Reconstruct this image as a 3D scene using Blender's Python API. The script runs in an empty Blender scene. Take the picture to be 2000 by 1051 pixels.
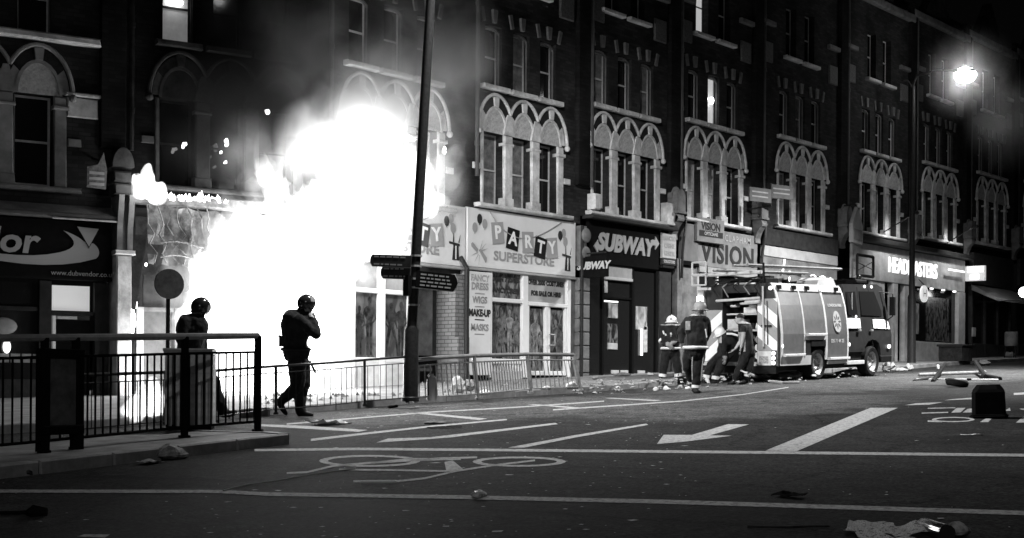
import bpy, bmesh, math, random
from mathutils import Vector, Matrix
random.seed(7)
rad = math.radians
SC = bpy.context.scene
COL = SC.collection

# ------------------------------------------------------------------ camera
FPX, HOR, PHI, ROLL, CAMH = 2600.0, 742.0, rad(41.5), rad(0.4), 1.25
GX, GY = 0.036, 0.014                       # the street climbs to the right and a little away
FW = Vector((math.cos(PHI), math.sin(PHI), 0))
RT = Vector((math.sin(PHI), -math.cos(PHI), 0))
UP = Vector((0, 0, 1))
CR = RT*math.cos(ROLL) + UP*math.sin(ROLL)
CU = -RT*math.sin(ROLL) + UP*math.cos(ROLL)
CAM = Vector((0, 0, CAMH))
cd = bpy.data.cameras.new('camera'); cam = bpy.data.objects.new('camera', cd); COL.objects.link(cam)
cd.sensor_width = 36; cd.lens = 36*FPX/2000; cd.shift_y = (HOR-525.5)/2000
cd.clip_start = 0.1; cd.clip_end = 2000
cam.matrix_world = Matrix(((CR.x, CU.x, -FW.x, 0), (CR.y, CU.y, -FW.y, 0), (CR.z, CU.z, -FW.z, CAMH), (0, 0, 0, 1)))
SC.camera = cam

# ------------------------------------------------------------------ night sky, moonlight, exposure
W = bpy.data.worlds.new('World'); SC.world = W; W.use_nodes = True
nt = W.node_tree; nt.nodes.clear()
sky = nt.nodes.new('ShaderNodeTexSky'); sky.sky_type = 'NISHITA'; sky.sun_disc = False
sky.sun_elevation = rad(1.5); sky.sun_rotation = rad(200)
bw = nt.nodes.new('ShaderNodeRGBToBW'); bg = nt.nodes.new('ShaderNodeBackground'); wo = nt.nodes.new('ShaderNodeOutputWorld')
nt.links.new(sky.outputs[0], bw.inputs[0]); nt.links.new(bw.outputs[0], bg.inputs[0]); nt.links.new(bg.outputs[0], wo.inputs[0])
bg.inputs[1].default_value = 0.0012
SC.view_settings.view_transform = 'Standard'; SC.view_settings.look = 'None'
SC.view_settings.exposure = 0.0; SC.view_settings.gamma = 1.0; SC.view_settings.use_curve_mapping = False
SC.cycles.max_bounces = 5; SC.cycles.diffuse_bounces = 3; SC.cycles.glossy_bounces = 2
SC.cycles.transmission_bounces = 4; SC.cycles.transparent_max_bounces = 24; SC.cycles.volume_bounces = 0
SC.cycles.sample_clamp_indirect = 0.6; SC.cycles.use_adaptive_sampling = False; SC.cycles.use_denoising = True
SC.cycles.volume_max_steps = 128
try: SC.cycles.use_light_tree = True
except Exception: pass

FIRE_POWER = 0.4
def point(name, loc, watts, radius=0.3, parent=None):
    l = bpy.data.lights.new(name, 'POINT'); l.energy = watts; l.shadow_soft_size = radius
    o = bpy.data.objects.new(name, l); COL.objects.link(o); o.location = loc
    if parent: o.parent = parent
    return o
def spot(name, loc, target, watts, angle, radius=0.1, blend=0.5, parent=None):
    l = bpy.data.lights.new(name, 'SPOT'); l.energy = watts; l.spot_size = rad(angle); l.spot_blend = blend; l.shadow_soft_size = radius
    o = bpy.data.objects.new(name, l); COL.objects.link(o); o.location = loc
    o.rotation_euler = (Vector(target)-Vector(loc)).to_track_quat('-Z', 'Y').to_euler()
    if parent: o.parent = parent
    return o

# ------------------------------------------------------------------ measuring helpers
def gz(x, y): return GX*x + GY*y
def ray(px, py): return FW + CR*((px-1000)/FPX) + CU*((HOR-py)/FPX)
def G(px, py, h=0.0):
    q = ray(px, py); n = Vector((-GX, -GY, 1)); t = (h-n.dot(CAM))/n.dot(q); return CAM+q*t
def scale_at(p): return FPX/((p-CAM).dot(FW))
D = 20.83

# ------------------------------------------------------------------ materials (the photograph is black and white)
def M(name, v, rough=0.75, noise=0.0, nscale=6.0, bump=0.0, bscale=60.0, metal=0.0, spec=0.4, emit=None, es=0.0, v2=None):
    if v < 0.06 and spec == 0.4: spec = 0.1
    m = bpy.data.materials.new(name); m.use_nodes = True; t = m.node_tree; b = t.nodes['Principled BSDF']
    b.inputs['Base Color'].default_value = (v, v, v, 1); b.inputs['Roughness'].default_value = rough
    b.inputs['Metallic'].default_value = metal; b.inputs['Specular IOR Level'].default_value = spec
    if emit is not None:
        b.inputs['Emission Color'].default_value = (emit, emit, emit, 1); b.inputs['Emission Strength'].default_value = es
    if noise > 0 or v2 is not None:
        tc = t.nodes.new('ShaderNodeTexCoord'); n = t.nodes.new('ShaderNodeTexNoise'); n.inputs['Scale'].default_value = nscale
        n.inputs['Detail'].default_value = 6; n.inputs['Roughness'].default_value = 0.65
        t.links.new(tc.outputs['Object'], n.inputs['Vector'])
        cr = t.nodes.new('ShaderNodeValToRGB'); lo = v*(1-noise); hi = v*(1+noise)
        if v2 is not None: lo, hi = v, v2
        cr.color_ramp.elements[0].position = 0.35; cr.color_ramp.elements[1].position = 0.65
        cr.color_ramp.elements[0].color = (lo, lo, lo, 1); cr.color_ramp.elements[1].color = (hi, hi, hi, 1)
        t.links.new(n.outputs[0], cr.inputs[0]); t.links.new(cr.outputs[0], b.inputs['Base Color'])
    if bump > 0:
        tc = t.nodes.new('ShaderNodeTexCoord'); n2 = t.nodes.new('ShaderNodeTexNoise'); n2.inputs['Scale'].default_value = bscale; n2.inputs['Detail'].default_value = 4
        bp = t.nodes.new('ShaderNodeBump'); bp.inputs['Strength'].default_value = bump; bp.inputs['Distance'].default_value = 0.02
        t.links.new(tc.outputs['Object'], n2.inputs['Vector']); t.links.new(n2.outputs[0], bp.inputs['Height']); t.links.new(bp.outputs[0], b.inputs['Normal'])
    return m

def brick_mat(name, a, b2, mortar, bw_=0.225, bh=0.075, soot=0.5):
    m = bpy.data.materials.new(name); m.use_nodes = True; t = m.node_tree; b = t.nodes['Principled BSDF']
    tc = t.nodes.new('ShaderNodeTexCoord'); sp = t.nodes.new('ShaderNodeSeparateXYZ'); cb = t.nodes.new('ShaderNodeCombineXYZ'); ad = t.nodes.new('ShaderNodeMath'); ad.operation = 'ADD'
    t.links.new(tc.outputs['Object'], sp.inputs[0]); t.links.new(sp.outputs[0], ad.inputs[0]); t.links.new(sp.outputs[1], ad.inputs[1])
    t.links.new(ad.outputs[0], cb.inputs[0]); t.links.new(sp.outputs[2], cb.inputs[1])
    br = t.nodes.new('ShaderNodeTexBrick'); br.inputs['Scale'].default_value = 1; br.inputs['Brick Width'].default_value = bw_; br.inputs['Row Height'].default_value = bh
    br.inputs['Mortar Size'].default_value = 0.008; br.inputs['Bias'].default_value = -0.1
    br.inputs['Color1'].default_value = (a, a, a, 1); br.inputs['Color2'].default_value = (b2, b2, b2, 1); br.inputs['Mortar'].default_value = (mortar, mortar, mortar, 1)
    t.links.new(cb.outputs[0], br.inputs['Vector'])
    n = t.nodes.new('ShaderNodeTexNoise'); n.inputs['Scale'].default_value = 1.1; n.inputs['Detail'].default_value = 7
    t.links.new(tc.outputs['Object'], n.inputs['Vector'])
    mr = t.nodes.new('ShaderNodeMapRange'); mr.inputs[1].default_value = 0.35; mr.inputs[2].default_value = 0.65; mr.inputs[3].default_value = soot; mr.inputs[4].default_value = 1.1
    t.links.new(n.outputs[0], mr.inputs[0])
    mx = t.nodes.new('ShaderNodeVectorMath'); mx.operation = 'SCALE'; t.links.new(br.outputs[0], mx.inputs[0]); t.links.new(mr.outputs[0], mx.inputs['Scale'])
    t.links.new(mx.outputs[0], b.inputs['Base Color']); b.inputs['Roughness'].default_value = 0.9; b.inputs['Specular IOR Level'].default_value = 0.05
    bp = t.nodes.new('ShaderNodeBump'); bp.inputs['Strength'].default_value = 0.6; bp.inputs['Distance'].default_value = 0.01; bp.invert = True
    t.links.new(br.outputs['Fac'], bp.inputs['Height']); t.links.new(bp.outputs[0], b.inputs['Normal'])
    return m

def asphalt_mat():
    m = bpy.data.materials.new('asphalt'); m.use_nodes = True; t = m.node_tree; b = t.nodes['Principled BSDF']
    tc = t.nodes.new('ShaderNodeTexCoord')
    def noise(sc, det):
        n = t.nodes.new('ShaderNodeTexNoise'); n.inputs['Scale'].default_value = sc; n.inputs['Detail'].default_value = det; n.inputs['Roughness'].default_value = 0.7
        t.links.new(tc.outputs['Object'], n.inputs['Vector']); return n
    n1 = noise(0.7, 8); n2 = noise(30, 4); n3 = noise(160, 2)
    c1 = t.nodes.new('ShaderNodeValToRGB'); c1.color_ramp.elements[0].position = 0.3; c1.color_ramp.elements[1].position = 0.7
    c1.color_ramp.elements[0].color = (0.016, 0.016, 0.016, 1); c1.color_ramp.elements[1].color = (0.036, 0.036, 0.036, 1)
    c2 = t.nodes.new('ShaderNodeValToRGB'); c2.color_ramp.elements[0].position = 0.35; c2.color_ramp.elements[1].position = 0.72
    c2.color_ramp.elements[0].color = (0.25, 0.25, 0.25, 1); c2.color_ramp.elements[1].color = (2.4, 2.4, 2.4, 1)
    mx = t.nodes.new('ShaderNodeMix'); mx.data_type = 'RGBA'; mx.blend_type = 'MULTIPLY'; mx.inputs[0].default_value = 1
    t.links.new(n1.outputs[0], c1.inputs[0]); t.links.new(n2.outputs[0], c2.inputs[0])
    t.links.new(c2.outputs[0], mx.inputs[7]); t.links.new(mx.outputs[2], b.inputs['Base Color'])
    n5 = noise(5.0, 5); c5 = t.nodes.new('ShaderNodeMapRange'); c5.inputs[1].default_value = 0.3; c5.inputs[2].default_value = 0.7; c5.inputs[3].default_value = 0.62; c5.inputs[4].default_value = 1.4; t.links.new(n5.outputs[0], c5.inputs[0])
    dw = t.nodes.new('ShaderNodeVectorMath'); dw.operation = 'MULTIPLY_ADD'; dw.inputs[1].default_value = (0.6, 0.6, 0); t.links.new(n5.outputs['Color'], dw.inputs[0]); t.links.new(tc.outputs['Object'], dw.inputs[2])
    vo = t.nodes.new('ShaderNodeTexVoronoi'); vo.feature = 'DISTANCE_TO_EDGE'; vo.inputs['Scale'].default_value = 0.33; t.links.new(dw.outputs[0], vo.inputs['Vector'])
    ck = t.nodes.new('ShaderNodeMapRange'); ck.inputs[1].default_value = 0.003; ck.inputs[2].default_value = 0.009; ck.inputs[3].default_value = 0.45; ck.inputs[4].default_value = 1.0; t.links.new(vo.outputs['Distance'], ck.inputs[0])
    cm = t.nodes.new('ShaderNodeMath'); cm.operation = 'MULTIPLY'; t.links.new(c5.outputs[0], cm.inputs[0]); t.links.new(ck.outputs[0], cm.inputs[1])
    # ragged paler patches along the carriageway: lighter surfacing plus lamp sheen put in colour
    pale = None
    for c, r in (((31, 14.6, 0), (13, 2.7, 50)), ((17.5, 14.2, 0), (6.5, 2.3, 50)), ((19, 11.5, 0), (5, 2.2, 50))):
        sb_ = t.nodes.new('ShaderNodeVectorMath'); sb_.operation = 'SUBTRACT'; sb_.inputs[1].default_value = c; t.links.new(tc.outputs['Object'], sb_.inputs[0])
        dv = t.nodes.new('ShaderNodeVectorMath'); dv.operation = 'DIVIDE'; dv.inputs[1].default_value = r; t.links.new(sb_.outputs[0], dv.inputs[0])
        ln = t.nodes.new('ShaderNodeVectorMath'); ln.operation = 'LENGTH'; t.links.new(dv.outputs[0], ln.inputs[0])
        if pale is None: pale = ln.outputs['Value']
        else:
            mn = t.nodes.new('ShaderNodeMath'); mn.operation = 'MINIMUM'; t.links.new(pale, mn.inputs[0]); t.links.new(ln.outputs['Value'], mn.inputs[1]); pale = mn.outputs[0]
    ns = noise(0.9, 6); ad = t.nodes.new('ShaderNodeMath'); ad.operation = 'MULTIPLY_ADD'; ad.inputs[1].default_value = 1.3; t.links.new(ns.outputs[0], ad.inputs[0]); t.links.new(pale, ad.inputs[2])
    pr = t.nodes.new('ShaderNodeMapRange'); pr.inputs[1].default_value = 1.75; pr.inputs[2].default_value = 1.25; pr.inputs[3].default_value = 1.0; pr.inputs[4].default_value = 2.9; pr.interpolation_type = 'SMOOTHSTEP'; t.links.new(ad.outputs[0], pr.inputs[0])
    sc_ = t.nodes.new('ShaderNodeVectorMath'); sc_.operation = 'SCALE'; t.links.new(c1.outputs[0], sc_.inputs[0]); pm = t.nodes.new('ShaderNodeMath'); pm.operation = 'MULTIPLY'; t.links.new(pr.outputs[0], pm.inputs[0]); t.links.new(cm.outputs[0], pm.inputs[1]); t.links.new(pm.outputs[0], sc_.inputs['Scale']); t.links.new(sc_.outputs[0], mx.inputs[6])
    r = t.nodes.new('ShaderNodeMapRange'); r.inputs[3].default_value = 0.7; r.inputs[4].default_value = 0.9; t.links.new(n1.outputs[0], r.inputs[0]); t.links.new(r.outputs[0], b.inputs['Roughness'])
    b.inputs['Specular IOR Level'].default_value = 0.045
    bp = t.nodes.new('ShaderNodeBump'); bp.inputs['Strength'].default_value = 0.6; bp.inputs['Distance'].default_value = 0.012
    t.links.new(n3.outputs[0], bp.inputs['Height']); t.links.new(bp.outputs[0], b.inputs['Normal'])
    return m

def paint_mat():
    m = bpy.data.materials.new('worn_road_paint'); m.use_nodes = True; t = m.node_tree; b = t.nodes['Principled BSDF']
    tc = t.nodes.new('ShaderNodeTexCoord'); n = t.nodes.new('ShaderNodeTexNoise'); n.inputs['Scale'].default_value = 22; n.inputs['Detail'].default_value = 8; n.inputs['Roughness'].default_value = 0.75
    t.links.new(tc.outputs['Object'], n.inputs['Vector'])
    c = t.nodes.new('ShaderNodeValToRGB'); c.color_ramp.elements[0].position = 0.34; c.color_ramp.elements[1].position = 0.56
    c.color_ramp.elements[0].color = (0.10, 0.10, 0.10, 1); c.color_ramp.elements[1].color = (0.46, 0.46, 0.46, 1)
    t.links.new(n.outputs[0], c.inputs[0]); t.links.new(c.outputs[0], b.inputs['Base Color']); b.inputs['Roughness'].default_value = 0.85; b.inputs['Specular IOR Level'].default_value = 0.1
    return m

def poster_mat(name, lo, hi, sc):
    m = bpy.data.materials.new(name); m.use_nodes = True; t = m.node_tree; b = t.nodes['Principled BSDF']
    tc = t.nodes.new('ShaderNodeTexCoord'); mp = t.nodes.new('ShaderNodeMapping'); mp.inputs['Scale'].default_value = (1.6, 1, 0.7)
    n = t.nodes.new('ShaderNodeTexNoise'); n.inputs['Scale'].default_value = sc; n.inputs['Detail'].default_value = 5; n.inputs['Distortion'].default_value = 0.8
    t.links.new(tc.outputs['Object'], mp.inputs[0]); t.links.new(mp.outputs[0], n.inputs['Vector'])
    c = t.nodes.new('ShaderNodeValToRGB'); c.color_ramp.elements[0].position = 0.42; c.color_ramp.elements[1].position = 0.62
    c.color_ramp.elements[0].color = (lo, lo, lo, 1); c.color_ramp.elements[1].color = (hi, hi, hi, 1)
    t.links.new(n.outputs[0], c.inputs[0]); t.links.new(c.outputs[0], b.inputs['Base Color']); b.inputs['Roughness'].default_value = 0.25
    return m

def vol_mat(name, emission=0.0, scatter=0.0, absorb=0.0, aniso=0.2):
    m = bpy.data.materials.new(name); m.use_nodes = True; t = m.node_tree; t.nodes.clear()
    o = t.nodes.new('ShaderNodeOutputMaterial'); p = t.nodes.new('ShaderNodeVolumePrincipled')
    p.inputs['Color'].default_value = (absorb, absorb, absorb, 1); p.inputs['Density'].default_value = scatter
    p.inputs['Anisotropy'].default_value = aniso; p.inputs['Emission Strength'].default_value = emission
    p.inputs['Emission Color'].default_value = (1, 1, 1, 1); p.inputs['Density Attribute'].default_value = ''
    t.links.new(p.outputs[0], o.inputs['Volume']); return m

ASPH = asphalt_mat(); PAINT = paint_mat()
PAVE = M('paving_concrete', 0.16, 0.8, 0.35, 3.0, 0.3, 80)
KERB = M('granite_kerb', 0.20, 0.75, 0.3, 5.0, 0.3, 60)
BRICK = brick_mat('dark_red_brick', 0.028, 0.05, 0.03)
BRICKP = brick_mat('sooty_pilaster_brick', 0.012, 0.02, 0.012)
BURNT = brick_mat('burnt_brick', 0.012, 0.02, 0.012, soot=0.4)
WBRICK = brick_mat('white_glazed_brick', 0.16, 0.20, 0.06, 0.225, 0.085, 0.85)
STONE = M('painted_stone', 0.46, 0.75, 0.38, 3.2, 0.3, 30)
STONED = M('dirty_stone', 0.12, 0.8, 0.4, 3.0, 0.2, 40)
TERRA = M('terracotta_panel', 0.09, 0.8, 0.35, 25.0, 0.6, 30)
VOUS = M('dark_voussoir_brick', 0.02, 0.85, 0.3, 12.0, 0.2, 60)
TRACERY = M('carved_plaster', 0.40, 0.8, 0.3, 16.0, 0.6, 18)
GLASS = M('dark_window_glass', 0.012, 0.08, spec=0.5)
SASH = M('white_sash_paint', 0.5, 0.5, 0.2, 8)
DARKWOOD = M('dark_painted_wood', 0.03, 0.5, 0.3, 6)
BLACK = M('black_paint', 0.006, 0.9, 0.2, 8, spec=0.03)
BLKMET = M('black_cast_iron', 0.02, 0.4, 0.3, 20, 0.1, 60)
GALV = M('weathered_steel', 0.32, 0.45, 0.3, 10, metal=0.3)
RAILM = M('grey_painted_steel', 0.2, 0.4, 0.25, 8)
WHITE = M('white_gloss_sign', 0.66, 0.5, 0.06, 2.2)
CREAM = M('cream_render', 0.5, 0.7, 0.2, 3, 0.1, 40)
MIDG = M('mid_grey_board', 0.24, 0.6, 0.2, 3)
LGREY = M('light_grey_board', 0.34, 0.6, 0.15, 3)
SOOTY = M('soot_black', 0.018, 0.95, 0.5, 4, 0.4, 20)
CHAR = M('charred_metal', 0.16, 0.6, 0.6, 5, 0.6, 12, metal=0.3)
INTER = M('dark_interior', 0.01, 0.9)
LETW = M('white_lettering', 0.75, 0.5)
LETG = M('grey_lettering', 0.28, 0.5)
LETD = M('dark_lettering', 0.03, 0.5)
TILEG = M('grey_letter_tile', 0.3, 0.5); TILED = M('black_letter_tile', 0.012, 0.5)
SLATE = M('roof_slate', 0.04, 0.8, 0.3, 5)
LEAD = M('lead_flashing', 0.06, 0.6, 0.3, 5)
FLAMEM = M('flame_core', 0.8, 1, emit=1, es=6.0)
GLOWW = M('lit_lamp_white', 0.8, 0.6, emit=1, es=8.0)
GLOWS = M('lit_lamp_soft', 0.8, 0.6, emit=1, es=1.6)
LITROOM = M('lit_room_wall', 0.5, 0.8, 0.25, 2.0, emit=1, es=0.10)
LITBLIND = M('lit_window_blind', 0.6, 0.8, 0.1, 3, emit=1, es=0.42)
CURTAIN = M('pale_curtain', 0.42, 0.9, 0.3, 9)
LITLET = M('lit_channel_letter', 0.8, 0.5, emit=1, es=1.4)
STREETLAMP = M('street_lamp_lens', 0.8, 0.5, emit=1, es=30.0)
PAPER = M('white_paper', 0.6, 0.8, 0.2, 18)
PAPERG = M('grey_newsprint', 0.35, 0.9, v2=0.08, nscale=16)
PLASTIC = M('pale_plastic_bag', 0.65, 0.5, 0.1, 10); PLASTIC.node_tree.nodes['Principled BSDF'].inputs['Transmission Weight'].default_value = 0.55
CARD = M('cardboard', 0.15, 0.9, 0.3, 9)
BOTTLE = M('dark_bottle_plastic', 0.02, 0.1, spec=0.8)
RUBBER = M('tyre_rubber', 0.015, 0.8, 0.3, 12)
POSTA = poster_mat('costume_poster_dark', 0.015, 0.16, 5.0)
POSTB = poster_mat('costume_poster_pale', 0.16, 0.5, 3.0)

# ------------------------------------------------------------------ mesh builder
class MB:
    def __init__(s): s.v = []; s.f = []; s.m = []
    def _q(s, vs, fs, mi=0):
        o = len(s.v); s.v += [tuple(p) for p in vs]; s.f += [tuple(i+o for i in q) for q in fs]; s.m += [mi]*len(fs); return s
    def box(s, x0, x1, y0, y1, z0, z1, mi=0):
        return s._q([(x0,y0,z0),(x1,y0,z0),(x1,y1,z0),(x0,y1,z0),(x0,y0,z1),(x1,y0,z1),(x1,y1,z1),(x0,y1,z1)],
                    [(0,3,2,1),(4,5,6,7),(0,1,5,4),(1,2,6,5),(2,3,7,6),(3,0,4,7)], mi)
    def cbox(s, x0, x1, y0, y1, z0, z1, c=0.01, mi=0):     # box with chamfered front and top edges (a soft arris)
        prof = [(y0+c, z0), (y1, z0), (y1, z1), (y0+c, z1), (y0, z1-c), (y0, z0+c)]
        n = len(prof); vs = [(x0+(c if k in (4,5) else 0), a, b) for k, (a, b) in enumerate(prof)] + [(x1-(c if k in (4,5) else 0), a, b) for k, (a, b) in enumerate(prof)]
        fs = [tuple(range(n)), tuple(range(2*n-1, n-1, -1))] + [(i, i+n, (i+1) % n+n, (i+1) % n) for i in range(n)]
        return s._q(vs, fs, mi)
    def prism(s, pts, ax, a0, a1, mi=0):                    # 2D outline extruded along axis ax
        def mk(p, a):
            return (p[0], a, p[1]) if ax == 'y' else (a, p[0], p[1]) if ax == 'x' else (p[0], p[1], a)
        n = len(pts); vs = [mk(p, a0) for p in pts]+[mk(p, a1) for p in pts]
        fs = [tuple(range(n)), tuple(range(2*n-1, n-1, -1))]+[(i, i+n, (i+1) % n+n, (i+1) % n) for i in range(n)]
        return s._q(vs, fs, mi)
    def tube(s, pts, r, n=6, mi=0, closed=False, flat=1.0):
        P = [Vector(p) for p in pts]; rs = r if isinstance(r, (list, tuple)) else [r]*len(P); vs = []; prev = None
        for i, p in enumerate(P):
            if closed: d = P[(i+1) % len(P)]-P[i-1]
            else: d = P[min(i+1, len(P)-1)]-P[max(i-1, 0)]
            d.normalize()
            if prev is None:
                a = Vector((0, 0, 1)) if abs(d.z) < 0.95 else Vector((1, 0, 0)); u = d.cross(a).normalized()
            else:
                u = prev-d*prev.dot(d)
                u = u.normalized() if u.length > 1e-4 else d.cross(Vector((0.3, 0.9, 0.2))).normalized()
            w = u.cross(d).normalized()
            prev = u
            for k in range(n):
                t = 2*math.pi*k/n; vs.append(p+u*math.cos(t)*rs[i]+w*math.sin(t)*rs[i]*flat)
        fs = []; L = len(P)
        for i in range(L if closed else L-1):
            j = (i+1) % L
            for k in range(n): fs.append((i*n+k, i*n+(k+1) % n, j*n+(k+1) % n, j*n+k))
        if not closed: fs += [tuple(range(n-1, -1, -1)), tuple(range((L-1)*n, L*n))]
        return s._q(vs, fs, mi)
    def lathe(s, prof, c=(0,0,0), n=12, mi=0, axis='z', caps=True):
        vs = []; fs = []; L = len(prof)
        for r, h in prof:
            for k in range(n):
                t = 2*math.pi*k/n; a, b = r*math.cos(t), r*math.sin(t)
                vs.append((c[0]+a, c[1]+b, c[2]+h) if axis == 'z' else (c[0]+h, c[1]+a, c[2]+b) if axis == 'x' else (c[0]+a, c[1]+h, c[2]+b))
        for i in range(L-1):
            for k in range(n): fs.append((i*n+k, i*n+(k+1) % n, (i+1)*n+(k+1) % n, (i+1)*n+k))
        if caps: fs += [tuple(range(n-1, -1, -1)), tuple(range((L-1)*n, L*n))]
        return s._q(vs, fs, mi)
    def ell(s, c, r, n=12, m=8, mi=0, rot=None):
        if not isinstance(r, (tuple, list)): r = (r, r, r)
        vs = []; R = rot or Matrix.Identity(3); c = Vector(c)
        vs.append(c+R@Vector((0, 0, -r[2])))
        for i in range(1, m):
            ph = -math.pi/2+math.pi*i/m
            for k in range(n):
                t = 2*math.pi*k/n; vs.append(c+R@Vector((r[0]*math.cos(ph)*math.cos(t), r[1]*math.cos(ph)*math.sin(t), r[2]*math.sin(ph))))
        vs.append(c+R@Vector((0, 0, r[2]))); fs = []
        for k in range(n): fs.append((0, 1+(k+1) % n, 1+k))
        for i in range(m-2):
            for k in range(n): fs.append((1+i*n+k, 1+i*n+(k+1) % n, 1+(i+1)*n+(k+1) % n, 1+(i+1)*n+k))
        o = 1+(m-2)*n; e = len(vs)-1
        for k in range(n): fs.append((o+k, o+(k+1) % n, e))
        return s._q(vs, fs, mi)
    def cap(s, a, b, ra, rb, n=10, mi=0):                    # tapered limb with round ends
        a, b = Vector(a), Vector(b); d = (b-a); L = d.length; d = d/max(L, 1e-6); pts = []; rs = []
        for t in (-1.0, -0.8, -0.45): pts.append(a+d*ra*t); rs.append(ra*math.sqrt(max(0.0004, 1-t*t)))
        pts.append(a); rs.append(ra); pts.append((a+b)/2); rs.append((ra+rb)/2); pts.append(b); rs.append(rb)
        for t in (0.45, 0.8, 1.0): pts.append(b+d*rb*t); rs.append(rb*math.sqrt(max(0.0004, 1-t*t)))
        return s.tube(pts, rs, n, mi)
    def strip(s, pts, mi=0): return s._q(pts, [tuple(range(len(pts)))], mi)
    def build(s, name, mat, parent=None, loc=None, smooth=False, recalc=True):
        me = bpy.data.meshes.new(name); me.from_pydata(s.v, [], s.f)
        for m in (mat if isinstance(mat, (list, tuple)) else [mat]): me.materials.append(m)
        if isinstance(mat, (list, tuple)): me.polygons.foreach_set('material_index', s.m)
        if recalc:
            b = bmesh.new(); b.from_mesh(me); bmesh.ops.recalc_face_normals(b, faces=b.faces); b.to_mesh(me); b.free()
        if smooth:
            me.polygons.foreach_set('use_smooth', [True]*len(me.polygons))
            try: me.set_sharp_from_angle(angle=rad(40))
            except Exception: pass
        me.update()
        o = bpy.data.objects.new(name, me); COL.objects.link(o)
        if parent: o.parent = parent
        if loc is not None: o.location = loc
        return o
def tag(o, label=None, cat=None, group=None, kind=None):
    if label: o['label'] = label
    if cat: o['category'] = cat
    if group: o['group'] = group
    if kind: o['kind'] = kind
    return o
def thing(name, label, cat, loc=(0,0,0), rz=0.0, group=None, rot=None):
    o = bpy.data.objects.new(name, None); COL.objects.link(o); o.location = loc; o.rotation_euler = rot or (0, 0, rz)
    o.empty_display_size = 0.2
    return tag(o, label, cat, group)
def link(name, me, parent, loc=(0,0,0), rot=(0,0,0), sc=None):
    o = bpy.data.objects.new(name, me); COL.objects.link(o); o.parent = parent; o.location = loc; o.rotation_euler = rot
    if sc: o.scale = sc
    return o
def text(body, size, mat, parent, loc, name='lettering', rot=(rad(90),0,0), ext=0.008, bold=0.0, shear=0.0, align='CENTER', sx=1.0, space=1.0):
    c = bpy.data.curves.new(name, 'FONT'); c.body = body; c.size = size; c.extrude = ext; c.offset = bold; c.shear = shear
    c.align_x = align; c.align_y = 'CENTER'; c.resolution_u = 3; c.space_character = space
    t = bpy.data.objects.new(name, c); COL.objects.link(t)
    me = bpy.data.meshes.new_from_object(t.evaluated_get(bpy.context.evaluated_depsgraph_get()))
    bpy.data.objects.remove(t); bpy.data.curves.remove(c)
    me.materials.clear(); me.materials.append(mat)
    o = bpy.data.objects.new(name, me); COL.objects.link(o); o.parent = parent; o.location = loc; o.rotation_euler = rot; o.scale = (sx, 1, 1)
    return o

# ================================================================== SETTING
mb = MB()
N = 24
xs = [-140+i*(420/N) for i in range(N+1)]; ys = [-140+i*(380/N) for i in range(N+1)]
vs = [(x, y, gz(x, y)) for y in ys for x in xs]
fs = [(j*(N+1)+i, j*(N+1)+i+1, (j+1)*(N+1)+i+1, (j+1)*(N+1)+i) for j in range(N) for i in range(N)]
mb._q(vs, fs)
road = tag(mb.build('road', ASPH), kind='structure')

def marking(name, polys, label=None):
    mb = MB()
    for poly in polys:
        pts = [G(px, py) for px, py in poly]
        mb.strip([(p.x, p.y, p.z+0.004) for p in pts])
    o = mb.build(name, PAINT, road)
    me = o.data
    if me.polygons and me.polygons[0].normal.z < 0:
        pass
    b = bmesh.new(); b.from_mesh(me); bmesh.ops.triangulate(b, faces=b.faces)
    for f in b.faces:
        if f.normal.z < 0: f.normal_flip()
    b.to_mesh(me); b.free()
    if label: o['label'] = label
    return o
def ring_px(cx, cy, rx, ry, t, n=28, a0=0, a1=360):
    out = []
    for i in range(n):
        a, b = rad(a0+(a1-a0)*i/n), rad(a0+(a1-a0)*(i+1)/n)
        out.append([(cx+rx*math.cos(a), cy+ry*math.sin(a)), (cx+rx*math.cos(b), cy+ry*math.sin(b)),
                    (cx+(rx-t)*math.cos(b), cy+(ry-t*0.2)*math.sin(b)), (cx+(rx-t)*math.cos(a), cy+(ry-t*0.2)*math.sin(a))])
    return out
def line_px(pts, w0, w1=None):
    w1 = w1 or w0; out = []
    for i in range(len(pts)-1):
        (x0, y0), (x1, y1) = pts[i], pts[i+1]; a = w0+(w1-w0)*i/(len(pts)-1); b = w0+(w1-w0)*(i+1)/(len(pts)-1)
        out.append([(x0, y0-a/2), (x1, y1-b/2), (x1, y1+b/2), (x0, y0+a/2)])
    return out
marking('stop_line', line_px([(497,880),(700,877.5),(1000,880),(1500,884.5),(2060,890.5)], 4.5, 5.5), 'thin stop line behind the bicycle symbol')
marking('stop_line', line_px([(-60,960),(430,961),(520,966),(900,972),(1300,981),(2060,1005)], 6, 8.5), 'nearest stop line across the foreground')
marking('lane_line', [[(1495,881),(1700,797),(1754,797),(1556,882)]], 'broad tapering lane line')
marking('lane_line', [[(992,875),(1120,851),(1262,828),(1266,830.5),(1130,854),(1024,875)]])
marking('lane_line', [[(735,865),(758,857),(838,855),(1084,826.5),(1090,829),(880,855),(800,861)]], 'lane line with a wedge shaped end')
marking('lane_line', line_px([(607,860),(700,849),(850,832.5),(990,820)], 4.5, 2.5))
marking('bay_line', [[(508,829),(600,832.5),(718,840.5),(700,844),(580,837),(508,833)]])
marking('bay_line', [[(800,807),(832,807),(952,818),(936,821)]])
marking('bay_line', [[(1028,790),(1046,790),(1142,797),(1128,799)]])
marking('bay_line', [[(1178,778),(1194,777.5),(1292,782),(1280,784)]])
marking('edge_line', line_px([(560,829),(700,817),(840,805.5),(1000,796.5),(1180,784)], 2.6, 2.0))
marking('edge_line', line_px([(1080,801),(1200,793),(1330,784),(1450,771),(1540,757)], 2.6, 1.6))
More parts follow.
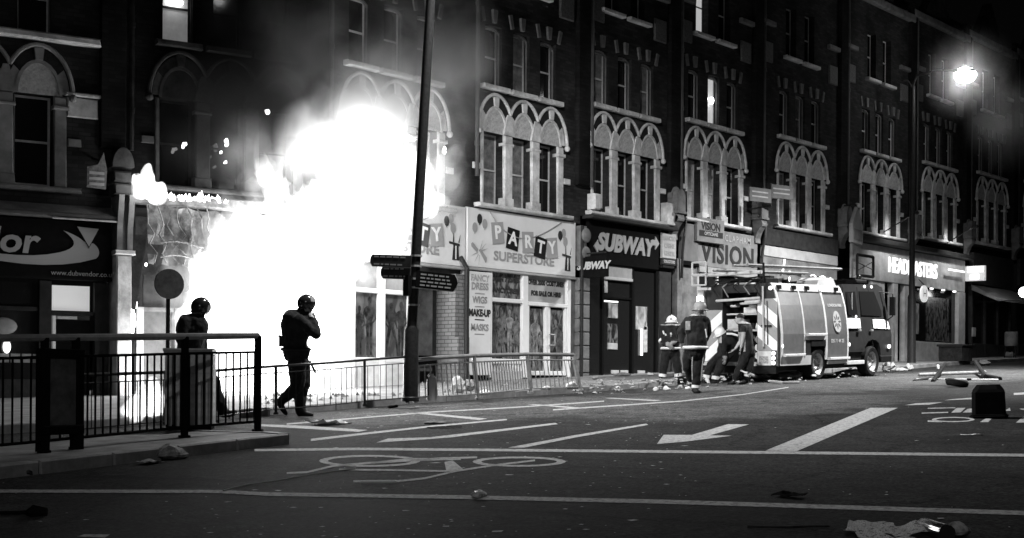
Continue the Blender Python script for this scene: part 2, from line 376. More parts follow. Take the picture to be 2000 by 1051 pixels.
marking('turn_arrow', [[(1283,868),(1296,850),(1352,850),(1340,863)], [(1352,850),(1422,829),(1463,829.5),(1386,851),(1340,863)], [(1386,851),(1430,851.5),(1340,863)]], 'painted arrow pointing left')
marking('bicycle_symbol', ring_px(722,901,99,11.5,17)+ring_px(1014,902.5,91,10,17)
        + line_px([(560,925),(600,923),(650,911),(720,905),(822,899),(900,897)], 3.5, 4)
        + line_px([(662,918),(760,919),(872,921)], 3.2) + [[(868,903),(884,900),(908,920),(872,922)]]
        + line_px([(690,941),(775,941),(830,935),(890,921),(960,910),(1045,900)], 3.8, 3.2)
        + line_px([(818,899),(860,896),(932,894)], 3.5) + line_px([(724,905),(800,897),(840,897)], 3), 'large bicycle symbol between the two stop lines')
marking('dashed_line', [[(1766,792),(1790,788),(1842,786),(1815,791)]])
marking('dashed_line', [[(1844,782.5),(1860,780),(1915,776),(1900,780)]])
marking('road_lettering', line_px([(1800,807.5),(1852,806)],2)+[[(1858,806.5),(1868,797.5),(1886,797),(1876,806)]]+[[(1880,806.5),(1890,799),(1905,798),(1900,806)]]
        + line_px([(1812,798),(1866,797)],1.6) + ring_px(1862,820,42,5,9)+line_px([(1812,823),(1840,824)],3)+[[(1914,825),(1926,817),(1938,817),(1930,825)]]
        + [[(1984,826),(1998,815),(2040,815),(2040,826)]]+[[(1962,803),(1972,797),(1974,803)],[(1990,799),(2020,797),(2020,806)]], 'worn road lettering beside the black tub')
marking('dashed_line', [[(150,1049),(165,1045),(215,1045),(205,1051)]])
marking('edge_line', line_px([(1980,770),(2060,766)], 4))

# far pavement with its kerb stones
kerb_line = [(-60,16.6),(0,16.1),(11.0,15.85),(12.7,16.15),(15.0,16.5),(16.2,16.72),(21,16.85),(25.2,17.3),(27.3,18.62),(35.2,18.7),(36.6,17.95),(44,18.9),(60,19.4),(140,20.0)]
mb = MB(); top = [(x, y+0.15) for x, y in kerb_line]
for (x0, y0), (x1, y1) in zip(top[:-1], top[1:]):
    n = max(1, int((x1-x0)/8))
    for k in range(n):
        a = x0+(x1-x0)*k/n; b = x0+(x1-x0)*(k+1)/n; ya = y0+(y1-y0)*k/n; yb = y0+(y1-y0)*(k+1)/n
        mb._q([(a, ya, gz(a, ya)+0.12), (b, yb, gz(b, yb)+0.12), (b, 40, gz(b, 40)+0.12), (a, 40, gz(a, 40)+0.12)], [(0,1,2,3)])
pavement = tag(mb.build('pavement', PAVE), kind='structure')
kme = MB().cbox(-0.455, 0.455, 0, 0.15, -0.2, 0.124, 0.015)
ko = kme.build('kerb_stone', KERB, pavement); kmesh = ko.data; bpy.data.objects.remove(ko)
far_joined = MB()
for (x0, y0), (x1, y1) in zip(kerb_line[:-1], kerb_line[1:]):
    L = math.hypot(x1-x0, y1-y0); n = max(1, round(L/0.915)); ang = math.atan2(y1-y0, x1-x0)
    if x0 < 0 or x1 > 61: continue
    for k in range(n):
        t = (k+0.5)/n; x = x0+(x1-x0)*t; y = y0+(y1-y0)*t
        link('kerb_stone', kmesh, pavement, (x, y, gz(x, y)+random.uniform(-0.004, 0.004)), (0, -GX*math.cos(ang), ang), (L/n/0.92, 1, 1))

# traffic island in the foreground
mb = MB()
fr = Vector((9.63, 11.80, 0)); fl = Vector((-6, 8.2, 0)); br_ = Vector((10.45, 13.15, 0)); bl_ = Vector((-6.6, 9.9, 0))
tr_ = Vector((10.2, 12.2, 0))
outl = [fl, fr, tr_, br_, bl_]
# straight front edge measured along the kerb
f0 = G(0, 909, 0.12); f1 = G(566, 847, 0.12)
dirf = (f1-f0).normalized(); fl = f1-dirf*14; fr = f1
inn = Vector((-dirf.y, dirf.x, 0))
def zz(p, h): return (p.x, p.y, gz(p.x, p.y)+h)
A0, A1, A2, A3, A4 = fl, fr, fr+inn*0.35+dirf*0.12, fr+inn*1.75-dirf*0.1, fl+inn*1.9
ring = [A0, A1, A2, A3, A4]
ins = [A0+inn*0.14, A1+inn*0.14-dirf*0.1, A2-dirf*0.13+inn*0.0, A3-dirf*0.14-inn*0.1, A4-inn*0.14]
mb._q([zz(p, 0.118) for p in ins], [(0,1,2,3,4)])
island = tag(mb.build('traffic_island', PAVE), kind='structure')
def kerb_run(a, b, parent):
    d = b-a; L = math.hypot(d.x, d.y); n = max(1, round(L/0.9)); ang = math.atan2(d.y, d.x)
    for k in range(n):
        p = a+d*((k+0.5)/n)
        link('kerb_stone', kmesh, parent, (p.x, p.y, gz(p.x, p.y)+random.uniform(-0.003, 0.003)), (0, -(GX*math.cos(ang)+GY*math.sin(ang)), ang), (L/n/0.925, 1, 1))
kerb_run(A0, A1, island); kerb_run(A1, A2, island); kerb_run(A2, A3, island); kerb_run(A3, A4, island)

# ================================================================== TERRACE HOUSES
HG = 'brick terrace houses along the street'
# shared small meshes
def mesh_of(mb, name, mat):
    o = mb.build(name, mat); me = o.data; bpy.data.objects.remove(o); return me
SEG = 14
def hood_pts(cx, a0, a1, rx, rz, n=SEG): return [(cx+rx*math.cos(rad(a0+(a1-a0)*i/n)), rz*math.sin(rad(a0+(a1-a0)*i/n))) for i in range(n+1)]
def arc_seg(a0, a1, rxo, rzo, rxi, rzi, y0, y1, n=4):
    o = [(rxo*math.cos(rad(a0+(a1-a0)*i/n)), rzo*math.sin(rad(a0+(a1-a0)*i/n))) for i in range(n+1)]
    i_ = [(rxi*math.cos(rad(a1+(a0-a1)*i/n)), rzi*math.sin(rad(a1+(a0-a1)*i/n))) for i in range(n+1)]
    return MB().prism(o+i_, 'y', y0, y1)
VOUS_ME = [mesh_of(arc_seg(37, 80, 0.545, 0.80, 0.40, 0.61, -0.045, 0.05), 'voussoir', VOUS), mesh_of(arc_seg(100, 143, 0.545, 0.80, 0.40, 0.61, -0.045, 0.05), 'voussoir', VOUS)]
KEY_ME = mesh_of(arc_seg(81, 99, 0.555, 0.82, 0.41, 0.60, -0.085, 0.05, 2), 'keystone', STONE)
SPRING_ME = mesh_of(arc_seg(2, 36, 0.54, 0.80, 0.40, 0.61, -0.04, 0.05), 'arch_stone', STONE)
SPRING_ME2 = mesh_of(arc_seg(144, 178, 0.54, 0.80, 0.40, 0.61, -0.04, 0.05), 'arch_stone', STONE)
def tymp():
    pts = [(0.42*math.cos(rad(180*i/12)), 0.62*math.sin(rad(180*i/12))) for i in range(13)]
    return MB().prism(pts, 'y', -0.025, 0.10)
TYMP_ME = mesh_of(tymp(), 'tympanum', TRACERY)
TYMP_RIM = mesh_of(arc_seg(0, 180, 0.415, 0.625, 0.36, 0.56, -0.05, 0.06, 12), 'tympanum_rim', STONE)
SILL2_ME = mesh_of(MB().cbox(-0.45, 0.45, -0.16, 0.02, -0.055, 0.055, 0.02), 'sill', STONE)
SASHW = 0.64
def sash_mb(w, h, rail=0.5, t=0.045):
    m = MB(); m.box(0, t, 0, 0.05, 0, h).box(w-t, w, 0, 0.05, 0, h).box(t, w-t, 0, 0.05, h-t, h).box(t, w-t, 0, 0.05, 0, t*1.6).box(t, w-t, -0.012, 0.05, h*rail-0.02, h*rail+0.02); return m
SASH1_ME = mesh_of(sash_mb(0.66, 1.67), 'window', SASH); SASH2_ME = mesh_of(sash_mb(0.58, 1.38, 0.5), 'window', SASH); SASH1D_ME = mesh_of(sash_mb(0.66, 1.67), 'window', DARKWOOD)
PANE1 = {}; PANE2 = {}
for k, m_ in dict(dark=GLASS, dim=M('dim_pane_reflection', 0.15, 0.5, 0.5, 5), reflection=M('grey_pane_reflection', 0.2, 0.6, 0.4, 7), curtain=CURTAIN, lit=LITBLIND, room=LITROOM).items():  # dim and grey panes: window reflections put into the pane colour
    PANE1[k] = mesh_of(MB().box(0.04, 0.62, 0.015, 0.03, 0.06, 1.63), 'pane', m_)
    PANE2[k] = mesh_of(MB().box(0.04, 0.54, 0.015, 0.03, 0.06, 1.34), 'pane', m_)
def arch_frame2():
    m = MB(); pts = [(-0.30, 0, -0.55), (-0.30, 0, 0.02)]+[(0.30*math.cos(rad(180-180*i/8)), 0, 0.02+0.16*math.sin(rad(180*i/8))) for i in range(1, 8)]+[(0.30, 0, 0.02), (0.30, 0, -1.2)]
    m.tube(pts, 0.035, 5); return m
ARCH2_ME = mesh_of(arch_frame2(), 'window_frame', STONED)
PAN_ME = mesh_of(MB().cbox(-0.27, 0.27, -0.06, 0.02, -0.3, 0.3, 0.02), 'terracotta_panel', TERRA)
BAND_ME = mesh_of(MB().cbox(-0.36, 0.36, -0.12, 0.02, -0.07, 0.07, 0.02), 'string_stone', STONED)
KEY2_ME = mesh_of(MB().prism([(-0.05, 0), (0.05, 0), (0.085, 0.3), (-0.085, 0.3)], 'y', -0.07, 0.05), 'keystone', STONED)
KEY3_ME = mesh_of(MB().prism([(-0.045, 0), (0.045, 0), (0.05, 0.33), (-0.05, 0.33)], 'y', -0.05, 0.05), 'arch_stone', STONED)
IMP_ME = mesh_of(MB().cbox(-0.12, 0.12, -0.06, 0.02, -0.07, 0.07, 0.012), 'impost_stone', STONE)
def console_mb():                                            # scrolled console with a rounded head, at the pilaster foot
    m = MB()
    head = [(0.26*math.cos(rad(a)), 1.45+0.3*math.sin(rad(a))) for a in range(0, 181, 15)]
    m.prism([(0.26, 0.95)]+head+[(-0.26, 0.95)], 'y', -0.42, 0.0)
    m.prism([(0.31*math.cos(rad(a)), 1.5+0.36*math.sin(rad(a))) for a in range(-10, 191, 20)], 'y', -0.2, -0.02)
    prof = [(0, 0), (-0.14, 0.02), (-0.12, 0.2), (-0.20, 0.42), (-0.34, 0.62), (-0.40, 0.78), (-0.36, 0.94), (0, 0.94)]
    m.prism(prof, 'x', -0.2, 0.2); m.box(-0.29, 0.29, -0.45, 0, 0.9, 0.985)
    m.tube([(-0.2, -0.3, 0.72), (0.2, -0.3, 0.72)], 0.12, 10); m.box(-0.3, 0.3, -0.3, 0, 1.0, 1.06)
    return m
CONS_ME = mesh_of(console_mb(), 'console', STONED)

def wall_holes(mb, x0, x1, z0, z1, holes, y0, y1):
    zs = sorted({z0, z1, *[h[2] for h in holes], *[h[3] for h in holes]}); zs = [z for z in zs if z0 <= z <= z1]
    for a, b in zip(zs[:-1], zs[1:]):
        cuts = sorted([(h[0], h[1]) for h in holes if h[2] <= a+1e-6 and h[3] >= b-1e-6]); x = x0
        for c0, c1 in cuts:
            if c0 > x: mb.box(x, c0, y0, y1, a, b)
            x = max(x, c1)
        if x < x1: mb.box(x, x1, y0, y1, a, b)

def house(label, x0, y0, rz, s, w, gx, kinds1=('dark',)*3, kinds2=('dark',)*3, kinds3=('dark',)*2, wall_z=5.16, top=13.2, brick=None, name='brick_house', console=True, burnt=False, sash=None, pil=True):
    H = thing(name, label, 'house', (x0, y0, s), rz, HG)
    brick = brick or BRICK
    P1, P2 = 0.985, 0.985
    ox = [gx+0.22+i*P1 for i in range(3)]
    holes = [(x, x+0.66, 5.30, 6.97) for x in ox]
    o2 = [gx+0.26+i*P2 for i in range(3)]
    holes += [(x, x+0.58, 8.06, 9.46) for x in o2]
    o3 = [gx+0.62+i*1.15 for i in range(2)]
    holes += [(x, x+0.62, 10.55, 12.1) for x in o3]
    m = MB(); wall_holes(m, 0, w, wall_z, top, holes, 0, 0.32); m.box(0.02, w-0.02, 0.40, 7.5, 4.9, top-0.02)
    m.build('wall', brick, H)
    MB().box(0.03, w-0.03, 0.33, 0.36, 5.2, top-0.3).build('window_backing', INTER, H)
    r = MB(); r.prism([(0.0, top-0.4), (7.6, top-0.4), (3.9, top+2.6)], 'x', 0.0, w).build('roof', SLATE, H)
    par = MB().cbox(-0.03, w+0.03, -0.18, 0.35, top-0.15, top+0.12, 0.04).build('parapet', STONED, H)
    gb = MB().prism([(gx+0.3, top+0.1), (gx+2.9, top+0.1), (gx+1.6, top+1.7)], 'y', 0.05, 0.4).build('gable', brick, H)
    # first floor window group
    st = SOOTY if burnt else None
    for i, x in enumerate(ox):
        win = link('window', sash or SASH1_ME, H, (x, 0.2, 5.30)); link('pane', PANE1[kinds1[i]], win)
        cx = gx+0.6+i*1.0
        link('tympanum', TYMP_ME, H, (cx, 0, 6.975)); link('tympanum_rim', TYMP_RIM, H, (cx, 0, 6.975))
        for v in VOUS_ME: link('voussoir', v, H, (cx, 0, 6.99))
        link('keystone', KEY_ME, H, (cx, 0, 6.99)); link('arch_stone', SPRING_ME, H, (cx, 0, 6.99)); link('arch_stone', SPRING_ME2, H, (cx, 0, 6.99))
        # hood mould: half ellipse, meeting its neighbour halfway
        a0 = 0 if i == 2 else 33; a1 = 180 if i == 0 else 147
        pts = [(cx+px_, -0.06, 6.99+pz_) for px_, pz_ in hood_pts(0, a0, a1, 0.6, 0.87)]
        hm = MB().tube(pts, 0.042, 7)
        if i == 0: hm.ell((cx-0.6, -0.07, 6.95), (0.075, 0.075, 0.075), 8, 6)
        if i == 2: hm.ell((cx+0.6, -0.07, 6.95), (0.075, 0.075, 0.075), 8, 6)
        hm.build('hood_mould', STONE, H, smooth=True)
        link('sill', SILL2_ME, H, (gx+0.56+i*P2, 0, 8.0))
        w2 = link('window', SASH2_ME, H, (o2[i], 0.17, 8.06)); link('pane', PANE2[kinds2[i]], w2)
        link('window_frame', ARCH2_ME, H, (o2[i]+0.29, 0.10, 9.26))
        link('keystone', KEY2_ME, H, (o2[i]+0.29, 0, 9.52)); link('arch_stone', KEY3_ME, H, (o2[i]-0.06, 0, 9.50), (0, rad(-14), 0))
        if i == 2: link('arch_stone', KEY3_ME, H, (o2[i]+0.66, 0, 9.48), (0, rad(14), 0))
    # mullions and jambs in white stone with caps and bases
    for i in range(2):
        xa = ox[i]+0.66; xb = ox[i+1]
        m = MB().cbox(xa+0.01, xb-0.01, -0.07, 0.2, 5.3, 6.97, 0.03); m.cbox(xa-0.015, xb+0.015, -0.09, 0.1, 6.72, 6.79, 0.02); m.cbox(xa-0.015, xb+0.015, -0.09, 0.1, 5.3, 5.50, 0.02)
        m.prism([(xa-0.02, 6.97), (xb+0.02, 6.97), ((xa+xb)/2+0.05, 7.45), ((xa+xb)/2-0.05, 7.45)], 'y', -0.075, 0.03)
        m.build('mullion', STONE, H)
    m = MB().cbox(ox[2]+0.67, ox[2]+0.92, -0.05, 0.2, 5.3, 6.97, 0.03); m.cbox(ox[2]+0.65, ox[2]+0.95, -0.09, 0.1, 6.72, 6.80, 0.02).build('jamb', STONE, H)
    m = MB().cbox(ox[0]-0.10, ox[0]-0.01, -0.05, 0.2, 5.3, 6.97, 0.02).build('jamb', STONE, H)
    m = MB().cbox(gx-0.08, gx+3.35, -0.2, 0.2, 5.205, 5.30, 0.03).build('sill', STONE, H)
    link('impost_stone', IMP_ME, H, (ox[0]-0.24, 0, 6.15)); link('impost_stone', IMP_ME, H, (ox[2]+1.05, 0, 6.15))
    for i, x in enumerate(o3):
        w3 = link('window', SASH1_ME, H, (x-0.02, 0.2, 10.56), (0, 0, 0), (1, 1, 0.92)); link('pane', PANE1[kinds3[i]], w3)
        link('sill', SILL2_ME, H, (x+0.31, 0, 10.47), (0, 0, 0), (1.05, 1, 0.9))
    for x in (0.62, w-0.62):
        link('terracotta_panel', PAN_ME, H, (x, 0, 10.45)); link('string_stone', BAND_ME, H, (x, 0, 11.32))
    # pilaster on the left party line, with console and drain pipe
    if pil: MB().cbox(-0.24, 0.24, -0.13, 0.02, 5.9, top+0.3, 0.02).build('pilaster', BRICKP, H)
    if console:
        c = link('console', CONS_ME, H, (0, -0.0, 4.62), (0, 0, 0), (0.72, 0.8, 0.78)); 
    dp = MB().tube([(0.34, -0.08, 5.9), (0.34, -0.08, top)], 0.05, 8)
    for z in (6.6, 8.2, 9.8, 11.4): dp.tube([(0.34, -0.08, z), (0.34, -0.08, z+0.1)], 0.065, 8)
    dp.build('drainpipe', LEAD if not burnt else SOOTY, H, smooth=True)
    return H

SOOTSTONE = M('sooted_stone', 0.05, 0.9, 0.6, 2.0)
def resurface(H, pairs):
    for ch in list(H.children):
        for sl in ch.material_slots:
            for a, b in pairs:
                if sl.material == a: sl.link = 'OBJECT'; sl.material = b
AL = rad(18); BEND = Vector((17.5, D, 0)); EL = Vector((-math.cos(AL), math.sin(AL), 0))
def left_org(u): p = BEND+EL*u; return p.x, p.y
hx, hy = left_org(8.6)
H_LC = house('sooty brick house above the black record shop, at the left end', hx, hy, -AL, -0.60, 4.54, 0.62, wall_z=4.8, console=False)
hx2, hy2 = left_org(4.06)
H_LB = house('blackened burnt house behind the small flames, with one lit upper window', hx2, hy2, -AL, -0.40, 4.06, 0.68, kinds2=('room', 'dark', 'dark'), brick=BURNT, wall_z=5.0, console=False, burnt=True)
H_LA = house('burning house behind the leaning lamp post, arched windows lit by the blaze', 17.5, D, 0, -0.23, 4.36, 0.61, console=False)
H_R1 = house('brick house over the white party shop with letter tiles, right of the fire', 21.86, D, 0, 0.0, 4.22, 0.40, kinds1=('dim', 'dim', 'dark'), kinds2=('dark', 'dim', 'dark'), console=False, pil=False)
H_R2 = house('brick house over the black sandwich shop', 26.08, D, 0, 0.22, 3.98, 0.28, console=False, kinds2=('dim', 'dark', 'dim'))
H_R3 = house('brick house over the optician with curtained first floor windows', 30.06, D, 0, 0.47, 4.34, 0.51, kinds1=('curtain', 'curtain', 'dark'), kinds2=('dark', 'lit', 'dark'), kinds3=('lit', 'dark'))
H_R4 = house('brick house above the fire engine, bright sills and slim white mullions', 34.40, D, 0, 0.72, 5.3, 1.1, kinds1=('reflection', 'dim', 'dark'), kinds2=('dark', 'dim', 'dark'))
H_R5 = house('brick house over the left half of the lit hair salon sign', 39.7, D, 0, 1.0, 5.2, 1.2, kinds1=('dark', 'reflection', 'dim'))
H_R6 = house('dim brick house over the right half of the lit hair salon sign', 44.9, D, 0, 1.23, 4.8, 0.8, kinds1=('dim', 'dark', 'reflection'))
H_R7 = house('dark brick house at the right edge beyond the salon', 49.7, D, 0, 1.46, 4.8, 0.9)
H_R8 = house('farthest dark brick house at the right edge of the street', 54.5, D, 0, 1.68, 4.8, 1.0)

resurface(H_LB, [(STONE, SOOTSTONE), (STONED, SOOTY), (TRACERY, SOOTY), (TERRA, SOOTY), (VOUS, SOOTY), (SASH, SOOTY)])
resurface(H_LC, [(STONE, M('grimy_stone', 0.2, 0.85, 0.3, 3))])
# pale lit details of upper windows
def on(Hs, name, mb, mat, smooth=False, label=None):
    o = mb.build(name, mat, Hs, smooth=smooth)
    if label: o['label'] = label
    return o
on(H_LB, 'ceiling_lamp', MB().ell((1.2, 0.10, 8.86), (0.17, 0.06, 0.07), 12, 8), GLOWW, True)
on(H_R3, 'wall_lamp', MB().ell((1.98, 0.02, 8.75), (0.07, 0.07, 0.10), 10, 8).box(1.96, 2.0, 0.05, 0.2, 8.8, 8.84), GLOWW, True)
# LC string course with light stone band
on(H_LC, 'string_course', MB().cbox(0, 4.3, -0.2, 0.02, 7.94, 8.08, 0.03), STONE)
on(H_LC, 'stone_band', MB().cbox(3.72, 4.28, -0.06, 0.02, 6.62, 6.98, 0.02), STONE)
on(H_LC, 'stone_band', MB().cbox(3.68, 4.34, -0.10, 0.02, 7.0, 7.07, 0.02), STONE)

# ------------------------------------------------------------------ shopfront helpers (house-local coordinates from world x, z)
class Shop:
    def __init__(s, H, left=False):
        s.H = H; s.x0 = H.location.x; s.z0 = H.location.z
    def X(s, x): return x-s.x0
    def Z(s, z): return z-s.z0
    def box(s, name, mat, x0, x1, z0, z1, y0=-0.05, y1=0.05, c=0.012, label=None):
        o = MB().cbox(s.X(x0), s.X(x1), y0, y1, s.Z(z0), s.Z(z1), c).build(name, mat, s.H)
        if label: o['label'] = label
        return o
    def txt(s, body, size, mat, x, z, y, **k): return text(body, size, mat, s.H, (s.X(x), y, s.Z(z)), **k)
def figure_poly(mb, x, z, h, y, pose=0, mi=0):
    """a flat printed figure on a poster: head, torso, arms, legs"""
    u = h/8.0; sg = 1 if (int(x*37) % 2) else -1
    def pr(pts, d=0.0): mb.prism([(x+sg*a*u, z+b*u) for a, b in pts], 'y', y+d, y+d+0.002)
    pr([(0.34*math.cos(rad(a)), 7.42+0.50*math.sin(rad(a))) for a in range(0, 360, 30)]); pr([(-0.16, 7.1), (0.16, 7.1), (0.2, 6.5), (-0.2, 6.5)], 0.0004)
    pr([(-0.45, 6.62), (0.45, 6.62), (0.95, 6.3), (0.78, 5.2), (0.52, 4.7), (0.62, 4.1), (-0.62, 4.1), (-0.50, 4.7), (-0.74, 5.2), (-0.95, 6.3)], 0.0008)
    if pose == 1: pr([(-0.55, 4.5), (0.55, 4.5), (1.25, 2.5), (0.4, 2.3), (-1.1, 2.6)], 0.0012)
    if pose == 2: pr([(0.05, 4.1), (0.66, 4.1), (1.35, 1.9), (1.55, 0.1), (1.2, 0), (0.95, 1.9)], 0.0016); pr([(-0.62, 4.1), (0.0, 4.1), (-0.5, 1.9), (-1.05, 0), (-1.4, 0.1), (-0.95, 2.0)], 0.0020)
    else: pr([(0.02, 4.1), (0.62, 4.1), (0.5, 2.0), (0.55, 0.0), (0.2, 0), (0.12, 2.0)], 0.0016); pr([(-0.62, 4.1), (-0.02, 4.1), (-0.12, 2.0), (-0.1, 0), (-0.5, 0.0), (-0.52, 2.0)], 0.0020)
    if pose == 2: pr([(0.9, 6.35), (0.72, 5.9), (1.3, 5.3), (0.4, 6.9), (0.55, 7.2), (1.65, 5.35), (1.4, 5.1)], 0.0024)
    else: pr([(0.95, 6.3), (0.70, 6.1), (0.95, 4.9), (0.65, 4.0), (0.85, 3.9), (1.25, 4.9)], 0.0024)
    pr([(-0.95, 6.3), (-0.70, 6.1), (-1.0, 5.0), (-0.45, 4.4), (-0.5, 4.15), (-1.32, 4.9)], 0.0028)
FIGD = M('printed_figure_dark', 0.015, 0.3, v2=0.10, nscale=7); FIGL = M('printed_figure_pale', 0.06, 0.3, v2=0.34, nscale=6); FIGM = M('printed_figure_mid', 0.03, 0.3, v2=0.2, nscale=7)
def poster(s, x0, x1, z0, z1, back, figs, y=0.04):
    p = s.box('poster', back, x0, x1, z0, z1, y, y+0.03, 0.003)
    for i, (x, z, h, pose, mt) in enumerate(figs):
        m = MB(); figure_poly(m, s.X(x), s.Z(z), h, y-0.004-0.004*i, pose); o = m.build('printed_figure', mt, p)
    return p

# ------------------------------------------------------------------ R1 + LA: party shop
def party_sign(s, x0, x1, zt, zb):
    b = s.box('fascia_sign', WHITE, x0, x1, zb, zt, -0.06, 0.03, 0.02)
    s.box('fascia_trim', LGREY, x0-0.01, x1+0.01, zb-0.06, zb-0.004, -0.09, 0.03, 0.012)
    W_ = x1-x0; f = W_/3.92; y = -0.066
    def L(x): return x0+x*f
    dz = zt-5.17
    tiles = [('P', 1.02, 4.66, -7, TILEG), ('A', 1.55, 4.56, 8, TILED), ('R', 2.09, 4.53, -4, TILEG), ('T', 2.55, 4.44, 9, TILED), ('Y', 2.98, 4.46, -7, TILEG)]
    for ch, x, z, ang, mt in tiles:
        t = thing_part('letter_tile', MB().box(-0.21, 0.21, -0.012, 0, -0.25, 0.25), mt, s.H, (s.X(L(x)), y, s.Z(z+dz)), (0, rad(ang), 0))
        text(ch, 0.43, LETW, t, (0, -0.018, 0), 'letter', ext=0.003, bold=0.012)
    text('SUPERSTORE', 0.30, LETG, s.H, (s.X(L(1.98)), y-0.004, s.Z(4.12+dz)), 'lettering', ext=0.003, bold=0.008, sx=1.27)
    # string of bunting over the tiles
    MB().tube([(s.X(L(0.75)+i*0.26), y-0.006, s.Z(5.12+dz-0.52*math.sin(math.pi*(i/10)**0.8)+0.0)) for i in range(11)], 0.014, 5).build('bunting_line', LETG, s.H)
    bal = [(0.41, 4.93, LETD), (0.25, 4.72, TILEG), (0.58, 4.83, TILEG), (3.30, 4.80, LETD), (3.43, 4.86, TILEG), (3.50, 4.66, TILEG)]
    for x, z, mt in bal:
        m = MB(); m.prism([(0.085*math.cos(rad(a)), 0.115*math.sin(rad(a))) for a in range(0, 360, 24)], 'y', -0.006, 0); m.prism([(-0.02, -0.14), (0.02, -0.14), (0, -0.1)], 'y', -0.005, 0)
        o = m.build('balloon_print', mt, s.H, (s.X(L(x)), y, s.Z(z+dz)))
    m = MB(); m.prism([(-0.3, 0.16), (-0.24, 0.2), (-0.05, 0.05), (-0.09, -0.02), (-0.28, 0.1)], 'y', -0.006, 0); m.prism([(-0.03, 0.03), (0.2, -0.24), (0.24, -0.2), (0.24, -0.12), (0.02, 0.07)], 'y', -0.006, 0)
    for a in (20, 45, 70, 200, 235, 265): m.prism([(0.08*math.cos(rad(a-6)), 0.08*math.sin(rad(a-6))), (0.3*math.cos(rad(a)), 0.3*math.sin(rad(a))), (0.08*math.cos(rad(a+6)), 0.08*math.sin(rad(a+6)))], 'y', -0.004, 0)
    m.build('cracker_print', LETG, s.H, (s.X(L(0.42)), y, s.Z(4.18+dz)))
    m = MB(); m.prism([(-0.1, -0.22), (0.12, -0.22), (0.1, 0.12), (-0.06, 0.14)], 'y', -0.006, 0); m.prism([(-0.2, 0.14), (0.14, 0.10), (0.14, 0.15), (-0.2, 0.19)], 'y', -0.007, 0); m.prism([(-0.08, 0.18), (-0.04, 0.18), (-0.06, 0.5)], 'y', -0.004, 0)
    m.prism([(0.1, 0.18), (0.13, 0.18), (0.16, 0.36)], 'y', -0.004, 0); m.prism([(0.0, -0.2), (0.03, -0.2), (0.03, 0.1), (0.0, 0.1)], 'y', -0.009, 0, 1)
    m.build('hat_print', [LETD, LETW], s.H, (s.X(L(3.58)), y, s.Z(4.17+dz)))
def thing_part(name, mb, mat, parent, loc, rot=(0,0,0)):
    o = mb.build(name, mat, parent, loc); o.rotation_euler = rot; return o

s = Shop(H_R1)
party_sign(s, 21.90, 25.84, 5.17, 3.81)
s.box('shop_backing', INTER, 21.9, 26.05, 0.9, 5.1, 0.6, 0.7)
s.box('sign_panel', WHITE, 21.98, 22.72, 1.35, 3.72, -0.06, 0.06, label='white panel listing party goods')
s.box('sign_panel', LGREY, 21.82, 21.97, 1.2, 3.72, -0.04, 0.06)
for tx, z, sz, mt in (('FANCY', 3.57, 0.20, LGREY), ('DRESS', 3.38, 0.22, LETG), ('WIGS', 3.07, 0.21, MIDG), ('MAKE-UP', 2.77, 0.22, LETD), ('MASKS', 2.44, 0.21, MIDG)):
    s.txt(tx, sz, mt, 22.34, z, -0.066, ext=0.003, bold=0.006 if mt is not LETD else 0.010, sx=0.95 if len(tx) < 7 else 0.80)
for z, mt in ((3.22, LETG), (2.92, MIDG), (2.62, LETD), (2.29, MIDG)): s.box('rule_print', mt, 22.18, 22.5, z-0.012, z+0.012, -0.066, -0.055, 0.001)
for x0, x1, z0, z1 in ((22.72, 22.79, 1.3, 3.75), (23.86, 24.06, 1.3, 3.75), (25.54, 25.68, 1.3, 3.75)): s.box('frame_post', WHITE, x0, x1, z0, z1, -0.05, 0.09)
s.box('frame_rail', WHITE, 22.79, 23.86, 3.06, 3.16, -0.045, 0.085); s.box('frame_rail', WHITE, 24.06, 25.54, 3.03, 3.13, -0.045, 0.085)
s.box('frame_rail', WHITE, 22.79, 23.86, 1.62, 1.74, -0.045, 0.085); s.box('stall_riser', LGREY, 22.79, 23.86, 1.2, 1.46, -0.045, 0.085)
s.box('vent_recess', BLACK, 22.79, 23.86, 1.46, 1.62, 0.03, 0.085)
for i in range(11): s.box('vent_bar', WHITE, 22.83+i*0.1, 22.865+i*0.1, 1.46, 1.62, -0.03, 0.02, 0.004)
s.box('transom_window', poster_mat('transom_print', 0.03, 0.22, 6), 22.79, 23.86, 3.16, 3.76, 0.03, 0.06)
s.txt('OPEN 7 DAYS', 0.16, LETD, 23.32, 3.60, 0.022, ext=0.003, bold=0.008); s.txt('FANCY DRESS', 0.16, LETD, 23.32, 3.34, 0.022, ext=0.003, bold=0.008)
s.box('transom_window', LGREY, 24.06, 25.54, 3.13, 3.76, 0.03, 0.06)
s.txt('OVER 2000 COSTUMES', 0.155, LETD, 24.80, 3.60, 0.022, ext=0.003, bold=0.009, sx=0.86); s.txt('FOR SALE OR HIRE', 0.155, LETD, 24.80, 3.34, 0.022, ext=0.003, bold=0.009, sx=0.86)
poster(s, 22.79, 23.86, 1.74, 3.06, POSTA, [(22.95, 1.9, 0.95, 0, FIGD), (23.2, 1.8, 1.12, 1, FIGM), (23.48, 1.78, 1.14, 0, FIGL), (23.7, 1.8, 1.02, 1, FIGM)])
for a, b, f in ((24.12, 24.73, [(24.42, 1.5, 1.36, 0, FIGL), (24.2, 1.5, 1.0, 1, FIGM), (24.62, 1.5, 0.95, 2, FIGM)]), (24.91, 25.48, [(25.18, 1.55, 1.2, 2, FIGM), (25.02, 1.55, 1.05, 0, FIGD), (25.38, 1.55, 1.1, 1, FIGD)])):
    poster(s, a, b, 1.44, 2.98, POSTA, f)
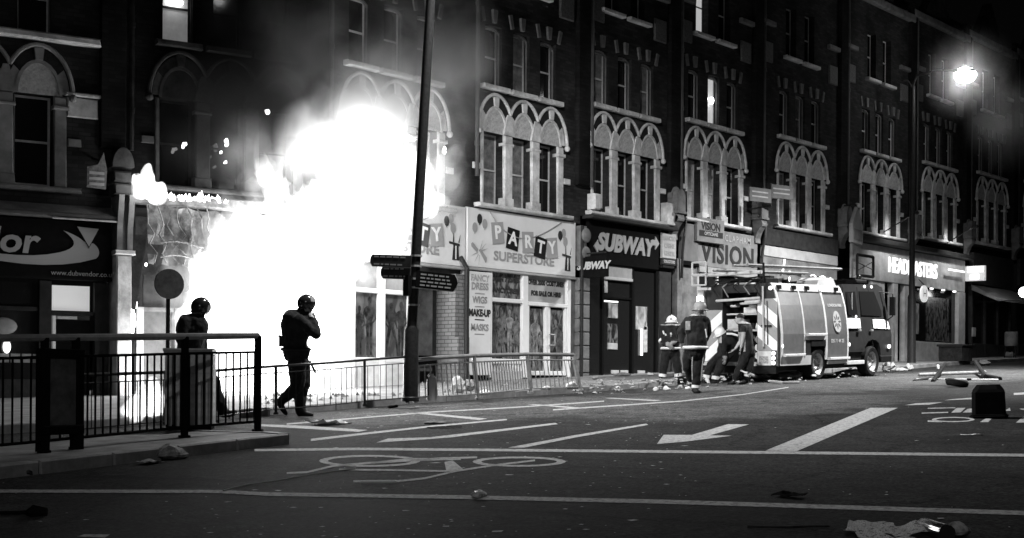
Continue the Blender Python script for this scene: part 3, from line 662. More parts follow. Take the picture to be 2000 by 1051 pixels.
for x0, x1 in ((24.06, 24.13), (24.72, 24.81), (24.825, 24.915), (25.47, 25.54)): s.box('door_stile', WHITE, x0, x1, 1.36, 3.03, -0.03, 0.07)
s.box('door_rail', WHITE, 24.13, 24.72, 1.36, 1.47, -0.03, 0.07); s.box('door_rail', WHITE, 24.915, 25.47, 1.36, 1.47, -0.03, 0.07)
MB().tube([(s.X(24.86), -0.03, s.Z(2.36)), (s.X(24.86), -0.1, s.Z(2.36)), (s.X(25.0), -0.1, s.Z(2.36)), (s.X(25.0), -0.1, s.Z(2.1)), (s.X(24.86), -0.1, s.Z(2.1)), (s.X(24.86), -0.03, s.Z(2.1))], 0.016, 6).build('door_handle', GALV, H_R1)
for k in range(8): s.box('stone_block', STONED, 25.86, 26.30, 1.1+k*0.34, 1.1+k*0.34+0.325, -0.16, 0.05, 0.02)
s.box('stone_jamb', STONED, 25.70, 25.84, 1.0, 3.75, -0.03, 0.08)
MB().tube([(s.X(25.92), -0.2, s.Z(1.2)), (s.X(25.92), -0.2, s.Z(5.1))], 0.04, 8).build('drainpipe', BLKMET, H_R1)
m = MB()
for z, r in ((4.86, 0.17), (4.42, 0.15)): m.ell((s.X(26.02), -0.24, s.Z(z)), (r, 0.08, r*1.1), 12, 8)
m.box(s.X(25.9), s.X(26.14), -0.16, 0.05, s.Z(4.1), s.Z(5.1)).build('pilaster_boss', STONED, H_R1)

s = Shop(H_LA)
party_sign(s, 17.9, 21.86, 5.15, 3.79)
s.box('shop_backing', INTER, 17.9, 20.25, 0.8, 5.0, 0.6, 0.7)
s.box('render_pier', CREAM, 17.78, 18.5, 0.8, 3.45, -0.12, 0.1, label='pale rendered pier beside the burning front'); s.box('render_pier', STONED, 17.55, 17.76, 0.8, 3.4, -0.05, 0.1)
s.box('frame_post', WHITE, 18.5, 18.58, 1.0, 3.75, -0.05, 0.09); s.box('frame_post', WHITE, 19.24, 19.42, 1.0, 3.75, -0.05, 0.09); s.box('frame_post', WHITE, 20.12, 20.34, 1.0, 3.75, -0.05, 0.09)
for a, b in ((18.58, 19.24), (19.42, 20.12)):
    s.box('frame_rail', WHITE, a, b, 3.06, 3.16, -0.045, 0.085); s.box('frame_rail', WHITE, a, b, 1.60, 1.70, -0.045, 0.085); s.box('stall_riser', CREAM, a, b, 0.9, 1.6, -0.045, 0.085)
    s.box('transom_window', LGREY if a > 19 else MIDG, a, b, 3.16, 3.76, 0.03, 0.06)
POSTC = poster_mat('fire_lit_poster', 0.05, 0.13, 3.0); FIGK = M('printed_figure_black', 0.006, 0.4, v2=0.05, nscale=6)
poster(s, 18.58, 19.24, 1.70, 3.06, POSTC, [(18.75, 1.75, 1.05, 1, FIGK), (19.03, 1.75, 1.25, 0, FIGK)])
poster(s, 19.42, 20.12, 1.70, 3.06, POSTC, [(19.66, 1.72, 1.18, 2, FIGK), (19.95, 1.75, 1.18, 0, FIGK)])
# recessed passage with a dark door and a white brick return
m = MB(); m.box(s.X(20.34), s.X(21.8), 0.52, 0.6, s.Z(0.8), s.Z(3.75)); m.box(s.X(20.34), s.X(21.8), 0.06, 0.52, s.Z(3.62), s.Z(3.75)); m.build('passage_lining', DARKWOOD, H_LA)
s.box('passage_door', STONED, 20.45, 21.35, 1.1, 3.4, 0.46, 0.515)
m = MB(); m.box(s.X(21.52), s.X(21.86), -0.08, 0.515, s.Z(0.85), s.Z(3.62)); m.build('brick_return', WBRICK, H_LA)
m = MB(); m.prism([(s.X(21.5), s.Z(2.2)), (s.X(21.86), s.Z(2.2)), (s.X(21.86), s.Z(1.05)), (s.X(21.5), s.Z(1.05))], 'y', -0.2, -0.09); m.build('low_brick_wall', WBRICK, H_LA)
for k in range(2): s.box('vent_grille', BLACK, 20.5, 21.45, 1.55-k*0.35, 1.78-k*0.35, 0.42, 0.455, 0.002)
MB().tube([(s.X(21.66), -0.3, s.Z(1.0)), (s.X(21.66), -0.3, s.Z(3.75)), (s.X(21.66), -0.1, s.Z(4.0)), ], 0.055, 8).build('drainpipe', BLKMET, H_LA)

# ------------------------------------------------------------------ R2: sandwich shop
s = Shop(H_R2)
s.box('fascia_board', BLACK, 26.34, 29.4, 4.22, 5.30, -0.07, 0.03, 0.02)
s.box('shop_cornice', DARKWOOD, 26.2, 30.0, 5.31, 5.40, -0.3, 0.03, 0.02)
def sandwich_logo(parent, loc, size, rot=(rad(90),0,0), ext=0.015):
    mt = M('shop_letter_pale', 0.28, 0.5)
    k = size/0.62
    t = text('SUBWAY', size, mt, parent, loc, 'lettering', rot, ext, 0.028*k, 0.22, sx=0.98)
    xs_ = [v.co.x for v in t.data.vertices]; ys_ = [v.co.y for v in t.data.vertices]; x0, x1, y0, y1 = min(xs_)*0.98, max(xs_)*0.98, min(ys_), max(ys_)
    ex = ext*1.05
    a = MB(); a.prism([(x1-0.22*k, y1-0.16*k), (x1+0.01*k, y1-0.16*k), (x1+0.01*k, y1-0.02*k), (x1-0.22*k, y1-0.02*k)], 'z', -ex, ex); a.prism([(x1-0.01*k, y1-0.27*k), (x1+0.17*k, y1-0.09*k), (x1-0.01*k, y1+0.09*k)], 'z', -ex*0.98, ex*0.98)
    o = a.build('arrow_tip', mt, parent, loc); o.rotation_euler = rot
    a = MB(); a.prism([(x0-0.01*k, y0+0.04*k), (x0+0.2*k, y0+0.03*k), (x0+0.2*k, y0+0.15*k), (x0-0.01*k, y0+0.16*k)], 'z', -ex, ex); a.prism([(x0+0.02*k, y0-0.08*k), (x0+0.02*k, y0+0.28*k), (x0-0.15*k, y0+0.10*k)], 'z', -ex*0.98, ex*0.98)
    o = a.build('arrow_tip', mt, parent, loc); o.rotation_euler = rot
    return t
sandwich_logo(H_R2, (s.X(27.86), -0.086, s.Z(4.76)), 0.60)
s.box('shop_backing', INTER, 26.2, 30.0, 0.9, 4.2, 1.3, 1.4)
s.box('glass_front', GLASS, 26.36, 27.02, 1.25, 4.2, 0.05, 0.09); s.box('glass_front', GLASS, 28.36, 29.4, 1.25, 4.2, 0.05, 0.09)
for x0, x1 in ((26.3, 26.38), (27.0, 27.09), (28.29, 28.38), (29.36, 29.46)): s.box('frame_post', BLACK, x0, x1, 1.2, 4.2, 0.0, 0.12)
s.box('roller_shutter', MIDG, 27.09, 28.29, 3.90, 4.22, 0.0, 0.05); s.box('shutter_bar', LGREY, 27.09, 28.29, 3.84, 3.92, -0.03, 0.05)
d = s.box('glass_door', GLASS, 27.12, 28.26, 1.3, 3.84, 0.06, 0.09)
s.box('frame_rail', BLACK, 27.09, 28.29, 3.36, 3.42, 0.02, 0.12)
s.box('lit_strip', GLOWS, 27.13, 27.72, 3.27, 3.31, 0.02, 0.05); s.box('window_poster', POSTB, 27.3, 27.72, 2.86, 3.24, 0.03, 0.055); s.box('window_poster', POSTA, 27.3, 27.72, 2.22, 2.72, 0.03, 0.055); s.box('poster_foot', LGREY, 27.3, 27.72, 2.05, 2.22, 0.03, 0.055)
s.box('window_poster', POSTB, 28.5, 29.0, 2.6, 3.22, 0.02, 0.045); s.box('menu_card', LGREY, 27.12, 27.28, 3.5, 3.86, 0.03, 0.055)
s.box('tube_light', GLOWS, 28.7, 28.78, 1.92, 2.62, -0.01, 0.03); s.box('lit_poster', CURTAIN, 28.85, 29.02, 2.0, 2.7, 0.02, 0.045)
for x in (27.45, 27.85, 28.6): s.box('floor_sticker', LGREY, x, x+0.34, 1.42, 1.52, 0.03, 0.05)
s.box('side_pier', DARKWOOD, 29.46, 30.02, 1.0, 4.2, -0.04, 0.1)
b = s.box('sign_board', LGREY, 29.44, 30.1, 4.56, 5.24, -0.14, -0.08, label='pale board listing three names in a column'); s.box('sign_board', DARKWOOD, 29.44, 30.1, 4.38, 4.555, -0.14, -0.08)
s.box('board_bracket', BLKMET, 29.5, 30.05, 4.30, 4.37, -0.12, 0.0)
for tx, z in (('ARNOLD', 5.10), ('CARNE', 4.90), ('KENDR', 4.69)): s.txt(tx, 0.17, LETG, 29.77, z, -0.146, ext=0.002, bold=0.006, sx=0.86)
s.txt('SOLICITORS', 0.11, LGREY, 29.77, 4.47, -0.146, ext=0.002, bold=0.004, sx=0.86)
s.box('wall_box', STONE, 26.36, 26.62, 5.55, 5.95, -0.25, 0.0, 0.03); s.box('wall_box', STONE, 29.55, 29.95, 5.45, 6.05, -0.22, 0.0, 0.02, 'pale electrical box right of the windows')
ps = thing('projecting_sign', 'small black projecting sign with white slanted lettering at the sandwich shop', 'sign', (25.98, D-0.1, 0))
MB().box(-0.05, 0.05, -0.85, 0.0, 3.80, 4.32).build('sign_box', BLACK, ps); MB().tube([(0, 0.1, 4.4), (0, -0.8, 4.4)], 0.02, 6).build('bracket', BLKMET, ps)
text('SUBWAY', 0.25, M('small_letter_pale', 0.42, 0.5), ps, (-0.055, -0.43, 4.08), 'lettering', (rad(90), 0, rad(-90)), 0.004, 0.012, 0.22)

# ------------------------------------------------------------------ R3: optician
s = Shop(H_R3)
s.box('render_pier', STONED, 30.22, 30.46, 1.0, 4.6, -0.1, 0.1); s.box('blank_panel', M('blank_sign_board', 0.11, 0.7, 0.25, 2), 30.48, 31.24, 4.56, 5.6, -0.1, 0.05, label='blank grey panel left of the optician sign'); s.box('panel_trim', BLACK, 30.46, 31.26, 4.44, 4.55, -0.12, 0.05)
s.box('shop_wall', STONED, 30.46, 31.3, 1.0, 4.44, -0.03, 0.05)
VBOARD = M('weathered_sign_board', 0.15, 0.7, 0.2, 3)
s.box('fascia_sign', VBOARD, 31.26, 34.45, 4.48, 5.56, -0.06, 0.03)
s.txt('VISION', 0.76, LETD, 32.85, 4.86, -0.07, ext=0.006, bold=0.020, sx=1.08, space=1.10)
s.txt('CLAPHAM', 0.26, LETG, 33.35, 5.36, -0.067, ext=0.003, bold=0.004, space=1.3)
s.box('window_rail', MIDG, 31.3, 34.4, 4.3, 4.47, -0.1, 0.05); s.box('glass_front', GLASS, 31.3, 34.3, 1.5, 4.3, 0.02, 0.06); s.box('stall_riser', MIDG, 31.3, 34.3, 1.0, 1.5, -0.04, 0.06)
for x in (31.3, 32.3, 33.3, 34.28): s.box('frame_post', LGREY, x, x+0.1, 1.4, 4.3, -0.03, 0.1)
MB().tube([(0.52, -0.12, 6.0), (0.50, -0.14, 5.2), (0.36, -0.18, 4.75), (0.30, -0.17, 4.3), (0.30, -0.15, 3.6)], 0.036, 8).build('bent_drainpipe', BLKMET, H_R3)
vs_ = thing('hanging_sign', 'small square optician sign hanging above the larger one', 'sign', (31.05, D-0.13, 0.04), rad(-2))
MB().cbox(0, 1.32, -0.05, 0.05, 5.10, 5.78, 0.01).build('sign_board', VBOARD, vs_); MB().box(0.1, 1.24, -0.058, -0.051, 5.26, 5.42).build('sign_band', LETD, vs_)
text('VISION', 0.29, LETD, vs_, (0.66, -0.055, 5.54), 'lettering', ext=0.003, bold=0.008); text('OPTICIANS', 0.13, LETG, vs_, (0.66, -0.062, 5.34), 'lettering', ext=0.002, bold=0.004); text('CLAPHAM', 0.09, LETG, vs_, (0.66, -0.055, 5.72), 'lettering', ext=0.002)
MB().tube([(0.66, 0, 5.8), (0.66, 0.1, 5.82)], 0.025, 6).build('bracket', BLKMET, vs_)

# ------------------------------------------------------------------ R4: shop with white awning strip and neon
s = Shop(H_R4)
s.box('fascia_board', DARKWOOD, 34.8, 39.4, 5.36, 5.86, -0.1, 0.03); 
s.box('awning_strip', LGREY, 34.75, 39.35, 5.02, 5.33, -0.1, 0.03); s.box('fascia_panel', STONED, 34.75, 39.35, 4.2, 5.0, -0.08, 0.04)
m = MB(); m.tube([(35.75-34.4, -0.14, 4.52-0.72), (35.9-34.4, -0.14, 4.98-0.72)], 0.035, 6); m.ell((36.2-34.4, -0.14, 4.60-0.72), 0.05, 8, 6); m.tube([(36.15-34.4, -0.14, 4.3-0.72), (36.2-34.4, -0.14, 4.46-0.72)], 0.03, 6); m.tube([(36.75-34.4, -0.14, 4.60-0.72), (37.0-34.4, -0.14, 4.6-0.72)], 0.03, 6)
m.tube([(37.5-34.4+i*0.1, -0.14, 3.86+0.04*math.sin(i)) for i in range(14)], 0.022, 6)
m.build('neon_lettering', LITLET, H_R4, smooth=True)
s.box('shop_backing', INTER, 34.7, 39.5, 1.2, 4.3, 0.5, 0.6); s.box('glass_front', GLASS, 34.9, 39.3, 1.8, 4.2, 0.05, 0.09); s.box('stall_riser', DARKWOOD, 34.9, 39.3, 1.2, 1.8, -0.02, 0.1)
for x in (34.8, 36.2, 37.7, 39.3): s.box('frame_post', MIDG, x, x+0.1, 1.4, 4.2, -0.02, 0.12)
MB().tube([(0.3, -0.16, 6.0), (0.32, -0.17, 5.2), (0.2, -0.22, 4.8), (0.05, -0.2, 4.2)], 0.042, 8).build('bent_drainpipe', BLKMET, H_R4)
eb = thing('estate_board', 'grey V shaped letting boards on a bracket between second floors', 'sign board', (33.55, D-0.13, 0))
for a, x in ((rad(-12), -0.25), (rad(-16), 0.95)):
    o = MB().cbox(-0.45, 0.45, -0.02, 0.02, 6.40, 6.80, 0.005).build('board', M('letting_board_grey', 0.08, 0.7, 0.2, 4), eb, (x, -0.7, 0.0 if x < 0 else 0.22)); o.rotation_euler = (0, 0, a)
    for z in (6.68, 6.55): MB().box(-0.36, 0.3, -0.026, -0.021, z-0.02, z+0.02).build('print_line', MIDG, o)
MB().tube([(0.3, 0, 6.3), (0.3, -0.75, 6.35)], 0.025, 6).tube([(0.3, -0.72, 6.3), (0.3, -0.72, 7.0)], 0.03, 6).build('bracket', BLKMET, eb)

# ------------------------------------------------------------------ R5 + R6: hair salon
s = Shop(H_R5)
s.box('fascia_sign', CREAM, 40.4, 49.55, 4.72, 5.92, -0.07, 0.02)
s.box('shop_cornice', DARKWOOD, 39.9, 49.7, 5.94, 6.12, -0.35, 0.03, 0.03)
s.txt('HEADMASTERS', 0.74, LITLET, 45.0, 5.30, -0.09, ext=0.02, bold=0.008, sx=0.80)
s.box('fascia_lamp', GLOWS, 47.6, 49.0, 5.42, 5.48, -0.3, -0.24)
s.box('shop_backing', INTER, 40.0, 49.6, 1.5, 4.7, 0.9, 1.0); s.box('render_pier', CREAM, 41.85, 42.9, 1.6, 4.7, -0.02, 0.1)
s.box('render_pier', CREAM, 43.45, 43.8, 1.8, 4.7, -0.08, 0.15); s.box('render_pier', CREAM, 44.42, 44.9, 1.8, 4.7, -0.03, 0.15); s.box('render_pier', CREAM, 48.9, 49.52, 1.8, 4.7, -0.1, 0.12)
s.box('doorway', BLACK, 43.8, 44.42, 1.6, 4.3, 0.3, 0.35); s.box('shop_window', GLASS, 44.9, 48.9, 2.75, 4.66, 0.04, 0.08); s.box('stall_riser', CREAM, 44.9, 48.9, 1.6, 2.74, -0.04, 0.1)
s.box('window_poster', POSTA, 46.3, 48.3, 2.8, 4.4, 0.01, 0.03); s.box('window_poster', POSTB, 45.0, 45.7, 3.0, 4.1, 0.01, 0.03)
s.box('shop_window', GLASS, 39.95, 41.8, 2.4, 4.66, 0.04, 0.08)
for x in (46.2, 47.2, 48.2): s.box('downlight', GLOWS, x, x+0.16, 4.64, 4.70, -0.24, -0.16)
ws = thing('round_sign', 'small white oval hanging sign beside the salon doorway', 'sign', (45.3, D-0.35, 0)); 
m = MB().lathe([(0.0, -0.03), (0.30, -0.03), (0.30, 0.03), (0.0, 0.03)], (0, 0, 4.42), 20, axis='y'); m.build('sign_disc', M('lit_disc', 0.7, 0.5, emit=1, es=0.6), ws); MB().tube([(0, 0, 4.75), (0, 0.2, 4.95)], 0.015, 6).build('bracket', BLKMET, ws)
text('H', 0.4, LETG, ws, (0, -0.04, 4.42), 'letter', ext=0.004)
ls = thing('lightbox_sign', 'small lit projecting box at the right end of the salon sign', 'sign', (49.75, D-0.02, 0))
MB().box(-0.08, 0.08, -0.75, 0, 5.15, 5.72).build('sign_box', M('lightbox_face', 0.6, 0.5, emit=1, es=0.35), ls); MB().box(-0.1, -0.082, -0.7, -0.1, 5.48, 5.68).build('lit_strip', GLOWS, ls); MB().box(-0.1, -0.082, -0.55, -0.2, 5.2, 5.4).build('logo_print', GLOWS, ls)
for x in (42.6, 47.6): spot('sign_light', (x, D-1.3, 6.9), (x+0.6, D-0.1, 5.2), 260, 130, 0.1, 0.8); MB().tube([(x-39.7, -0.1, 5.4), (x-39.7, -1.2, 5.95)], 0.02, 6).ell((x-39.7, -1.28, 5.97), (0.1, 0.1, 0.07), 8, 6).build('sign_lamp', BLKMET, H_R5)
es = thing('empty_sign_frame', 'empty rectangular sign frame on the pilaster left of the salon', 'sign frame', (40.3, D-0.2, 0))
m = MB(); 
for a, b in (((-0.0, 4.78), (0, 5.45)), ((0, 5.45), (1.15, 5.45)), ((1.15, 5.45), (1.15, 4.78)), ((1.15, 4.78), (0, 4.78))): m.tube([(a[0], -0.1, a[1]), (b[0], -0.1, b[1])], 0.05, 4)
m.build('frame', BLKMET, es); MB().tube([(0.0, -0.1, 5.2), (1.15, -0.1, 5.02)], 0.015, 4).tube([(0, -0.1, 4.92), (1.15, -0.1, 5.3)], 0.015, 4).build('cross_wire', BLKMET, es)
hs = thing('pub_sign', 'triangular topped hanging sign on the pilaster above the ladder', 'sign', (39.72, D-0.55, 0), rad(10))
MB().prism([(-0.55, 5.75), (0.55, 5.75), (0.55, 6.35), (0, 6.95), (-0.55, 6.35)], 'y', -0.06, 0.06).build('sign_board', MIDG, hs); MB().prism([(-0.42, 5.85), (0.42, 5.85), (0.42, 6.2), (-0.42, 6.2)], 'y', -0.075, -0.061).build('sign_panel', STONED, hs)
MB().tube([(0, 0.5, 7.0), (0, 0, 7.0), (0, 0, 6.9)], 0.03, 6).build('bracket', BLKMET, hs)

# ------------------------------------------------------------------ R7/R8: dark shops at the edge
s = Shop(H_R7)
s.box('fascia_board', DARKWOOD, 50.2, 54.3, 5.1, 6.3, -0.12, 0.03); s.box('glass_front', GLASS, 50.4, 54.2, 2.8, 5.0, 0.05, 0.09); s.box('stall_riser', DARKWOOD, 50.3, 54.3, 1.8, 2.8, -0.03, 0.1)
MB().prism([(0, 3.6), (-1.0, 3.05), (-1.0, 2.95), (0, 3.4)], 'x', 0.6, 4.6).build('awning', MIDG, H_R7)
s.box('menu_frame', LGREY, 50.3, 50.6, 3.05, 3.4, -0.08, -0.03)
for x in (50.3, 51.6, 52.9, 54.2): s.box('frame_post', DARKWOOD, x, x+0.12, 2.0, 5.0, -0.04, 0.12)
s = Shop(H_R8)
s.box('fascia_board', DARKWOOD, 55.0, 59.2, 5.3, 6.4, -0.12, 0.03); s.box('glass_front', GLASS, 55.1, 59.1, 2.9, 5.2, 0.05, 0.09); s.box('stall_riser', DARKWOOD, 55.1, 59.1, 1.8, 2.9, -0.03, 0.1)

# ------------------------------------------------------------------ LC: record shop
def LX(u): return 8.6-u
ZL = 0.60
m = MB().cbox(LX(8.5), LX(4.1), -0.28, 0.03, 3.02+ZL, 4.10+ZL, 0.02).build('fascia_board', BLACK, H_LC)
MB().cbox(LX(8.6), LX(4.02), -0.42, 0.03, 4.115+ZL, 4.22+ZL, 0.03).build('shop_cornice', LEAD, H_LC)
MB().prism([(-0.36, 4.225+ZL), (0.0, 4.40+ZL), (0.0, 4.225+ZL)], 'x', LX(8.6), LX(4.06)).build('cornice_slope', STONED, H_LC)
MB().tube([(LX(5.2), -0.425, 4.105+ZL), (LX(4.02), -0.425, 4.105+ZL)], 0.018, 6).build('cornice_trim', GALV, H_LC)
text('vendor', 0.62, LETG, H_LC, (LX(5.44), -0.292, 3.66+ZL), 'lettering', ext=0.006, bold=0.016, shear=0.15, align='RIGHT', sx=1.12)
lo, up = [], []
def bz(p, t):
    a, b, c, d = [Vector(q) for q in p]; return a*(1-t)**3+b*3*t*(1-t)**2+c*3*t*t*(1-t)+d*t**3
lowc = [(7.2, 3.55), (6.2, 3.22), (5.1, 3.16), (4.40, 3.42)]; tipc = [(4.40, 3.42), (4.30, 3.5), (4.34, 3.66), (4.5, 3.72)]
upc = [(4.62, 3.72), (4.7, 3.80), (4.85, 3.86), (4.98, 3.90)]; inc = [(4.98, 3.90), (4.72, 3.72), (4.72, 3.6), (5.05, 3.50)]; inc2 = [(5.05, 3.50), (5.6, 3.34), (6.4, 3.42), (7.2, 3.6)]
out = []
for c in (lowc, tipc, upc, inc, inc2): out += [bz([(a, b) for a, b in c], i/8) for i in range(8)]
sw = MB().prism([(LX(p.x), p.y+ZL) for p in out], 'y', -0.296, -0.281)
sw.build('swoosh', LETG, H_LC)
MB().prism([(LX(4.76), 4.0+ZL), (LX(4.34), 3.98+ZL), (LX(4.53), 3.60+ZL)], 'y', -0.306, -0.283).build('logo_outline', BLACK, H_LC)
MB().prism([(LX(4.74), 3.985+ZL), (LX(4.36), 3.965+ZL), (LX(4.53), 3.63+ZL)], 'y', -0.312, -0.3065).build('logo_triangle', LETG, H_LC)
text('www.dubvendor.co.uk', 0.125, LETG, H_LC, (LX(4.62), -0.288, 3.13+ZL), 'lettering', ext=0.003)
MB().box(LX(8.5), LX(4.1), 1.5, 1.6, 0.2+ZL, 3.0+ZL).build('shop_backing', INTER, H_LC)
for u0, u1, nm in ((5.98, 5.16, 'frame_post'), (4.34, 4.10, 'frame_post')): pass
MB().cbox(LX(5.35), LX(5.12), -0.05, 0.1, 0.5+ZL, 3.0+ZL, 0.01).build('frame_post', DARKWOOD, H_LC)
MB().cbox(LX(4.36), LX(4.10), -0.05, 0.1, 0.5+ZL, 3.0+ZL, 0.01).build('frame_post', DARKWOOD, H_LC)
fan = MB().box(LX(5.09), LX(4.42), 0.1, 0.14, 2.47+ZL, 2.93+ZL).build('fanlight', LITBLIND, H_LC, recalc=True)
MB().cbox(LX(5.12), LX(4.36), 0.0, 0.16, 2.38+ZL, 2.45+ZL, 0.01).build('frame_rail', DARKWOOD, H_LC)
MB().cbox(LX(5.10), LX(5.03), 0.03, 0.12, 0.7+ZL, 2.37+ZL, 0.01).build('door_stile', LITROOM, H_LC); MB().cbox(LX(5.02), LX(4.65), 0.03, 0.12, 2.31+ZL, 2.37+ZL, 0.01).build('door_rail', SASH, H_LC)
MB().box(LX(5.02), LX(4.42), 0.06, 0.1, 0.7+ZL, 2.3+ZL).build('shop_door', BLACK, H_LC)
MB().box(LX(8.4), LX(5.36), 0.03, 0.07, 1.5+ZL, 2.95+ZL).build('shop_window', GLASS, H_LC); MB().cbox(LX(8.4), LX(5.36), -0.03, 0.1, 0.5+ZL, 1.2+ZL, 0.01).build('stall_riser', DARKWOOD, H_LC)
MB().cbox(LX(8.4), LX(5.36), -0.02, 0.1, 2.44+ZL, 2.52+ZL, 0.01).build('frame_rail', DARKWOOD, H_LC)
m = MB(); m.ell((LX(5.98), -0.04, 2.15+ZL), (0.26, 0.05, 0.16), 14, 8).build('window_shade', MIDG, H_LC, smooth=True)
MB().ell((LX(5.9), -0.05, 1.78+ZL), (0.07, 0.04, 0.12), 10, 8).build('window_lamp', GLOWS, H_LC, smooth=True)
for i in range(5): MB().box(LX(6.2)+i*0.19, LX(6.2)+i*0.19+0.16, 0.01, 0.025, 1.50+ZL, 1.66+ZL).build('record_sleeve', MIDG, H_LC)
m = MB().prism([(LX(4.55), 4.55+ZL), (LX(4.2), 4.55+ZL), (LX(4.2), 5.0+ZL), (LX(4.3), 5.35+ZL), (LX(4.38), 4.98+ZL), (LX(4.55), 4.95+ZL)], 'y', -0.62, -0.56)
hsn = thing('hanging_sign', 'faint old hanging sign on the dark wall above the record shop', 'sign', (hx, hy, -0.6), -AL)
MB().prism([(LX(4.62), 5.30), (LX(4.28), 5.28), (LX(4.26), 5.62), (LX(4.32), 5.95), (LX(4.42), 5.72), (LX(4.62), 5.66)], 'y', -0.5, -0.44).build('sign_board', M('dim_sign_board', 0.10, 0.8, 0.5, 14), hsn)
for z in (5.56, 5.46, 5.36): MB().box(LX(4.58), LX(4.31), -0.507, -0.501, z-0.025, z+0.025).build('print_line', MIDG, hsn)
MB().tube([(LX(4.4), 0, 5.9), (LX(4.4), -0.47, 5.8)], 0.02, 6).build('bracket', BLKMET, hsn)
# pale pier with scrolled console between the record shop and the burnt shop
def LP(u, y, z): return (LX(u), y, z+ZL)
MB().cbox(LX(4.08), LX(3.78), -0.5, 0.15, 0.5+ZL, 3.5+ZL, 0.03).build('stone_pier', M('pale_limestone', 0.5, 0.8, 0.35, 3, 0.4, 12), H_LC)  # pale limestone; pier deepened to shade the record shop fascia
MB().cbox(LX(4.12), LX(3.74), -0.56, 0.15, 3.5+ZL, 3.58+ZL, 0.02).build('pier_cap', STONE, H_LC)
m = MB()
for u in (4.05, 3.86): m.prism([(0.0, 3.58+ZL), (-0.4, 3.58+ZL), (-0.42, 4.0+ZL), (-0.5, 4.3+ZL), (-0.56, 4.6+ZL), (0.0, 4.6+ZL)], 'x', LX(u), LX(u)+0.1)
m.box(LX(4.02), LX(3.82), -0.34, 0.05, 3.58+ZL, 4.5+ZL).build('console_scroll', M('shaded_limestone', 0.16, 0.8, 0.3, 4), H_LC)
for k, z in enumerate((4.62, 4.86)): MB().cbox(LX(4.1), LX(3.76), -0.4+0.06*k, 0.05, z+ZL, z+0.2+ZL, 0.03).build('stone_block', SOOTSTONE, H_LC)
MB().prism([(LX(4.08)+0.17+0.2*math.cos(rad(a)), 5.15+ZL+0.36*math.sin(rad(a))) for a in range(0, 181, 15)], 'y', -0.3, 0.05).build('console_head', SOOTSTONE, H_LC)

# ------------------------------------------------------------------ LB: burnt out shop
def BX(u): return 4.06-u
ZB = 0.40
MB().box(BX(3.7), BX(0.05), 1.8, 1.9, 0.4+ZB, 4.6+ZB).build('burnt_interior', SOOTY, H_LB)
MB().cbox(BX(3.72), BX(0.0), -0.18, 0.1, 4.52+ZB, 4.72+ZB, 0.02).build('burnt_cornice', CHAR, H_LB)
MB().cbox(BX(3.72), BX(3.60), -0.05, 0.12, 0.6+ZB, 4.5+ZB, 0.02).build('burnt_post', SOOTY, H_LB)
m = MB()                                                    # buckled remains of the fascia sheeting
random.seed(3)
nx, nz = 8, 6
vs = []
for j in range(nz+1):
    for i in range(nx+1):
        vs.append((BX(3.42)+i*(1.5/nx)*(1-0.05*j), -0.18+random.uniform(-0.09, 0.09), 4.50+ZB-j*0.185-0.02*i*random.random()))
fs = [(j*(nx+1)+i, j*(nx+1)+i+1, (j+1)*(nx+1)+i+1, (j+1)*(nx+1)+i) for j in range(nz) for i in range(nx) if not (j > 3 and random.random() < 0.35)]
m._q(vs, fs); m.build('buckled_sheet', CHAR, H_LB, smooth=True)
m = MB()
for k in range(7):
    x = BX(3.45)+k*0.19; pts = [(x, -0.22, 4.5+ZB)]
    for j in range(6): pts.append((x+random.uniform(-0.08, 0.1)+0.03*j, -0.22+random.uniform(-0.1, 0.06), 4.3+ZB-j*0.18))
    m.tube(pts, 0.014, 4)
for z in (3.78, 3.52): m.tube([(BX(3.2)+i*0.12, -0.24, z+ZB+0.05*math.sin(i*0.6)) for i in range(8)], 0.02, 5)
m.build('hanging_wires', CHAR, H_LB)
MB().prism([(0, 0), (0.25, 0.02), (0.05, -1.4), (-0.12, -1.35)], 'y', -0.3, -0.25).build('charred_banner', SOOTY, H_LB, (BX(3.72), 0, 3.9+ZB))
GDOOR = M('scorched_grey_door', 0.10, 0.6, 0.3, 4)
MB().box(BX(3.42), BX(2.86), 0.1, 0.15, 0.6+ZB, 2.5+ZB).build('scorched_door', GDOOR, H_LB); MB().cbox(BX(3.5), BX(2.78), 0.02, 0.1, 2.5+ZB, 2.58+ZB, 0.01).build('door_head', STONED, H_LB)
MB().cbox(BX(3.58), BX(3.43), 0.0, 0.12, 0.6+ZB, 2.58+ZB, 0.01).build('door_post', STONE, H_LB); MB().cbox(BX(2.85), BX(2.74), 0.0, 0.12, 0.6+ZB, 2.58+ZB, 0.01).build('door_post', STONED, H_LB)
MB().box(BX(3.42), BX(2.86), 0.12, 0.16, 2.6+ZB, 3.2+ZB).build('fanlight', SOOTSTONE, H_LB)
for u in (2.2, 1.2, 0.2): MB().cbox(BX(u), BX(u)+0.1, 0, 0.15, 0.6+ZB, 4.5+ZB, 0.01).build('burnt_post', SOOTY, H_LB)

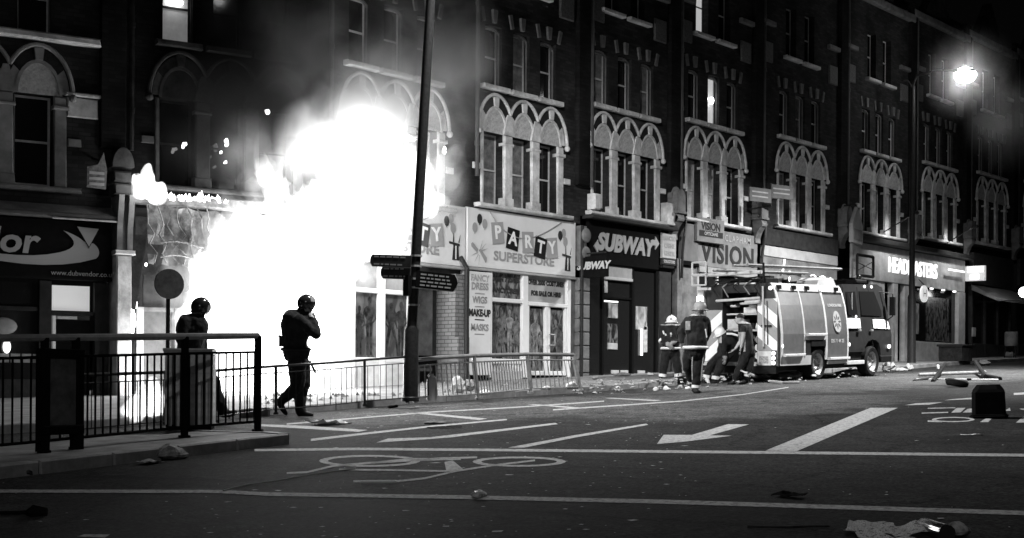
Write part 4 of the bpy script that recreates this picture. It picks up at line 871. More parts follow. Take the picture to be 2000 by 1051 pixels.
# ================================================================== FIRE AND SMOKE
from mathutils import noise as mnoise
def AT(px, py, zf): return CAM+ray(px, py)*zf
def XAT(px, y):
    lo, hi = 0.0, 90.0
    for _ in range(50):
        mid = (lo+hi)/2; v = Vector((mid, y, gz(mid, y)))-CAM
        if 1000+FPX*v.dot(CR)/v.dot(FW) < px: lo = mid
        else: hi = mid
    return lo
def front_zf(px, py, off):                                   # distance at which a ray meets the line of shopfronts, off metres out
    q = ray(px, py)
    t1 = (D-off-CAM.y)/q.y if q.y > 0 else 1e9
    nL = Vector((math.sin(AL), math.cos(AL), 0)); d = nL.dot(BEND)-off
    t2 = (d-nL.dot(CAM))/nL.dot(q)
    return min(t1, t2) if (CAM+q*t1).x > 17.3 else t2
def blaze(name, blobs, mat, voxel, amp, off, label, seed=0, thick=0.8, grow=0, kind=None):
    m = MB()
    for px, py, rx, ry in blobs:
        zf = front_zf(px, py, off if (px > 560 or py < 400) else 0.30); c = AT(px, py, zf); s = FPX/zf; rx += grow; ry += grow
        m.ell(c, (rx/s, thick*0.5*(rx+ry)/s, ry/s), 14, 10, rot=Matrix.Rotation(-rad(48.5), 3, 'Z'))
    o = m.build('tmp', INTER); md = o.modifiers.new('r', 'REMESH'); md.mode = 'VOXEL'; md.voxel_size = voxel
    dg = bpy.context.evaluated_depsgraph_get(); me = bpy.data.meshes.new_from_object(o.evaluated_get(dg)); bpy.data.objects.remove(o)
    b = bmesh.new(); b.from_mesh(me); b.normal_update()
    for v in b.verts:
        p = v.co*1.0; q = Vector((p.x*1.5, p.y*1.5, p.z*0.9))+Vector((seed, 0, 0))
        d = mnoise.fractal(q*1.3, 0.9, 2.1, 4)*amp+mnoise.noise(q*5)*amp*0.25
        v.co += v.normal*d+Vector((0, 0, max(0, d)*0.7*max(0, v.normal.z)))
    b.to_mesh(me); b.free(); me.materials.clear(); me.materials.append(mat); me.name = name
    me.polygons.foreach_set('use_smooth', [True]*len(me.polygons))
    o = bpy.data.objects.new(name, me); COL.objects.link(o)
    return tag(o, label, 'fire')
def wisp_mat(name, emission, lo, hi, sc):
    m = vol_mat(name, emission); tr = m.node_tree; pv = [n for n in tr.nodes if n.type == 'PRINCIPLED_VOLUME'][0]
    tc = tr.nodes.new('ShaderNodeTexCoord'); mp = tr.nodes.new('ShaderNodeMapping'); mp.inputs['Scale'].default_value = (1, 1, 0.6)
    n = tr.nodes.new('ShaderNodeTexNoise'); n.inputs['Scale'].default_value = sc; n.inputs['Detail'].default_value = 4; n.inputs['Distortion'].default_value = 0.7
    r = tr.nodes.new('ShaderNodeMapRange'); r.inputs[1].default_value = lo; r.inputs[2].default_value = hi; r.inputs[3].default_value = emission*0.12; r.inputs[4].default_value = emission
    tr.links.new(tc.outputs['Object'], mp.inputs[0]); tr.links.new(mp.outputs[0], n.inputs['Vector']); tr.links.new(n.outputs[0], r.inputs[0]); tr.links.new(r.outputs[0], pv.inputs['Emission Strength'])
    return m
FIREV = vol_mat('flame_volume', emission=3.0)
FIREV2 = wisp_mat('flame_and_smoke_glow', 0.6, 0.40, 0.66, 1.6); FIREV3 = wisp_mat('blaze_edge_glow', 0.7, 0.44, 0.64, 2.4); FIREV4 = wisp_mat('blaze_halo_glow', 0.16, 0.38, 0.66, 1.5)  # emission shells added for soft bloom and lit smoke around the flames
main = [(390,625,52,75),(400,560,44,60),(432,510,46,58),(470,600,80,110),(478,445,40,52),(532,372,44,58),(520,500,80,85),(560,600,85,110),(590,446,52,58),(646,432,50,60),(640,500,70,70),(692,374,44,52),(752,314,46,62),(715,420,80,70),(780,370,58,76),(772,300,36,42),(820,362,42,50),(842,390,26,22),(740,470,55,40),(430,700,60,70),(500,720,95,70),(590,710,62,80),(620,610,30,70)]
low = [q for q in main if q[1] > 465]; high = [q for q in main if q[1] <= 465]
blaze('fire', low, FIREV, 0.11, 0.34, 0.9, 'huge white blaze pouring out of the burning shopfront', 3.1)
blaze('fire', high, wisp_mat('rising_flame_volume', 2.6, 0.34, 0.60, 1.5), 0.11, 0.46, 0.9, 'tall tongues of flame rising past the first floor windows', 6.3)
glow = [(720,270,52,56),(768,244,56,54),(532,340,40,40),(430,490,70,80),(820,330,55,62),(850,390,36,36),(640,560,50,60),(700,500,90,40),(380,600,52,85),(520,720,150,85)]
blaze('fire', main, FIREV3, 0.14, 0.5, 0.9, 'wispy flame fringe with added soft glow round the huge blaze', 5.2, grow=14)
blaze('fire', main, FIREV4, 0.16, 0.55, 0.9, 'faint added halo of glow round the huge blaze', 9.4, grow=34)
blaze('fire', glow, FIREV2, 0.14, 0.45, 0.75, 'thin upper flames with added glow of lit smoke above the white blaze', 8.7)
blaze('fire', [(283,366,24,22),(290,345,12,20),(272,372,14,14),(300,376,16,14)], wisp_mat('small_flame_volume', 16.0, 0.4, 0.6, 6.0), 0.03, 0.16, 0.75, 'small ball of flame on the console left of the blaze', 1.3)
m = MB()
random.seed(11)
for k in range(60):
    px = random.choice((335, 345, 372, 380, 400, 420, 432))+random.uniform(-14, 14); py = 386+(px-318)*0.055+random.uniform(-4, 5); zf = front_zf(px, py, 0.35); c = AT(px, py, zf); r = random.uniform(0.010, 0.034)
    hh = r*random.uniform(1.5, 4.5); ln = random.uniform(-0.6, 0.6)*r
    m.tube([c, c+Vector((ln*0.2, 0, hh*0.25)), c+Vector((ln*0.7, 0, hh*0.6)), c+Vector((ln*1.6, 0, hh))], [r*0.8, r*1.1, r*0.6, r*0.08], 6)
tag(m.build('fire', FLAMEM, smooth=True), 'row of small flames licking along the burnt shop cornice', 'fire', kind='stuff')
for px, py, r, lb in ((441,281,8,'burning window spot, largest of three below the dark arch'), (431,297,4,'tiny ember left of the burning window spot'), (440,316,4,'tiny ember below the burning window spot'), (360,285,6,'narrow ember on the dark wall above the cornice flames'), (522,220,7,'twin ember high on the smoke dark wall'), (868,293,6,'ember beside the right arched window of the burning house'), (358,469,5,'ember on the buckled shop fascia'), (285,517,4,'ember above the round road sign')):
    zf = front_zf(px, py, 0.12); c = AT(px, py, zf); k = r/FPX*zf; m = MB()
    for q in range(4): m.ell((c.x+random.uniform(-k, k)*0.6, c.y, c.z+random.uniform(-k, k)*0.8), (k*0.55, k*0.4, k*random.uniform(0.4, 0.8)), 7, 5)
    tag(m.build('ember', FLAMEM, smooth=True), lb, 'ember')
c = AT(258, 618, front_zf(258, 618, 0.15)); m = MB()
for q in range(5): m.ell((c.x+random.uniform(-0.05, 0.05), c.y, c.z-0.25+q*0.12), (0.06, 0.05, 0.1), 8, 6)
tag(m.build('fire', FLAMEM, smooth=True), 'short flame climbing the pale pier beside the scorched door', 'fire')
def ground_fire(label, spots, mat, seed):
    m = MB()
    for px, py, rx, rz in spots:
        c = G(px, py, 0.12); m.ell((c.x, c.y, c.z+rz*0.5), (rx, rx*0.8, rz), 12, 8)
    o = m.build('tmp', INTER); md = o.modifiers.new('r', 'REMESH'); md.mode = 'VOXEL'; md.voxel_size = 0.035
    me = bpy.data.meshes.new_from_object(o.evaluated_get(bpy.context.evaluated_depsgraph_get())); bpy.data.objects.remove(o)
    b = bmesh.new(); b.from_mesh(me); b.normal_update()
    for v in b.verts: v.co += v.normal*mnoise.fractal(v.co*4+Vector((seed, 0, 0)), 0.9, 2, 4)*0.12+Vector((0, 0, max(0, mnoise.noise(v.co*6)))*1)*0.12*max(0, v.normal.z)
    b.to_mesh(me); b.free(); me.materials.clear(); me.materials.append(mat); me.name = 'fire'
    o = bpy.data.objects.new('fire', me); COL.objects.link(o); return tag(o, label, 'fire')
ground_fire('low fire burning on the pavement at the foot of the round road sign', [(285, 812, 0.28, 0.26), (310, 806, 0.22, 0.30), (265, 815, 0.18, 0.18)], wisp_mat('low_flame_volume', 9.0, 0.38, 0.6, 4.0), 2.0)
# point lights inside the blaze; the two highest added to brighten the smoke
for px, py, wv in ((430, 640, 420), (520, 480, 520), (560, 700, 420), (650, 420, 520), (740, 390, 480), (800, 380, 260), (480, 750, 420), (600, 745, 420), (680, 745, 150), (320, 770, 160), (712, 245, 850), (645, 300, 480)):
    zf = front_zf(px, py, 1.15 if (px > 570 or py > 690) else -0.8); c = AT(px, py, zf)
    if py > 690: c.z = gz(c.x, c.y)+0.55
    point('fire_light', c, wv*FIRE_POWER, 0.45)
c = AT(285, 366, front_zf(285, 366, 0.9)); point('fire_light', c, 30*FIRE_POWER, 0.15)
c = AT(310, 700, front_zf(310, 700, 1.0)); point('fire_light', (c.x, c.y, gz(c.x, c.y)+0.5), 60*FIRE_POWER, 0.2)

def smoke_box(name, lo, hi, blobs, dens, nscale, label, alb=0.75, thr=0.40, step=None, floor=0.06):
    m = MB().box(lo[0], hi[0], lo[1], hi[1], lo[2], hi[2]); mat = bpy.data.materials.new(name+'_volume'); mat.use_nodes = True; t = mat.node_tree; t.nodes.clear()
    o = t.nodes.new('ShaderNodeOutputMaterial'); p = t.nodes.new('ShaderNodeVolumePrincipled'); p.inputs['Color'].default_value = (alb, alb, alb, 1); p.inputs['Density Attribute'].default_value = ''; p.inputs['Anisotropy'].default_value = 0.3
    tc = t.nodes.new('ShaderNodeTexCoord'); acc = None
    for c, r, k in blobs:
        a = t.nodes.new('ShaderNodeVectorMath'); a.operation = 'SUBTRACT'; a.inputs[1].default_value = c; t.links.new(tc.outputs['Object'], a.inputs[0])
        d = t.nodes.new('ShaderNodeVectorMath'); d.operation = 'DIVIDE'; d.inputs[1].default_value = r; t.links.new(a.outputs[0], d.inputs[0])
        l = t.nodes.new('ShaderNodeVectorMath'); l.operation = 'LENGTH'; t.links.new(d.outputs[0], l.inputs[0])
        q = t.nodes.new('ShaderNodeMapRange'); q.inputs[1].default_value = 1; q.inputs[2].default_value = 0.15; q.inputs[3].default_value = 0; q.inputs[4].default_value = k; q.interpolation_type = 'SMOOTHSTEP'; t.links.new(l.outputs['Value'], q.inputs[0])
        if acc is None: acc = q.outputs[0]
        else:
            mx = t.nodes.new('ShaderNodeMath'); mx.operation = 'MAXIMUM'; t.links.new(acc, mx.inputs[0]); t.links.new(q.outputs[0], mx.inputs[1]); acc = mx.outputs[0]
    n = t.nodes.new('ShaderNodeTexNoise'); n.inputs['Scale'].default_value = nscale; n.inputs['Detail'].default_value = 3; n.inputs['Distortion'].default_value = 0.6; t.links.new(tc.outputs['Object'], n.inputs['Vector'])
    nr = t.nodes.new('ShaderNodeMapRange'); nr.inputs[1].default_value = thr; nr.inputs[2].default_value = thr+0.25; nr.inputs[3].default_value = floor; t.links.new(n.outputs[0], nr.inputs[0])
    mu = t.nodes.new('ShaderNodeMath'); mu.operation = 'MULTIPLY'; t.links.new(acc, mu.inputs[0]); t.links.new(nr.outputs[0], mu.inputs[1])
    m2 = t.nodes.new('ShaderNodeMath'); m2.operation = 'MULTIPLY'; m2.inputs[1].default_value = dens; t.links.new(mu.outputs[0], m2.inputs[0]); t.links.new(m2.outputs[0], p.inputs['Density'])
    t.links.new(p.outputs[0], o.inputs['Volume'])
    try: mat.cycles.volume_sampling = 'EQUIANGULAR'
    except Exception: pass
    if step: mat.cycles.volume_step_rate = step
    b = m.build(name, mat); return tag(b, label, 'smoke', kind='stuff')
def PW(px, py, off): return tuple(AT(px, py, front_zf(px, py, off)))
smoke_box('smoke', (14.0, 16.5, 4.2), (24.5, 20.75, 12.5),
          [(PW(710, 225, 1.1), (1.35, 1.2, 1.15), 4.0), (PW(640, 285, 1.3), (1.3, 1.0, 1.1), 3.2), (PW(760, 150, 1.6), (1.8, 1.2, 1.5), 0.8), (PW(840, 110, 1.6), (2.0, 1.3, 2.6), 0.7), (PW(620, 60, 1.5), (2.0, 1.4, 2.0), 0.15), (PW(870, 350, 0.8), (0.55, 0.7, 1.2), 0.5), (PW(480, 290, 1.0), (0.8, 0.8, 0.9), 0.35)],
          1.6, 0.9, 'grey smoke rolling up the facade above the blaze', alb=0.92)
smoke_box('smoke', (11.0, 17.5, 5.0), (18.6, 21.9, 12.5),
          [(PW(470, 190, 0.7), (1.7, 0.8, 1.3), 1.0), (PW(430, 290, 0.5), (1.5, 0.5, 0.9), 0.8), (PW(560, 120, 0.9), (1.5, 0.9, 1.6), 0.9), (PW(470, 40, 0.8), (1.0, 0.7, 1.2), 0.8), (PW(600, 230, 0.7), (0.8, 0.6, 0.7), 0.6)],
          2.6, 1.1, 'black smoke hiding the burnt house left of the grey smoke', alb=0.06, thr=0.30)

# ================================================================== STREET LAMPS
base = G(801, 784, 0.12)
zf0 = (base-CAM).dot(FW)
lp = thing('street_lamp', 'tall leaning street lamp column carrying three finger signs, beside the blaze', 'street lamp', base)
ax = (AT(845, 0, zf0)-AT(808, 640, zf0)); ax.normalize()
lo_ = AT(804, 640, zf0)-base; top_ = lo_+ax*(9.6/ax.z-lo_.z/ax.z)
m = MB(); m.lathe([(0.15, 0.0), (0.15, 0.06), (0.125, 0.08), (0.12, lo_.z-0.05), (0.085, lo_.z+0.03)], (0, 0, 0), 14); m.v = [(x+lo_.x*z/lo_.z, y+lo_.y*z/lo_.z, z) for x, y, z in m.v]
m.build('column_base', BLKMET, lp, smooth=True)
m = MB().tube([lo_, lo_+ax*4.0, top_], [0.088, 0.082, 0.066], 12).build('column', BLKMET, lp, smooth=True)
m = MB(); arm_end = top_+Vector((0.2, -1.5, 0.45)); m.tube([top_, top_+Vector((0.03, -0.25, 0.3)), arm_end], 0.04, 8).build('arm', BLKMET, lp, smooth=True)
hd = MB().ell(arm_end+Vector((0, -0.35, 0)), (0.17, 0.45, 0.10), 12, 8).build('lantern', BLKMET, lp, smooth=True)
MB().ell(arm_end+Vector((0, -0.35, -0.06)), (0.13, 0.36, 0.07), 12, 8).build('lens', STREETLAMP, lp, smooth=True)
LAMP1 = base+arm_end+Vector((0, -0.35, -0.25))
spot('street_light', LAMP1, LAMP1+Vector((0.2, -0.12, -1)), 6800, 120, 0.15, 0.8)
spot('street_light', LAMP1, (28.5, 19.0, 3.0), 7000, 60, 0.15, 1.0)  # extra aimed spot added to brighten the engine rear and shopfronts
MB().box(-0.16, -0.075, -0.07, 0.05, 1.72, 2.05).build('control_box', BLACK, lp, (lo_.x*1.2, lo_.y*1.2, 0))
m = MB()
for py in (500, 520, 545, 562, 596): 
    p = AT(805+(640-py)*0.058, py, zf0)-base; m.lathe([(0.1, -0.015), (0.1, 0.015)], p, 12)
m.build('clamp_band', GALV, lp)
# finger signs
def finger(x0, x1, y0, y1, label, right, slope, lines):
    zf = zf0-0.06; a = AT((x0+x1)/2, (y0+y1)/2, zf); s = FPX/zf; w = (x1-x0)/s*1.12; h = (y1-y0)/s
    t = thing('finger_sign', label, 'sign', a, 0, 'finger signs on the lamp column'); t.rotation_euler = (0, slope, rad(-48.5)+(0.25 if right else -0.2))
    k = 1 if right else -1; c = h*0.45
    pts = [(-k*w/2, -h/2), (k*(w/2-c*0.5), -h/2), (k*(w/2-0.02), -h*0.25), (k*w/2, 0), (k*(w/2-0.02), h*0.25), (k*(w/2-c*0.5), h/2), (-k*w/2, h/2)]
    MB().prism(pts, 'y', -0.022, 0.022).build('blade', BLACK if right else DARKWOOD, t)
    rim = MB().tube([(k*(w/2-c*0.5), -0.01, -h/2), (k*(w/2-0.01), -0.01, -h*0.22), (k*(w/2-0.01), -0.01, h*0.22), (k*(w/2-c*0.5), -0.01, h/2)], 0.012, 5); rim.tube([(-k*w/2, -0.01, -h/2), (k*(w/2-c*0.5), -0.01, -h/2)], 0.012, 5)
    rim.build('rim', GALV if right else LETG, t)
    m = MB()
    for i in range(lines):
        z = h*0.32-i*h*0.64/max(1, lines-1)
        x = -w*0.40
        while x < w*0.3:
            L = random.uniform(0.04, 0.1); m.box(x, x+L, -0.026, -0.0225, z-0.012, z+0.012); x += L+0.025
    m.build('print_line', LETG, t)['kind'] = 'stuff'
random.seed(5)
finger(726, 800, 498, 521, 'uppermost finger sign, pointing left towards the blaze', False, 0.05, 2)
finger(746, 800, 521, 544, 'lower left finger sign under the longer one', False, 0.03, 2)
finger(816, 890, 533, 566, 'right pointing finger sign with four lines of print', True, 0.08, 4)

# lit lamp on the right hand column
yb = 19.55; xb = XAT(1780, yb); base2 = Vector((xb, yb, gz(xb, yb)+0.12)); zf2 = (base2-CAM).dot(FW)
rp = thing('street_lamp', 'tall dark street lamp with a glaring lantern in front of the hair salon', 'street lamp', base2)
tp2 = AT(1783, 168, zf2)-base2; s2 = FPX/zf2
m = MB().tube([(0, 0, 0), (0, 0, 0.05), (0, 0, 2.2), (0, 0, 2.3), tp2], [0.16, 0.14, 0.135, 0.10, 0.085], 12).build('column', BLKMET, rp, smooth=True)
lamp2 = AT(1885, 147, zf2-1.2)-base2
m = MB().tube([tp2, tp2+Vector((0.1, -0.1, 0.35)), (tp2+lamp2)/2+Vector((0, 0, 0.35)), lamp2+Vector((0, 0, 0.16))], 0.04, 8).tube([tp2-Vector((0, 0, 0.1)), tp2+Vector((-0.3, 0.05, 0.15)), tp2+Vector((-0.55, 0.1, 0.1))], 0.025, 6)
m.build('arm', BLKMET, rp, smooth=True)
MB().ell(lamp2+Vector((0, 0, 0.10)), (0.36, 0.36, 0.10), 14, 8).build('lantern', BLKMET, rp, smooth=True)
MB().ell(lamp2, (0.37, 0.35, 0.25), 16, 10).build('lens', M('glaring_lamp_lens', 0.8, 0.5, emit=1, es=50.0), rp, smooth=True)
lw = base2+lamp2
smoke_box('smoke', (lw.x-2.6, lw.y-2.9, lw.z-4.2), (lw.x+3.2, lw.y+1.0, lw.z+2.0), [((lw.x, lw.y, lw.z), (1.9, 1.9, 1.7), 0.30), ((lw.x+0.8, lw.y-1.0, lw.z-1.5), (1.7, 1.4, 1.9), 0.30)], 0.6, 1.3, 'pale smoke drifting under the glaring street lamp', alb=0.9, thr=0.40, floor=0.35)
# near side street lamp, out of the picture to the right
b3 = Vector((36.0, 10.2, gz(36.0, 10.2))); np_ = thing('street_lamp', 'street lamp on the near pavement, out of the picture to the right', 'street lamp', b3)
MB().tube([(0, 0, 0), (0, 0, 2.2), (0, 0, 2.25), (0, 0, 9.2)], [0.13, 0.12, 0.09, 0.07], 12).build('column', BLKMET, np_, smooth=True); MB().tube([(0, 0, 9.2), (-0.1, 0.4, 9.5), (-0.4, 1.6, 9.7)], 0.04, 8).build('arm', BLKMET, np_, smooth=True)
MB().ell((-0.45, 1.8, 9.7), (0.18, 0.45, 0.1), 12, 8).build('lantern', BLKMET, np_, smooth=True); MB().ell((-0.45, 1.8, 9.63), (0.13, 0.36, 0.07), 12, 8).build('lens', STREETLAMP, np_, smooth=True)
LAMP3 = b3+Vector((-0.45, 1.8, 9.5)); spot('street_light', LAMP3, LAMP3+Vector((-0.1, 0.2, -1)), 18000, 114, 0.15, 0.5)
b4 = Vector((-4.0, -3.0, gz(-4.0, -3.0))); nq_ = thing('street_lamp', 'street lamp on the near pavement, behind the viewpoint', 'street lamp', b4)
MB().tube([(0, 0, 0), (0, 0, 2.2), (0, 0, 2.25), (0, 0, 8.2)], [0.13, 0.12, 0.09, 0.07], 12).build('column', BLKMET, nq_, smooth=True); MB().tube([(0, 0, 8.2), (0.2, 0.3, 8.45), (1.0, 1.0, 8.6)], 0.04, 8).build('arm', BLKMET, nq_, smooth=True)
MB().ell((1.1, 1.1, 8.6), (0.3, 0.3, 0.1), 12, 8).build('lantern', BLKMET, nq_, smooth=True); MB().ell((1.1, 1.1, 8.53), (0.24, 0.24, 0.07), 12, 8).build('lens', STREETLAMP, nq_, smooth=True)
LAMP4 = b4+Vector((1.1, 1.1, 8.4)); spot('street_light', LAMP4, LAMP4+Vector((1.2, 1.3, -0.8)), 1300, 120, 0.15, 0.9)
# globe lamp at the right edge
gp = AT(2000, 571, 50.5); gl = thing('globe_lamp', 'white globe wall lamp cut off by the right edge', 'lamp', gp)
MB().ell((0, 0, 0), 0.2, 16, 10).build('globe', GLOWW, gl, smooth=True); MB().tube([(0, 0, -0.2), (0, 0.05, -0.3), (0.1, D-gp.y, -0.3)], 0.02, 6).build('bracket', BLKMET, gl)

# ================================================================== GUARD RAILS
def panel_rail(name, label, cat, bottoms, tops, posts, bar_gap, post_mat, bar_mat, rail_mat, r_top, r_bar, lo_f, hi_f, r_post, group=None):
    """bottoms/tops: matching lists of world points; bars are interpolated between them"""
    T = thing(name, label, cat, bottoms[0], 0, group); o = Vector(bottoms[0])
    def lerp(L, t):
        t = max(0, min(len(L)-1-1e-6, t)); i = int(t); return L[i].lerp(L[i+1], t-i)
    n = len(bottoms)-1
    MB().tube([p-o for p in tops], r_top, 8).build('top_rail', rail_mat, T, smooth=True)
    for f, nm in ((lo_f, 'bottom_bar'), (hi_f, 'upper_bar')):
        MB().tube([(b+(t-b)*f)-o for b, t in zip(bottoms, tops)], r_bar*1.5, 6).build(nm, bar_mat, T)
    for t in posts:
        b, p = lerp(bottoms, t), lerp(tops, t); d = (p-b)
        MB().tube([b-o-d*0.03, b-o+d*0.02, b-o+d*0.021, p-o], [r_post*1.6, r_post*1.6, r_post, r_post], 8).build('post', post_mat, T, smooth=True)
    for i in range(n):
        L = (bottoms[i+1]-bottoms[i]).length; k = max(1, int(L/bar_gap))
        for j in range(k):
            t = i+(j+0.5)/k; b, p = lerp(bottoms, t), lerp(tops, t)
            MB().tube([b+(p-b)*lo_f-o, b+(p-b)*hi_f-o], r_bar, 5).build('bar', bar_mat, T)
    return T
# foreground island railing
ra = G(503, 842, 0.12); rb = G(86, 884, 0.12); dr = (rb-ra).normalized()
pts = [ra, G(360, 854, 0.12), G(147, 877, 0.12), rb, rb+dr*1.9, rb+dr*3.8]
pts = [Vector((p.x, p.y, gz(p.x, p.y)+0.12)) for p in pts]
tops = [p+Vector((0, 0, 1.10)) for p in pts]
panel_rail('guard_rail', 'dark guard rail with a fat top tube on the near traffic island', 'railing', pts, tops, [0, 1, 2, 3, 4], 0.105, BLACK, BLACK, RAILM, 0.036, 0.011, 0.10, 0.83, 0.042)
# burnt side guard rail
bt = [(150, 848, 733), (420, 822, 724), (512, 809, 717), (640, 799, 709), (712, 791, 703), (795, 784, 697)]
bot = [G(a, b, 0.12) for a, b, c in bt]; top_l = [AT(a, c, (p-CAM).dot(FW)) for (a, b, c), p in zip(bt, bot)]
panel_rail('guard_rail', 'thin guard rail standing in front of the blaze, left of the lamp column', 'railing', bot, top_l, [0, 1, 2.2, 4, 5], 0.15, BLKMET, BLKMET, BLKMET, 0.02, 0.006, 0.08, 0.86, 0.022)
bt = [(813, 783, 813, 703), (872, 781, 866, 698), (934, 777, 925, 695), (1036, 766, 1029, 692), (1134, 762, 1120, 693)]
bot = [G(a, b, 0.12) for a, b, c, d in bt]; top_r = [AT(c, d, (p-CAM).dot(FW)-0.1) for (a, b, c, d), p in zip(bt, bot)]
panel_rail('guard_rail', 'bent grey guard rail leaning left in front of the party shop', 'railing', bot, top_r, [0, 2, 3, 4], 0.105, GALV, GALV, RAILM, 0.035, 0.010, 0.09, 0.85, 0.036)

# board with two legs set into the island railing
bd = thing('notice_board', 'black framed notice board on two legs at the island railing', 'notice board', (pts[3]+pts[2])/2, math.atan2(-dr.y, -dr.x))
hw = (pts[3]-pts[2]).length/2
for x in (-hw, hw): MB().cbox(x-0.045, x+0.045, -0.06, 0.05, 0, 0.98, 0.01).build('leg', BLACK, bd)
MB().cbox(-hw-0.04, hw+0.04, -0.07, 0.04, 0.16, 0.25, 0.01).build('frame_rail', BLACK, bd); MB().cbox(-hw-0.04, hw+0.04, -0.07, 0.04, 0.9, 0.99, 0.01).build('frame_rail', BLACK, bd); MB().box(-hw+0.05, hw-0.05, -0.04, 0.02, 0.25, 0.9).build('panel', M('dim_grey_panel', 0.07, 0.7, 0.4, 8), bd)
# slatted litter bin
bp = G(372, 838, 0.12); bn = thing('litter_bin', 'slatted square litter bin on the island behind the railing', 'litter bin', bp, rad(-40))
MB().box(-0.24, 0.24, -0.22, 0.22, 0.02, 0.86).build('liner', M('bin_liner_dark', 0.05, 0.6, 0.3, 8), bn); MB().cbox(-0.30, 0.28, -0.28, 0.28, 0.88, 0.95, 0.015).build('lid', RAILM, bn); MB().box(-0.26, 0.26, -0.25, 0.25, 0.0, 0.06).build('base', BLACK, bn)
sl = mesh_of(MB().cbox(-0.03, 0.03, -0.035, 0.0, 0.04, 0.9, 0.006), 'slat', M('bin_slat_grey', 0.55, 0.6, 0.25, 10))
for i in range(6):
    for yy, ang in ((-0.22, 0), (0.22, math.pi)): link('slat', sl, bn, ((-0.22+i*0.088)*(1 if ang == 0 else -1), yy, 0), (0, 0, ang))
    link('slat', sl, bn, (-0.24, -0.2+i*0.08, 0), (0, 0, -math.pi/2)); link('slat', sl, bn, (0.24, 0.2-i*0.08, 0), (0, 0, math.pi/2))
# round road sign, seen from behind
sb = G(327, 806, 0.12); zs = (sb-CAM).dot(FW); sg = thing('road_sign', 'round road sign seen from behind, dark against the blaze', 'road sign', sb, rad(-48.5)+0.55)
ctr = AT(327, 555, zs)-sb; k = FPX/zs
m = MB().tube([(0, 0, -0.05), (0, 0, 0.6)], 0.055, 8).tube([(0, 0, 0.6), (0, 0, ctr.z+0.2)], 0.032, 8).build('post', BLKMET, sg, smooth=True)
MB().lathe([(0.0, -0.06), (29/k, -0.06), (29.6/k, -0.05), (29.6/k, -0.035), (0, -0.035)], (0, 0, ctr.z), 26, axis='y').build('sign_disc', M('sign_back_grey', 0.1, 0.6, 0.4, 9), sg)
# fire extinguisher at the lamp column
ep = G(843, 782, 0.12); ex = thing('fire_extinguisher', 'old fire extinguisher standing by the foot of the lamp column', 'extinguisher', ep)
MB().lathe([(0.0, 0), (0.085, 0.0), (0.085, 0.33), (0.07, 0.38), (0.035, 0.41), (0.03, 0.44), (0, 0.44)], (0, 0, 0), 14).build('cylinder', LGREY, ex, smooth=True)
MB().box(-0.05, 0.03, -0.02, 0.02, 0.44, 0.475).build('valve', BLKMET, ex); MB().tube([(-0.03, 0, 0.45), (-0.11, -0.02, 0.40), (-0.12, -0.03, 0.25), (-0.11, -0.03, 0.08)], 0.014, 6).build('hose', BLKMET, ex, smooth=True)

# ================================================================== FIRE ENGINE
TL, TW = 6.05, 2.2
ENG = thing('fire_engine', 'fire engine parked at the kerb, chevroned rear doors open and ladder on the roof', 'fire engine', (28.0, 16.25, gz(28.0, 16.25)), rot=(GY, -GX, 0))
T_SIDE = M('engine_shutter', 0.095, 0.4, 0.15, 6, metal=0.2); T_WHITE = M('engine_white', 0.5, 0.3, 0.1, 4); T_RED = M('engine_dark_red', 0.024, 0.35, 0.15, 5, spec=0.2); T_ALU = M('engine_aluminium', 0.6, 0.35, 0.15, 9, metal=0.15)
T_CHEV = M('chevron_white', 0.88, 0.4); T_CHEVG = M('chevron_grey', 0.30, 0.45, 0.1, 6); T_BLK = M('engine_black', 0.012, 0.5, 0.3, 9)
def shutter_mat():
    m = T_SIDE; t = m.node_tree; b = t.nodes['Principled BSDF']; tc = t.nodes.new('ShaderNodeTexCoord'); w = t.nodes.new('ShaderNodeTexWave'); w.bands_direction = 'Z'; w.inputs['Scale'].default_value = 14; w.inputs['Distortion'].default_value = 0
    bp_ = t.nodes.new('ShaderNodeBump'); bp_.inputs['Strength'].default_value = 0.5; bp_.inputs['Distance'].default_value = 0.01
    t.links.new(tc.outputs['Object'], w.inputs['Vector']); t.links.new(w.outputs['Fac'], bp_.inputs['Height']); t.links.new(bp_.outputs[0], b.inputs['Normal'])
shutter_mat()
PROF = [(0.02, 0.38), (0.0, 0.7), (0.0, 1.15), (0.035, 1.5), (0.09, 1.85), (0.17, 2.15), (0.22, 2.3), (0.27, 2.38)]
def yin(z):
    for (a, b), (c, d) in zip(PROF[:-1], PROF[1:]):
        if b <= z <= d: return a+(c-a)*(z-b)/(d-b)
    return PROF[0][0] if z < PROF[0][1] else PROF[-1][0]
def side(name, mat, x0, x1, z0, z1, out=0.012, thick=0.03, label=None, far=False, parent=None):
    zs_ = [z0]+[b for a, b in PROF if z0 < b < z1]+[z1]; m = MB()
    pts = [(yin(z)-out, z) for z in zs_]+[(yin(z)-out+thick, z) for z in reversed(zs_)]
    if far: pts = [(TW-y, z) for y, z in pts]
    m.prism(pts, 'x', x0, x1); o = m.build(name, mat, parent or ENG)
    if label: o['label'] = label
    return o
